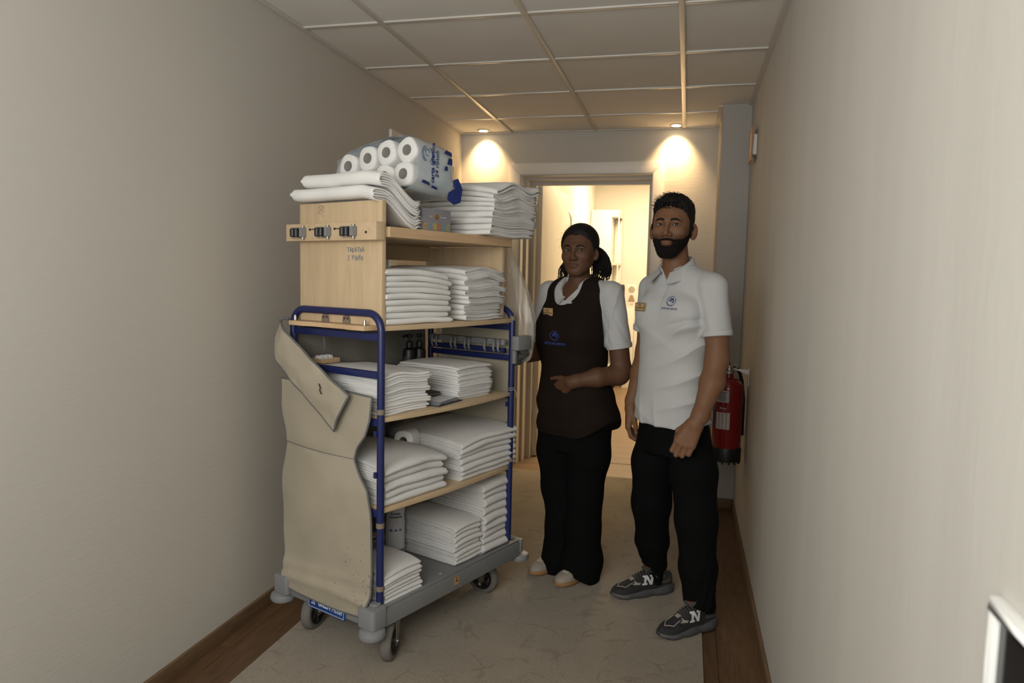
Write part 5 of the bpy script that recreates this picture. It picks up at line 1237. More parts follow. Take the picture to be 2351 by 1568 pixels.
def company_logo(w):
    """ring with slanted house-like bars, flat in x/y"""
    m = MB(); R_ = w / 2
    ring_poly(m, R_ * 0.90, R_ * 1.0, 60, 400, sx=1.0, sy=0.86); ring_poly(m, R_ * 0.82, R_ * 0.94, 195, 300, sx=1.0, sy=0.86)
    for x, y, l in ((-0.55, -0.05, 0.62), (-0.20, -0.10, 0.62), (0.18, -0.35, 0.42)):
        m.add([(R_ * a, R_ * b, 0) for a, b in ((x, y), (x + 0.26, y), (x + 0.26 + l * 0.55, y + l), (x + l * 0.55, y + l))], [(0, 1, 2, 3)])
    m.add([(R_ * a, R_ * b, 0) for a, b in ((-0.1, 0.45), (0.25, 0.52), (0.68, 0.02), (0.5, -0.02), (0.2, 0.34))], [(0, 1, 2, 3, 4)])
    for x, y in ((0.45, 0.45), (0.62, 0.22), (-0.72, -0.42)): m.add([(R_ * (x + 0.06 * math.cos(a)), R_ * (y + 0.06 * math.sin(a)), 0) for a in np.linspace(0, 2 * PI, 9)[:-1]], [tuple(range(8))])
    return m.mesh('logo')
def subdiv(me, cuts=1):
    bm = bmesh.new(); bm.from_mesh(me); bmesh.ops.triangulate(bm, faces=bm.faces)
    bmesh.ops.subdivide_edges(bm, edges=bm.edges, cuts=cuts); bm.to_mesh(me); bm.free(); return me

M_SKIN = mat('skin', (0.2, 0.1, 0.06), 0.58, var=0.10, vscale=60, attr='skin', spec=0.3, bump=0.08, bscale=400, bdist=0.0006)
M_POLO = mat('white_pique', (0.465, 0.467, 0.47), 0.85, var=0.02, vscale=10, bump=0.15, bscale=700, bdist=0.0005, sheen=0.1, spec=0.2)
M_TROUS = mat('black_trouser', (0.0045, 0.0045, 0.0048), 0.9, var=0.15, vscale=12, spec=0.08)
M_APRON = mat('dark_brown_apron', (0.0135, 0.0088, 0.0065), 0.85, var=0.15, vscale=14, bump=0.1, bscale=600, spec=0.12)
M_HAIR = mat('black_hair', (0.007, 0.0055, 0.005), 0.6, var=0.3, vscale=60, spec=0.25)
M_LOGO = mat('logo_blue', (0.02, 0.05, 0.18), 0.6, var=0.05); M_LOGOB = mat('logo_bright_blue', (0.03, 0.06, 0.26), 0.6, var=0.05)
M_BADGE = mat('brass_badge', (0.46, 0.31, 0.15), 0.4, var=0.08); M_BADGEK = mat('badge_print', (0.03, 0.02, 0.012), 0.5, var=0.1)

def ring_band(name, c, axis, ra, rb, half, mt, parent, e=1.0):
    """ribbed band round a limb"""
    ax = Vector(axis).normalized(); A = ax.to_track_quat('Z', 'Y').to_matrix().to_4x4(); A.translation = Vector(c)
    return MB().lathe([(ra * 0.96, -half), (ra * 1.01, -half * 0.8), (rb * 1.01, half * 0.8), (rb * 0.96, half)], 40, A).build(name, mt, parent, smooth=40)
def collar_part(c, yw, rx, ry, z_back, z_front, gap, spread, parent, name='collar', fall=0.045, mt=None):
    """shirt collar: stand and fall round the neck, open at the front"""
    rows = [[], [], [], []]; n = 44; f = np.array([-math.sin(yw), -math.cos(yw)]); r = np.array([math.cos(yw), -math.sin(yw)])
    for k in range(n + 1):
        t = -1 + 2 * k / n; a = t * (PI - gap)                   # 0 at the back
        ca, sa = math.cos(a), math.sin(a); fr = (1 - ca) / 2      # 0 back .. 1 front
        zt = z_back + (z_front - z_back) * fr ** 1.6
        for ri, (ex, dz) in enumerate(((0.000, -0.030), (0.003, 0.0), (0.010, -0.004), (0.022 + 0.012 * fr + (spread * max(0, abs(t) - 0.8) / 0.2), -fall - 0.006 * fr + 0.004 * (abs(t) > 0.97)))):
            p = np.array(c[:2]) + r * sa * (rx + ex) + f * -ca * (ry + ex)
            rows[ri].append((p[0], p[1], zt + dz))
    m = MB(); m.grid(rows); inner = [[(p[0] * 1.0, p[1], p[2] - 0.002) for p in rw] for rw in rows]; m.grid(inner, flip=True)
    return m.build(name, mt or M_POLO, parent, smooth=True)
def badge_part(bvh, o, right, up, w_, h_, parent, edge=False):
    r = Vector(right).normalized(); n = r.cross(Vector(up)).normalized(); u = n.cross(r); p = surf(bvh, o, n, 0.0065)
    A = Matrix(((r.x, u.x, n.x, p.x), (r.y, u.y, n.y, p.y), (r.z, u.z, n.z, p.z), (0, 0, 0, 1)))
    b = MB().box(-w_ / 2, w_ / 2, -h_ / 2, h_ / 2, -0.0055, 0.0015, A).build('name_badge', M_BADGE, parent, bevel=0.0008, smooth=40)
    if edge:
        m = MB()
        for a in ((-w_ / 2, w_ / 2, -h_ / 2, -h_ / 2 + 0.002), (-w_ / 2, w_ / 2, h_ / 2 - 0.002, h_ / 2), (-w_ / 2, -w_ / 2 + 0.002, -h_ / 2, h_ / 2), (w_ / 2 - 0.002, w_ / 2, -h_ / 2, h_ / 2)): m.box(*a, 0.0014, 0.002, A)
        m.build('badge_edge', M_BADGEK, b)
    m = company_logo(w_ * 0.28); m.transform(A @ Matrix.Translation((0, h_ * 0.18, 0.0019))); link('badge_emblem', m, M_BADGEK, b)
    t = text_mesh('SETECNO SERVIZI', w_ * 0.115, 1.0, 0.0002, 0.0001); t.transform(A @ Matrix.Translation((0, -h_ * 0.20, 0.0019))); link('badge_lettering', t, M_BADGEK, b)
    t = text_mesh('\u2013\u2013\u2013\u2013', w_ * 0.09, 1.0, 0.0002); t.transform(A @ Matrix.Translation((0, -h_ * 0.38, 0.0019))); link('badge_lettering', t, M_BADGEK, b)
    return b
def shoe(heel, toe, parent, kind):
    """sneaker from heel to toe point on the floor"""
    hx = Vector((heel[0], heel[1], 0)); d = Vector((toe[0], toe[1], 0)) - hx; L_ = d.length; d.normalize(); sd = Vector((-d.y, d.x, 0))
    A = Matrix(((d.x, sd.x, 0, hx.x), (d.y, sd.y, 0, hx.y), (0, 0, 1, 0.0095), (0, 0, 0, 1))); k = L_ / 0.29
    run = kind == 'runner'
    kx = [0.0, 0.008, 0.03, 0.07, 0.11, 0.15, 0.19, 0.23, 0.258, 0.276, 0.287]
    kw = [0.010, 0.024, 0.033, 0.035, 0.037, 0.041, 0.045, 0.045, 0.037, 0.024, 0.008]
    kz = [0.078, 0.098, 0.098, 0.092, 0.112, 0.098, 0.076, 0.060, 0.050, 0.042, 0.030] if run else [0.055, 0.072, 0.078, 0.078, 0.080, 0.073, 0.063, 0.055, 0.049, 0.042, 0.032]
    xs_ = [0.0, 0.004, 0.010, 0.020] + list(np.linspace(0.035, 0.25, 20)) + [0.260, 0.268, 0.275, 0.281, 0.285, 0.287]
    w_ = list(np.interp(xs_, kx, kw)); zt = list(np.interp(xs_, kx, kz))
    zt = [zt[0]] + [(a + 2 * b + c_) / 4 for a, b, c_ in zip(zt[:-2], zt[1:-1], zt[2:])] + [zt[-1]]
    zb = 0.014
    up = MB(); rows = []
    for x, ww, z in zip(xs_, w_, zt):
        row = []
        for i in range(25):
            a = PI * i / 24; ca, sa = math.cos(a), math.sin(a)
            row.append(A @ Vector((x * k, ww * k * math.copysign(abs(ca) ** 0.75, ca), zb + (z - zb) * max(0, sa) ** 0.72)))
        rows.append(row)
    up.grid(rows); up.add(rows[0], [tuple(range(25))]); up.add(rows[-1], [tuple(range(24, -1, -1))])
    m_up = mat('charcoal_suede', (0.020, 0.020, 0.021), 0.8, var=0.35, vscale=30, bump=0.2, bscale=300) if run else mat('taupe_suede', (0.34, 0.29, 0.25), 0.8, var=0.15, vscale=25)
    s = up.build('shoe', m_up, parent, smooth=True); bv = bvh_of(s.data)
    # sole
    so = MB(); rows = []
    for x, ww in zip(xs_, w_):
        fl = 0.006 if run else 0.003; pod = abs(math.sin(PI * (x - 0.012) / 0.093)) ** 0.6 if run else 1.0
        lob = 0.005 * (pod - 0.6) if run else 0
        rise = 0.010 * max(0, (x - 0.22) / 0.07) ** 2 + (0.006 * (1 - pod) if run else 0)
        zz = (float(np.interp(x, [0, 0.04, 0.09, 0.15, 0.20, 0.25, 0.29], [0.046, 0.046, 0.034, 0.036, 0.028, 0.022, 0.026])) if run else 0.026); row = []
        wo = ww + fl + lob
        for y, z in ((-wo * 0.86, rise), (-wo, rise + 0.006), (-wo - 0.0015, zz * 0.6), (-wo + 0.003, zz), (-wo * 0.7, zz), (wo * 0.7, zz), (wo - 0.003, zz), (wo + 0.0015, zz * 0.6), (wo, rise + 0.006), (wo * 0.86, rise)):
            xo = x * k + 0.003 * max(0.0, (x - 0.265) / 0.022) - 0.007 * max(0.0, 1 - x / 0.02); row.append(A @ Vector((xo, y * k, z)))
        rows.append(row + [row[0]])
    so.grid(rows, flip=True); so.add(rows[0][:-1], [tuple(range(9, -1, -1))]); so.add(rows[-1][:-1], [tuple(range(10))])
    so.build('sole', mat('grey_foam', (0.085, 0.088, 0.092), 0.6, var=0.2, vscale=18) if run else mat('gum_sole', (0.34, 0.19, 0.085), 0.5, var=0.12), s, smooth=50)
    W = lambda x, y, z: A @ Vector((x * k, y * k, z))
    side = sd if sd.y < 0 else -sd                          # the side facing the camera
    sg = 1 if side.dot(sd) > 0 else -1
    def patch(name, poly, mt, off=0.0012, n=None):
        """poly of (x along the shoe, z) projected on the camera side; normal tilts upwards"""
        me = bpy.data.meshes.new(name); o = W(0, 0, 0)
        nrm = (side + Vector((0, 0, n if n is not None else 0.5))).normalized(); rt = -d if sg > 0 else -d
        rt = d if (d.cross(Vector((0, 0, 1)))).dot(side) > 0 else -d; upd = nrm.cross(rt)
        sgn = 1 if rt.dot(d) > 0 else -1
        me.from_pydata([(sgn * x * k, z, 0) for x, z in poly], [], [tuple(range(len(poly)))]); subdiv(me, 2)
        return link(name, project(me, o, rt, upd, bv, off), mt, s)
    def top_patch(name, poly, mt, off=0.0012):
        me = bpy.data.meshes.new(name); me.from_pydata([(x * k, y * k, 0) for x, y in poly], [], [tuple(range(len(poly)))]); subdiv(me, 2)
        return link(name, project(me, W(0, 0, 0), d, sd, bv, off), mt, s)
    if run:
        WH = mat('white_leather', (0.60, 0.61, 0.62), 0.5, var=0.05); LG = mat('pale_grey_mesh', (0.30, 0.28, 0.25), 0.6, var=0.1); GR = mat('grey_suede', (0.062, 0.06, 0.056), 0.8, var=0.25, vscale=40); TN = mat('tan_suede', (0.075, 0.05, 0.028), 0.8, var=0.2)
        for P in ([(-.018, -.018), (-.009, -.018), (-.009, .018), (-.018, .018)], [(.009, -.018), (.018, -.018), (.018, .018), (.009, .018)], [(-.018, .018), (.008, -.018), (.018, -.018), (-.007, .018)],
                  [(-.024, -.018), (-.003, -.018), (-.003, -.011), (-.024, -.011)], [(-.024, .011), (-.009, .011), (-.009, .018), (-.024, .018)], [(.003, .011), (.024, .011), (.024, .018), (.003, .018)]):
            patch('letter_logo', [(0.128 - (lx * 1.2 + 0.3 * ly), 0.054 + ly * 1.15) for lx, ly in P][::-1], WH, 0.0024)
        patch('heel_overlay', [(0.012, 0.036), (0.075, 0.036), (0.062, 0.082), (0.014, 0.092)], GR); patch('heel_tan', [(0.02, 0.036), (0.05, 0.034), (0.034, 0.056), (0.016, 0.056)], TN, 0.0018)
        patch('vamp_patch', [(0.172, 0.036), (0.205, 0.040), (0.194, 0.046), (0.190, 0.060), (0.184, 0.048), (0.166, 0.044)], LG, 0.0018)
        patch('toe_overlay', [(0.19, 0.028), (0.276, 0.022), (0.266, 0.036), (0.215, 0.044)], mat('black_suede', (0.010, 0.010, 0.010), 0.85, var=0.2), 0.0014)
        sy = sg
        m = MB()
        for P in ([(0.262, sy * 0.006), (0.236, sy * 0.030), (0.198, sy * 0.026)], [(0.262, sy * 0.004), (0.240, -sy * 0.018), (0.198, -sy * 0.020)]):
            Q = [surf(bv, W(x, y, 0.03), (0, 0, 1), 0.001) for x, y in P]; Q2 = [Q[0].lerp(Q[1], t) for t in (0, .25, .5, .75)] + [Q[1].lerp(Q[2], t) for t in (0, .25, .5, .75, 1)]
            Q2 = [surf(bv, p, (0, 0, 1), 0.0012) for p in Q2]; m.tube(Q2, 0.0022, 6)
        m.build('toe_piping', LG, s, smooth=True)
        top_patch('lace_tab', [(0.186, -0.014), (0.203, -0.012), (0.203, 0.012), (0.186, 0.014)], LG, 0.0022)
        top_patch('eyestay', [(0.095, -0.028), (0.190, -0.020), (0.190, 0.020), (0.095, 0.028)], GR, 0.001)
        for i in range(6):
            x = 0.116 + 0.0125 * i; Q = [surf(bv, W(x + 0.006 * (y / 0.022 + 1) / 2, y, 0.04), (0, 0, 1), 0.003) for y in np.linspace(-0.022, 0.022, 7)]
            MB().tube(Q, 0.003, 6).build('lace', GR, s, smooth=True)
        MB().tube([W(0.128, sg * 0.004, 0.116), W(0.110, sg * 0.026, 0.112), W(0.092, sg * 0.038, 0.094), W(0.084, sg * 0.040, 0.084), W(0.096, sg * 0.036, 0.094), W(0.122, sg * 0.010, 0.115)], 0.0028, 6).build('lace', GR, s, smooth=True)
        MB().box(0.080, 0.128, -0.026, 0.026, 0.090, 0.100, A @ Matrix.Translation((0.022, 0, 0.032)) @ Matrix.Translation((0.1, 0, 0.1)) @ Matrix.Rotation(rad(38), 4, 'Y') @ Matrix.Translation((-0.1, 0, -0.1))).build('tongue', GR, s, bevel=0.004, smooth=40)
        Tm = A @ Matrix.Translation((0.022, 0, 0.032)) @ Matrix.Translation((0.1, 0, 0.1)) @ Matrix.Rotation(rad(38), 4, 'Y') @ Matrix.Translation((-0.1, 0, -0.1))
        m = MB(); m.add([Tm @ Vector(p) for p in ((0.090, -0.018, 0.1008), (0.090, 0.018, 0.1008), (0.112, 0.012, 0.1008), (0.120, 0, 0.1008), (0.112, -0.012, 0.1008))], [(0, 4, 3, 2, 1)]); tl = m.build('tongue_label', mat('orange_label', (0.36, 0.085, 0.03), 0.6, var=0.1), s)
        t = text_mesh('NB', 0.014, 1, 0.0002, 0.0002); t.transform(Tm @ Matrix.Translation((0.106, 0, 0.1012)) @ Matrix.Rotation(rad(-90 if sg < 0 else -90), 4, 'Z')); link('label_lettering', t, M_BLACK, s)
    else:
        CR = mat('cream_leather', (0.50, 0.46, 0.39), 0.6, var=0.05)
        patch('cream_panel', [(0.12, 0.030), (0.19, 0.032), (0.20, 0.040), (0.19, 0.048), (0.12, 0.052)], CR, 0.0012)
        top_patch('toe_panel', [(0.17, -0.022), (0.225, -0.018), (0.232, 0.0), (0.225, 0.018), (0.17, 0.022)], CR)
    return s

# ---- the man: white polo shirt, black trousers, running shoes
man = empty('person', (0.0, 3.1, 0)); tag(man, 'bearded man in a white polo shirt and black trousers, arms hanging', 'person')
HM = Head((-0.072, 3.095, 1.660), rad(12), 1.02, rad(1), rad(-1))
PM = dict(cran=(0.0755, 0.094, 0.080), face=(0.068, 0.066, 0.085), jw=0.014, chin=-0.112, jaw=(0.045, 0.052, 0.050), eye=0.0047, nose=0.004, tip=0.0092, ala=0.0120, mouth=0.0245, ear=(0.0845, 1.12))
YM = rad(36)
hf, hfing, hth = hand((0.052, 2.896, 0.875), (-0.40, -0.12, -0.90), (0.10, 1.0, -0.10), (-0.9, 0.0, 0.35), 1.10, 'fist')
hf2, hfing2, hth2 = hand((-0.226, 3.235, 0.862), (-0.10, -0.06, -1.0), (1.0, 0.15, -0.05), (0.15, -1.0, 0.0), 1.0, 'relax')
armR = [((0.100, 3.03, 1.405), 0.050), ((0.122, 3.005, 1.25), 0.049), ((0.128, 3.000, 1.125), 0.046), ((0.112, 2.970, 1.03), 0.048), ((0.070, 2.908, 0.905), 0.032), ((0.052, 2.896, 0.872), 0.029)]
armL = [((-0.150, 3.235, 1.395), 0.050), ((-0.166, 3.27, 1.25), 0.045), ((-0.172, 3.285, 1.115), 0.043), ((-0.190, 3.265, 1.02), 0.043), ((-0.222, 3.238, 0.895), 0.0275), ((-0.226, 3.235, 0.862), 0.026)]
def man_body(q):
    d = gate(lambda p: head_sdf(HM.loc(p), PM) * HM.s, q, HM.c, 0.16)
    nk = smin(sd_cone(q, (-0.062, 3.115, 1.60), (-0.048, 3.135, 1.46), 0.052, 0.056), sd_cone(q, (-0.045, 3.14, 1.47), (-0.070, 3.122, 1.385), 0.056, 0.046), 0.03)
    d = smin(d, nk, 0.02)
    d = smin(d, chain(q, armR, 0.02), 0.01); d = smin(d, chain(q, armL, 0.02), 0.01)
    d = smin(d, gate(hf, q, (0.02, 2.88, 0.80), 0.13), 0.012); d = smin(d, gate(hf2, q, (-0.23, 3.23, 0.80), 0.13), 0.012)
    d = smin(d, sd_cone(q, (-0.04, 3.14, 1.40), (0.09, 3.04, 1.39), 0.06, 0.05), 0.02); d = smin(d, sd_cone(q, (-0.04, 3.14, 1.40), (-0.14, 3.22, 1.39), 0.06, 0.05), 0.02)
    return smin(d, sd_cone(q, (-0.04, 3.13, 1.36), (-0.045, 3.12, 1.0), 0.085, 0.085), 0.03)
def stub(p, q, C_):
    k = (np.clip((q[1] - 0.0) / 0.03, 0, 1) * np.clip((-0.026 - q[2]) / 0.03, 0, 1) * np.clip((q[2] + 0.14) / 0.02, 0, 1))[:, None] * 0.75
    li = np.clip(1 - np.abs(q[0]) / 0.028, 0, 1) * np.clip((q[1] - 0.085) / 0.01, 0, 1) * np.clip((q[2] + 0.089) / 0.01, 0, 1)
    k = k * (1 - np.clip(li * 3, 0, 1))[:, None]
    return C_ * (1 - k) + C_ * 0.25 * k
me = sdf_mesh('body', man_body, (-0.30, 2.80, 0.66), (0.22, 3.40, 1.82), 0.0028, skin_color((0.185, 0.090, 0.047), (0.150, 0.070, 0.046), HM, PM, stub))
link('body', me, M_SKIN, man); bvM = bvh_of(me)
M_NAIL = mat('finger_nail', (0.30, 0.16, 0.10), 0.35, var=0.1)
def nails(fing, parent, s=1.0):
    for ch in fing:
        (a, _), (b, r_) = ch[-2], ch[-1]; a = Vector(a); b = Vector(b); t = (b - a).normalized(); k = Vector(ch[-3][0]) - a; n_ = -(k - t * k.dot(t)).normalized() if (k - t * k.dot(t)).length > 1e-5 else t.orthogonal()
        n_ = (a - Vector(ch[0][0]) - t * (a - Vector(ch[0][0])).dot(t)); n_ = n_.normalized() if n_.length > 1e-5 else t.orthogonal().normalized()
        A = frame(b - t * 0.003 + n_ * (r_ * 0.93), t.cross(n_), t); MB().lathe([(0.0055, -0.0006), (0.0052, 0.0004), (0.003, 0.0008)], 12, A @ Matrix.Diagonal((0.9, 1.2, 1, 1))).build('finger_nail', M_NAIL, parent, smooth=40)
nails([hth, hth2] + hfing2, man)
for sx in (-1, 1): eye_part(HM, sx, man, PM['eye'])
brow_part(HM, bvM, [(-0.012, 0.0185), (-0.020, 0.0210), (-0.030, 0.0225), (-0.040, 0.0205), (-0.047, 0.0165), (-0.051, 0.0125)], man, M_HAIR, 0.0042); brow_part(HM, bvM, [(0.012, 0.0185), (0.020, 0.0210), (0.030, 0.0225), (0.040, 0.0205), (0.047, 0.0165), (0.051, 0.0125)], man, M_HAIR, 0.0042)
# short hair faded at the sides, longer and curly on top
def man_hair(q):
    l = HM.loc(q); s_ = np.where(l[1] > 0.0015, head_sdf(l, PM), skull(l, PM)) * HM.s
    top = np.clip((l[2] - 0.045) / 0.045, 0, 1); th = 0.0035 + 0.019 * top * (0.75 + 0.35 * np.clip(l[1] / 0.08, -1, 1)) + 0.006 * np.clip((0.04 - l[1]) / 0.1, 0, 1)
    zh = np.interp(l[1], [-0.11, -0.07, -0.035, -0.006, 0.000, 0.016, 0.020, 0.034, 0.048, 0.066, 0.10], [-0.05, -0.045, 0.012, 0.018, -0.030, -0.030, 0.018, 0.036, 0.060, 0.074, 0.077]) + 0.002 * np.sin(l[0] * 420) + 0.0015 * np.sin(l[0] * 910 + 1) + 0.010 * np.clip(np.abs(l[0]) / 0.06, 0, 1) ** 2 * np.clip((l[1] - 0.04) / 0.03, 0, 1) * -1
    th = 0.0008 + (th - 0.0008) * np.clip((l[2] - zh) / 0.022, 0, 1) ** 0.8
    n_ = 0.0035 * top * (vnoise(l[0] * 190, l[1] * 190, l[2] * 190, 4) + 0.6 * vnoise(l[0] * 90, l[1] * 90, l[2] * 90, 7)) + 0.0008 * vnoise(l[0] * 300, l[1] * 300, l[2] * 300, 2)
    return smax(s_ - th - n_, (zh - l[2]) * 0.8 + 0.0015 * vnoise(l[0] * 250, l[1] * 250, 0, 3), 0.004)
lo_, hi_ = (-0.20, 2.97, 1.56), (0.05, 3.24, 1.83)
hm_ = sdf_mesh('hair', man_hair, lo_, hi_, 0.0026)
m = MB(); m.v = [tuple(v.co) for v in hm_.vertices]; m.f = [tuple(p.vertices) for p in hm_.polygons]; m.mi = [0] * len(m.f)
rnd = random.Random(8)
for i in range(900):
    a = rnd.uniform(0, 2 * PI); r_ = math.sqrt(rnd.random()) * 1.02; x, y = 0.073 * r_ * math.cos(a), -0.012 + 0.090 * r_ * math.sin(a)
    kz = max(0.0, 1 - (x / 0.0755) ** 2 - ((y + 0.016) / 0.094) ** 2); z = 0.034 + 0.080 * math.sqrt(kz) + 0.004
    if z < 0.062: continue
    n_ = Vector((x / 0.0755 ** 2, (y + 0.016) / 0.094 ** 2, (z - 0.034) / 0.08 ** 2)).normalized()
    fr_ = max(0.0, min(1.0, (y - 0.01) / 0.06))
    sw = Vector((-0.45 + rnd.uniform(-0.7, 0.7), 0.2 + rnd.uniform(-0.6, 0.6) + 0.25 * fr_, 0.15 - 0.1 * fr_))
    L_ = rnd.uniform(0.022, 0.036) * (0.75 + 0.25 * (z - 0.06) / 0.055); ph = rnd.uniform(0, 6); cw = rnd.uniform(4, 7); P = []
    for k in range(8):
        t = k / 7; p = Vector((x, y, z)) + n_ * (L_ * t * (1 - 0.35 * t)) + sw * (L_ * 0.8 * t * t) + Vector((math.sin(cw * t + ph), math.cos(cw * t + ph), 0.5 * math.sin(cw * t))) * 0.0048 * t
        P.append(HM.w(*p))
    strand(m, P, rnd.uniform(0.0008, 0.0017), 4)
link('hair', m.mesh('hair', True), M_HAIR, man)
def man_beard(q):
    l = HM.loc(q); ax = np.abs(l[0]); d = head_sdf(l, PM) * HM.s
    zl = np.interp(l[1], [-0.03, 0.004, 0.03, 0.055, 0.075, 0.11], [-0.020, -0.024, -0.044, -0.055, -0.057, -0.0545])
    th = np.interp(l[1], [-0.01, 0.03, 0.07, 0.1], [0.002, 0.005, 0.009, 0.007]) + 0.0012 * vnoise(l[0] * 320, l[1] * 320, l[2] * 320, 5)
    g = np.maximum(l[2] - zl, 0.000 - l[1]); g = np.maximum(g, -0.142 - l[2])
    mus = np.maximum(np.abs(l[2] + 0.0565 + 0.22 * ax) - 0.0048, ax - 0.031); mus = np.maximum(mus, 0.07 - l[1])
    side_ = np.maximum(np.abs(ax - 0.0325) - 0.0055, np.abs(l[2] + 0.078) - 0.018); side_ = np.maximum(side_, 0.06 - l[1])
    lips = sd_ell([ax, l[1], l[2]], (0, 0.095, -0.0720), (0.0275, 0.030, 0.0140))
    cheek = np.minimum(np.maximum(ax - 0.031, l[1] * 0 + 0.0525 - 0.0) * 0 + 1, 1)
    g = np.maximum(g, -lips); g = np.where((l[1] > 0.062) & (ax < 0.034) & (l[2] > -0.060), 0.02, g)
    g = np.minimum(np.minimum(g, mus), np.maximum(side_, -sd_ell([ax, l[1], l[2]], (0, 0.095, -0.0720), (0.0255, 0.03, 0.0125))))
    th = 0.0006 + (th - 0.0006) * np.clip(-g / 0.011, 0, 1) ** 0.8
    return smax(d - th, g * 0.8 + 0.0012 * vnoise(l[0] * 420, l[1] * 420, l[2] * 420, 9), 0.002)
link('beard', sdf_mesh('beard', man_beard, (-0.17, 2.96, 1.50), (0.03, 3.13, 1.66), 0.0022), mat('black_beard', (0.008, 0.006, 0.005), 0.85, var=0.35, vscale=150, bump=0.9, bscale=420, bdist=0.003, spec=0.15), man)
# polo shirt
secsM = [(0.828, -0.042, 3.12, 0.168, 0.128), (0.95, -0.045, 3.12, 0.161, 0.122), (1.10, -0.045, 3.12, 0.158, 0.118), (1.25, -0.040, 3.12, 0.167, 0.122), (1.35, -0.035, 3.13, 0.166, 0.110), (1.43, -0.036, 3.14, 0.130, 0.085), (1.49, -0.042, 3.14, 0.075, 0.06)]
FMx, FMy = -math.sin(YM), -math.cos(YM); SMx, SMy = math.cos(YM), -math.sin(YM)
def man_shirt(q):
    a = (q[0] + 0.04) * SMx + (q[1] - 3.12) * SMy; f_ = (q[0] + 0.04) * FMx + (q[1] - 3.12) * FMy; z = q[2]
    hem = 0.838 + 0.06 * a * a * 10 * 0.3 + 0.012 * np.clip(-f_ / 0.1, -1, 1)
    d = sd_loft(q, secsM, -YM, 2.25, 0.012)
    d = smin(d, sd_ell([a, f_, z], (0.075, 0.075, 1.30), (0.075, 0.05, 0.065)), 0.06); d = smin(d, sd_ell([a, f_, z], (-0.075, 0.075, 1.30), (0.075, 0.05, 0.065)), 0.06)
    d = smin(d, sd_cone(q, (-0.045, 3.145, 1.452), (0.098, 3.035, 1.412), 0.052, 0.057), 0.05); d = smin(d, sd_cone(q, (-0.045, 3.145, 1.452), (-0.148, 3.235, 1.400), 0.052, 0.056), 0.05)
    sl = np.maximum(sd_cone(q, (0.100, 3.03, 1.405), (0.128, 2.996, 1.18), 0.059, 0.058), cutp(q, (0.1235, 3.0005, 1.228), (0.10, -0.115, -0.96))); sl2 = np.maximum(sd_cone(q, (-0.150, 3.235, 1.395), (-0.174, 3.28, 1.18), 0.058, 0.058), cutp(q, (-0.1715, 3.272, 1.222), (-0.1, 0.15, -0.95)))
    # folds: drag lines from the arm towards the hem, slack round the waist
    w_ = np.clip((1.30 - z) / 0.12, 0, 1)
    ph = 58 * (z - 0.66 * a) + 1.6 * np.sin(11 * a + 6 * z) ; ph2 = 37 * (z * 0.75 + 0.35 * a) + 1.8 * np.sin(9 * z)
    rg = lambda p: (1 - np.abs(np.sin(p / 2))) ** 1.6
    fold = -0.0135 * w_ * rg(ph) * np.clip(0.35 + 4.2 * (a + 0.02), 0.05, 1.0) * (0.6 + 0.4 * np.sin(5 * z + 2)) - 0.007 * w_ * rg(ph2) * np.clip(0.75 - 4 * a, 0, 1) - 0.006 * rg(75 * a + 14 * z) * np.clip((0.98 - z) / 0.12, 0, 1) + 0.004
    fold += 0.006 * np.exp(-((z - 1.265 - 0.25 * (a - 0.10)) / 0.012) ** 2) * np.clip((a - 0.02) / 0.06, 0, 1) - 0.006 * np.exp(-((z - 1.235 - 0.35 * (a - 0.10)) / 0.014) ** 2) * np.clip((a - 0.02) / 0.06, 0, 1)
    d = d + fold * np.clip((1.42 - z) / 0.05, 0, 1)
    sf = 0.003 * np.sin(30 * z + 60 * (q[0] - q[1]))
    d = smin(d, sl - 0.002 + sf, 0.018); d = smin(d, sl2, 0.018)
    d = np.maximum(d, hem - z)
    # neck hole and the open V
    nk = sd_cone(q, (-0.058, 3.112, 1.62), (-0.050, 3.132, 1.495), 0.060, 0.060)
    v_ = np.maximum(np.abs(a + 0.012 + 0.1 * (z - 1.45)) - np.clip((z - 1.436) * 0.62, 0, 0.03), -(f_ - 0.03)); v_ = np.maximum(v_, 1.436 - z)
    d = smax(d, -nk, 0.006); d = smax(d, -v_, 0.004)
    return d
ms = sdf_mesh('polo_shirt', man_shirt, (-0.25, 2.90, 0.80), (0.21, 3.37, 1.53), 0.0042)
shirtM = link('polo_shirt', ms, M_POLO, man); bvS = bvh_of(ms)
ring_band('sleeve_cuff', (0.1235, 3.0005, 1.226), (0.10, -0.115, -0.96), 0.0610, 0.0600, 0.012, M_POLO, shirtM); ring_band('sleeve_cuff', (-0.1715, 3.272, 1.220), (-0.1, 0.15, -0.95), 0.0600, 0.0590, 0.012, M_POLO, shirtM)
collar_part((-0.052, 3.128), YM, 0.063, 0.066, 1.540, 1.468, 0.34, 0.022, shirtM)
Fm = Vector((FMx, FMy, 0)); Sm = Vector((SMx, SMy, 0)); CMn = Vector((-0.04, 3.12, 0))
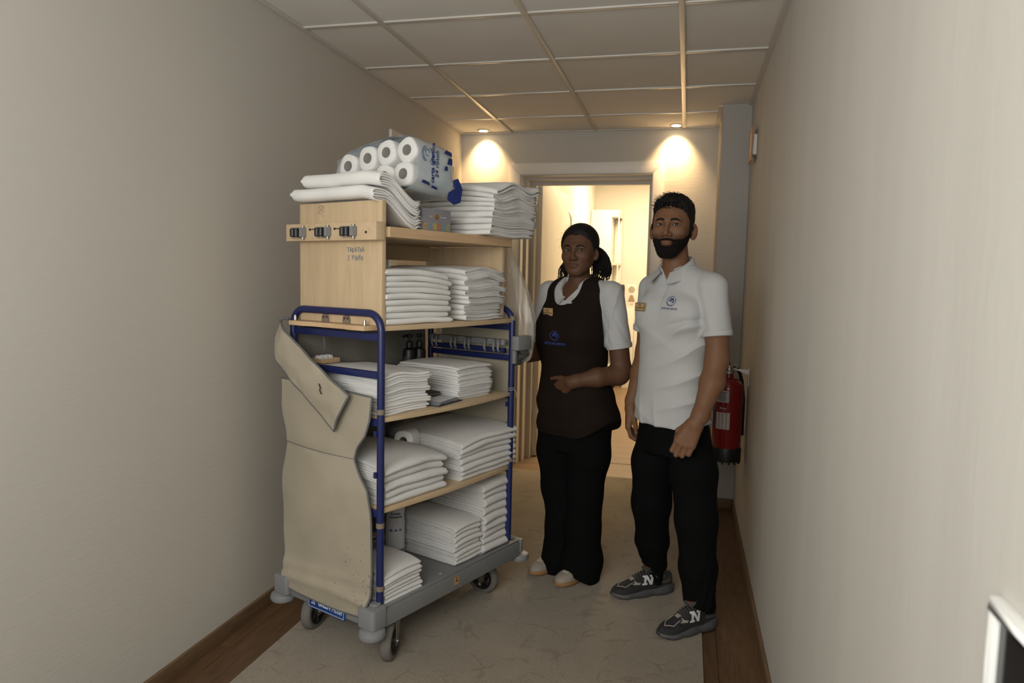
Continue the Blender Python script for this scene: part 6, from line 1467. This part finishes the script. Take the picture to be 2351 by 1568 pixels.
# placket with a button
def cloth_strip(name, x0, x1, z0, z1, c, right, bvh, mt, parent, off=0.0018, nx=4, nz=14, skew=0.0):
    rows = [[(x0 + (x1 - x0) * i / nx + skew * (j / nz), z0 + (z1 - z0) * j / nz, 0) for i in range(nx + 1)] for j in range(nz + 1)]
    mm = MB(); mm.grid(rows); me = project(mm.mesh(name), c, right, (0, 0, 1), bvh, off); setsmooth(me); return link(name, me, mt, parent)
cloth_strip('placket', -0.030, 0.006, 1.295, 1.425, CMn, Sm, bvS, M_POLO, shirtM, 0.0024); cloth_strip('placket_flap', -0.016, 0.012, 1.420, 1.462, CMn, Sm, bvS, M_POLO, shirtM, 0.003, skew=0.014)
pb = surf(bvS, CMn + Sm * -0.012 + Vector((0, 0, 1.402)), Fm, 0.003); MB().lathe([(0.006, -0.001), (0.006, 0.0012), (0.004, 0.0016)], 16, frame(pb, Sm, (0, 0, 1))).build('button', mat('shirt_button', (0.55, 0.53, 0.5), 0.3, var=0.1), shirtM, smooth=40)
# logo on the chest, badge on the other side
vn = Vector((-0.35, -0.93, 0)); rt = vn.cross(Vector((0, 0, 1))) * -1
lp = Vector((-0.062, 3.0, 1.352))
link('shirt_logo', project(subdiv(company_logo(0.046), 1), lp, rt, (0, 0, 1), bvS, 0.0014), M_LOGO, shirtM)
link('shirt_lettering', project(text_mesh('SETECNO SERVIZI', 0.0105, 0.92, 0.0002, 0.00015), lp + Vector((-0.004, 0, -0.034)), rt, (-0.06, 0, 1), bvS, 0.0014), M_LOGO, shirtM)
nb = Vector((-0.72, -0.69, 0)).normalized(); badge_part(bvS, Vector((-0.182, 3.08, 1.322)), nb.cross(Vector((0, 0, 1))) * -1, (0.06, 0, 1), 0.060, 0.034, shirtM, True)
# trousers
def man_trousers(q):
    z = q[2]
    d = sd_loft(q, [(0.70, -0.035, 3.11, 0.145, 0.112), (0.85, -0.038, 3.115, 0.145, 0.108), (0.95, -0.04, 3.12, 0.13, 0.10)], -YM, 2.2, 0.02)
    w1 = 0.0022 * np.sin(38 * z + 9 * np.sin(22 * q[0])) * np.clip((0.5 - z) / 0.3, 0.15, 1)
    l1 = chain(q, [((-0.098, 3.150, 0.80), 0.080), ((-0.113, 3.17, 0.64), 0.093), ((-0.117, 3.19, 0.45), 0.084), ((-0.108, 3.225, 0.26), 0.070), ((-0.094, 3.243, 0.150), 0.056)], 0.03) + w1
    l2 = chain(q, [((0.035, 3.065, 0.80), 0.082), ((0.057, 3.03, 0.64), 0.094), ((0.075, 3.00, 0.45), 0.084), ((0.090, 2.98, 0.26), 0.073), ((0.104, 2.965, 0.110), 0.064)], 0.03) + w1
    l1 = np.maximum(l1, 0.130 - z - 0.40 * ((q[0] + 0.094) * 0.87 + (q[1] - 3.243) * 0.49)); l2 = np.maximum(l2, 0.092 - z - 0.40 * ((q[0] - 0.104) * 0.78 + (q[1] - 2.965) * 0.62))
    return smin(d, np.minimum(l1, l2), 0.02)
link('trousers', sdf_mesh('trousers', man_trousers, (-0.24, 2.84, 0.05), (0.18, 3.34, 1.01), 0.006), M_TROUS, man)
for nm, a, b in (('sock', (-0.088, 3.245), None), ('sock', (0.108, 2.962), None)):
    MB().lathe([(0.034, 0.06), (0.035, 0.10), (0.038, 0.16)], 20, Matrix.Translation((a[0], a[1], 0))).build(nm, M_TROUS, man, smooth=40)
shoe((-0.017, 3.293), (-0.278, 3.146), man, 'runner'); shoe((0.165, 3.000), (-0.057, 2.824), man, 'runner')

# ---- the woman: white polo under a dark brown tabard apron, hand in its pocket
wom = empty('person', (-0.5, 3.38, 0)); tag(wom, 'woman with ponytail in a dark brown apron over white polo, hand in pocket', 'person')
HW = Head((-0.501, 3.37, 1.566), rad(9), 0.985, rad(-1), rad(1))
PW = dict(cran=(0.0765, 0.092, 0.082), face=(0.0725, 0.066, 0.082), jw=0.018, chin=-0.101, jaw=(0.053, 0.053, 0.047), eye=0.0052, nose=-0.003, tip=0.0088, ala=0.0118, mouth=0.0205, ear=(0.0795, 0.92))
YW = rad(28)
wf, wfing, wth = hand((-0.500, 3.233, 0.962), (-0.70, 0.52, -0.52), (0.38, 0.88, 0.10), (-0.60, -0.25, 0.76), 0.98, 'flat')
wf2, _, _ = hand((-0.792, 3.315, 1.082), (-0.75, -0.45, 0.2), (0.2, -0.6, -0.6), (0.1, -0.6, 0.8), 0.92, 'grip')
wR = [((-0.340, 3.335, 1.365), 0.052), ((-0.308, 3.336, 1.20), 0.047), ((-0.283, 3.340, 1.015), 0.0460), ((-0.293, 3.325, 0.995), 0.0455), ((-0.385, 3.265, 0.985), 0.043), ((-0.478, 3.236, 0.968), 0.0290), ((-0.500, 3.233, 0.962), 0.0265)]
wL = [((-0.655, 3.470, 1.36), 0.052), ((-0.690, 3.455, 1.20), 0.049), ((-0.712, 3.440, 1.075), 0.045), ((-0.735, 3.405, 1.070), 0.042), ((-0.785, 3.325, 1.080), 0.027), ((-0.792, 3.315, 1.082), 0.025)]
def wom_body(q):
    d = gate(lambda p: head_sdf(HW.loc(p), PW) * HW.s, q, HW.c, 0.16)
    nk = smin(sd_cone(q, (-0.498, 3.385, 1.50), (-0.497, 3.405, 1.38), 0.046, 0.052), sd_cone(q, (-0.50, 3.40, 1.38), (-0.522, 3.383, 1.31), 0.056, 0.056), 0.04)
    d = smin(d, nk, 0.018)
    for c in (wR, wL): d = smin(d, chain(q, c, 0.02), 0.01)
    d = smin(d, gate(wf, q, (-0.55, 3.24, 0.93), 0.14), 0.012); d = smin(d, gate(wf2, q, (-0.84, 3.28, 1.09), 0.13), 0.012)
    d = smin(d, sd_cone(q, (-0.5, 3.41, 1.37), (-0.35, 3.34, 1.36), 0.055, 0.05), 0.02); d = smin(d, sd_cone(q, (-0.5, 3.41, 1.37), (-0.645, 3.46, 1.36), 0.055, 0.05), 0.02)
    return smin(d, sd_cone(q, (-0.51, 3.40, 1.30), (-0.50, 3.41, 1.0), 0.10, 0.09), 0.03)
me = sdf_mesh('body', wom_body, (-0.90, 3.10, 0.86), (-0.21, 3.56, 1.72), 0.0028, skin_color((0.112, 0.052, 0.029), (0.118, 0.053, 0.037), HW, PW))
link('body', me, M_SKIN, wom); bvW = bvh_of(me)
nails([wth], wom)
for sx in (-1, 1): eye_part(HW, sx, wom, PW['eye'])
for sg_ in (-1, 1): brow_part(HW, bvW, [(sg_ * 0.014, 0.0170), (sg_ * 0.022, 0.0200), (sg_ * 0.032, 0.0225), (sg_ * 0.041, 0.0210), (sg_ * 0.048, 0.0165), (sg_ * 0.052, 0.0120)], wom, M_HAIR, 0.0034)
MB().lathe([(0.0022, -0.002), (0.0026, 0.0), (0.0015, 0.002)], 10, Matrix.Translation(HW.w(0.0785, 0.0, -0.034))).build('ear_stud', M_STEEL, wom, smooth=40)
def wom_hair(q):
    l = HW.loc(q); s_ = skull(l, PW) * HW.s; ax = np.abs(l[0])
    th = 0.009 + 0.004 * np.clip((l[2] - 0.03) / 0.06, 0, 1) + 0.006 * np.clip((0.01 - l[1]) / 0.08, 0, 1)
    gr = 0.0004 * np.sin(420 * np.arctan2(l[0], l[2] + 0.03) / 3.0 + 4 * np.sin(30 * l[1]))
    zh = np.interp(l[1], [-0.12, -0.07, -0.035, -0.012, 0.000, 0.014, 0.028, 0.045, 0.062, 0.10], [-0.085, -0.075, -0.030, 0.004, 0.008, -0.010, 0.022, 0.050, 0.072, 0.084])
    zh = zh - 0.006 * np.exp(-((l[0] - 0.004) / 0.010) ** 2) * (l[1] > 0.04) + 0.0012 * np.sin(l[0] * 500)
    th = 0.0008 + (th - 0.0008) * np.clip((l[2] - zh) / 0.030, 0, 1) ** 0.7
    d = smax(s_ - th - gr, (zh - l[2]) * 0.8, 0.002)
    bun = sd_ell(l, (0.0, -0.108, 0.0), (0.030, 0.026, 0.032))
    return smin(d, bun, 0.02)
hm_ = sdf_mesh('hair', wom_hair, (-0.62, 3.24, 1.42), (-0.39, 3.53, 1.72), 0.0028)
m = MB(); m.v = [tuple(v.co) for v in hm_.vertices]; m.f = [tuple(p.vertices) for p in hm_.polygons]; m.mi = [0] * len(m.f)
rnd = random.Random(4)
for i in range(300):          # ponytail, falling behind the neck and out to both sides
    a = rnd.uniform(-1, 1); right = rnd.random() < 0.68
    ex = rnd.uniform(0.045, 0.135) if right else -rnd.uniform(0.05, 0.125); ln = rnd.uniform(0.62, 1.08); b = rnd.uniform(-0.02, 0.02)
    P = []
    for k in range(10):
        t = k / 9 * ln; x = ex * math.sin(min(1, t * 1.25) * PI / 2) + 0.006 * math.sin(8 * t + i); y = -0.108 - 0.02 * math.sin(PI * t) + b + 0.055 * t * (1 if right else 0.8); z = 0.015 + (0.030 * math.sin(PI * min(1, t * 1.6)) if right else 0) - 0.155 * t ** 1.25 + rnd.uniform(-0.001, 0.001)
        P.append(HW.w(x, y, z))
    strand(m, P, 0.0046, 4)
for i in range(46):            # flyaway strands
    a = rnd.uniform(-1.9, 1.9); x, z = 0.080 * math.sin(a), 0.034 + 0.088 * math.cos(a); y = rnd.uniform(-0.05, 0.03); cu = rnd.uniform(-1, 1); P = []
    L_ = rnd.uniform(0.012, 0.045)
    for k in range(8):
        t = k / 7; P.append(HW.w(x + L_ * t * math.sin(a) * (0.9 if abs(a) > 1 else 0.4) + 0.012 * math.sin(5 * t) * cu, y + 0.01 * t, z + L_ * t * (math.cos(a) * 0.4 - 0.7 * t * (abs(a) > 0.8)) + 0.008 * math.cos(6 * t) * cu - 0.008 * cu))
    strand(m, P, 0.0005, 3)
link('hair', m.mesh('hair', True), M_HAIR, wom)
# white polo
secsW = [(0.95, -0.505, 3.40, 0.150, 0.118), (1.10, -0.522, 3.40, 0.164, 0.130), (1.20, -0.522, 3.40, 0.168, 0.134), (1.30, -0.512, 3.40, 0.162, 0.112), (1.38, -0.50, 3.405, 0.130, 0.085), (1.43, -0.497, 3.41, 0.075, 0.06)]
FWx, FWy = -math.sin(YW), -math.cos(YW); SWx, SWy = math.cos(YW), -math.sin(YW)
Fw = Vector((FWx, FWy, 0)); Sw = Vector((SWx, SWy, 0)); CWn = Vector((-0.505, 3.40, 0))
def af(q): return (q[0] + 0.505) * SWx + (q[1] - 3.40) * SWy, (q[0] + 0.505) * FWx + (q[1] - 3.40) * FWy
def wneck(q, grow=0.0):
    a, f_ = af(q); return smin(sd_cone(q, (-0.498, 3.385, 1.56), (-0.500, 3.400, 1.395), 0.056 + grow, 0.060 + grow), sd_ell([a, f_, q[2]], (-0.010, 0.075, 1.395), (0.062 + grow, 0.09, 0.080 + grow)), 0.02)
def wom_shirt(q):
    a, f_ = af(q); z = q[2]
    d = sd_loft(q, secsW, -YW, 2.2, 0.012)
    d = smin(d, sd_cone(q, (-0.50, 3.41, 1.385), (-0.345, 3.335, 1.372), 0.048, 0.054), 0.05); d = smin(d, sd_cone(q, (-0.50, 3.41, 1.385), (-0.648, 3.465, 1.366), 0.048, 0.054), 0.05)
    s1 = np.maximum(sd_cone(q, (-0.340, 3.335, 1.365), (-0.293, 3.338, 1.09), 0.059, 0.057), cutp(q, (-0.2975, 3.338, 1.132), (0.17, 0.01, -0.98))); s2 = np.maximum(sd_cone(q, (-0.655, 3.470, 1.36), (-0.706, 3.447, 1.10), 0.059, 0.057), cutp(q, (-0.7005, 3.4495, 1.135), (-0.2, -0.09, -0.97)))
    fold = 0.003 * np.sin(40 * z + 70 * q[0]) * np.clip((1.33 - z) / 0.1, 0, 1) + 0.004 * np.exp(-((q[0] + 0.335 + 0.25 * (1.25 - z)) / 0.008) ** 2)
    d = smin(d, s1 - np.abs(fold), 0.015); d = smin(d, s2, 0.015)
    return smax(d, -smin(sd_cone(q, (-0.498, 3.385, 1.56), (-0.505, 3.385, 1.418), 0.055, 0.056), np.maximum(np.maximum(np.abs(a + 0.004) - np.clip((z - 1.330) * 0.85, 0, 0.05), 1.330 - z), -(f_ - 0.02)), 0.006), 0.005)
me = sdf_mesh('polo_shirt', wom_shirt, (-0.79, 3.22, 0.94), (-0.21, 3.58, 1.46), 0.0042); shirtW = link('polo_shirt', me, M_POLO, wom); bvWS = bvh_of(me)
ring_band('sleeve_cuff', (-0.2970, 3.338, 1.129), (0.17, 0.01, -0.98), 0.0605, 0.0595, 0.012, M_POLO, shirtW); ring_band('sleeve_cuff', (-0.7010, 3.449, 1.132), (-0.2, -0.09, -0.97), 0.0605, 0.0595, 0.012, M_POLO, shirtW)
collar_part((-0.500, 3.392), YW, 0.062, 0.078, 1.458, 1.352, 0.20, 0.008, shirtW, fall=0.030)
cloth_strip('placket', -0.018, 0.016, 1.25, 1.325, CWn, Sw, bvWS, M_POLO, shirtW, 0.003)
# tabard apron
secsA = [(0.690, -0.476, 3.40, 0.228, 0.165), (0.80, -0.484, 3.40, 0.210, 0.156), (0.92, -0.500, 3.40, 0.182, 0.144), (1.02, -0.515, 3.40, 0.165, 0.136), (1.10, -0.525, 3.40, 0.175, 0.143), (1.20, -0.526, 3.40, 0.180, 0.146), (1.30, -0.514, 3.40, 0.172, 0.122), (1.38, -0.50, 3.405, 0.142, 0.094), (1.435, -0.497, 3.41, 0.085, 0.07)]
def wom_apron(q):
    a, f_ = af(q); z = q[2]
    hem = 0.700 + 0.085 * np.clip((a - 0.10) / 0.13, 0, 1) ** 2 + 0.02 * np.clip((-a - 0.12) / 0.1, 0, 1)
    d = sd_loft(q, secsA, -YW, 2.2, 0.008)
    bust = smin(sd_ell([a, f_, z], (0.075, 0.075, 1.185), (0.085, 0.085, 0.085)), sd_ell([a, f_, z], (-0.075, 0.075, 1.185), (0.085, 0.085, 0.085)), 0.05); d = smin(d, bust, 0.05)
    d = smin(d, sd_cone(q, (-0.50, 3.41, 1.388), (-0.385, 3.352, 1.378), 0.055, 0.058), 0.04); d = smin(d, sd_cone(q, (-0.50, 3.41, 1.388), (-0.612, 3.452, 1.374), 0.055, 0.058), 0.04)
    # pocket pouch with its gaping upper edge, and swags
    pk_ = sd_ell([a, f_, z], (-0.02, 0.115, 0.835), (0.105, 0.050, 0.085)); d = smin(d, pk_, 0.05)
    lo2 = np.clip((1.0 - z) / 0.1, 0, 1)
    d = d + lo2 * (0.0035 * np.sin(26 * np.hypot((a + 0.03) * 0.9, (z - 1.05) * 1.0) * 2.0 + 0.6) * np.clip((0.90 - z) / 0.05, 0, 1) + 0.003 * np.sin(26 * a + 10 * z)) + 0.0025 * np.sin(30 * (z - 0.6 * a)) * np.clip((1.15 - z) / 0.1, 0, 1)
    d = d - 0.004 * np.exp(-((z - 0.735 - 0.35 * np.clip(a - 0.10, 0, 1)) / 0.006) ** 2) * 0.5
    arm = np.minimum(chain(q, [((-0.335, 3.33, 1.42), 0.066), ((-0.310, 3.335, 1.22), 0.066), ((-0.300, 3.34, 1.09), 0.058)], 0.01), chain(q, [((-0.675, 3.47, 1.42), 0.066), ((-0.700, 3.455, 1.22), 0.062), ((-0.718, 3.44, 1.09), 0.05)], 0.01))
    arm = np.minimum(arm, chain(q, [((-0.32, 3.31, 1.0), 0.046), ((-0.40, 3.25, 0.985), 0.042)], 0.01) + 0.004)
    d = smax(d, -arm, 0.006)
    d = smax(d, -wneck(q, 0.014), 0.006)
    return np.maximum(d, hem - z)
me = sdf_mesh('tabard_apron', wom_apron, (-0.76, 3.16, 0.66), (-0.20, 3.63, 1.47), 0.0045); apron = link('tabard_apron', me, M_APRON, wom); bvA = bvh_of(me)
vw = Vector((-0.36, -0.93, 0)).normalized(); rw = vw.cross(Vector((0, 0, 1))) * -1
link('apron_logo', project(subdiv(company_logo(0.052), 1), (-0.590, 3.25, 1.170), rw, (0, 0, 1), bvA, 0.0014), M_LOGOB, apron)
link('apron_lettering', project(text_mesh('SETECNO SERVIZI', 0.0155, 0.95, 0.0002, 0.0004), (-0.590, 3.25, 1.128), rw, (0, 0, 1), bvA, 0.0014), M_LOGOB, apron)
vb = Vector((-0.62, -0.78, 0)).normalized(); badge_part(bvA, (-0.655, 3.28, 1.275), vb.cross(Vector((0, 0, 1))) * -1, (-0.08, 0, 1), 0.062, 0.036, apron)
# pocket lip
P = [surf(bvA, CWn + Sw * x + Vector((0, 0, 0.915 + 0.10 * abs(x + 0.03) ** 1.2)), Fw, 0.0012) for x in np.linspace(-0.14, 0.10, 17)]
MB().tube(P, 0.0026, 6).build('pocket_hem', M_APRON, apron, smooth=True)
# thin gold bracelet
bw = Vector((-0.472, 3.237, 0.9685)); ad = Vector((-0.93, -0.16, -0.07)).normalized(); A = ad.to_track_quat('Z', 'Y').to_matrix().to_4x4(); A.translation = bw
MB().tube([A @ Vector((0.0308 * math.cos(t), 0.0308 * math.sin(t), 0.010 * math.sin(t + 0.6))) for t in np.linspace(0, 2 * PI, 33)[:-1]], 0.0011, 6, closed=True).build('bracelet', mat('gold_metal', (0.75, 0.48, 0.18), 0.25, 1.0, var=0.05), wom, smooth=True)
def wom_trousers(q):
    z = q[2]; w1 = 0.003 * np.sin(26 * z + 30 * q[0]) * np.clip((0.6 - z) / 0.4, 0.1, 1)
    d = sd_loft(q, [(0.62, -0.50, 3.385, 0.165, 0.125), (0.80, -0.498, 3.39, 0.172, 0.135), (0.95, -0.50, 3.40, 0.14, 0.11)], -YW, 2.2, 0.02)
    l1 = chain(q, [((-0.585, 3.415, 0.76), 0.100), ((-0.582, 3.40, 0.60), 0.098), ((-0.572, 3.395, 0.42), 0.080), ((-0.550, 3.39, 0.24), 0.076), ((-0.553, 3.39, 0.10), 0.082), ((-0.562, 3.375, 0.05), 0.088)], 0.03) + w1
    l2 = chain(q, [((-0.425, 3.37, 0.76), 0.105), ((-0.428, 3.355, 0.60), 0.104), ((-0.438, 3.345, 0.42), 0.086), ((-0.440, 3.34, 0.24), 0.086), ((-0.437, 3.325, 0.10), 0.093), ((-0.443, 3.310, 0.02), 0.098)], 0.03) + w1
    l1 = np.maximum(l1, 0.024 - z - 0.55 * np.clip(-0.572 - q[0] - 0.5 * (q[1] - 3.37), -0.02, 0.08)); l2 = np.maximum(l2, 0.014 - z - 0.42 * np.clip(-0.45 - q[0] - 0.6 * (q[1] - 3.32), -0.02, 0.10) * -1)
    return smin(d, smin(l1, l2, 0.006), 0.02)
link('trousers', sdf_mesh('trousers', wom_trousers, (-0.72, 3.18, 0.0), (-0.28, 3.56, 0.96), 0.006), M_TROUS, wom)
shoe((-0.545, 3.500), (-0.673, 3.262), wom, 'flat'); shoe((-0.400, 3.405), (-0.533, 3.170), wom, 'flat')
for P_ in (man, wom):
    for c_ in P_.children: c_.location = -P_.location
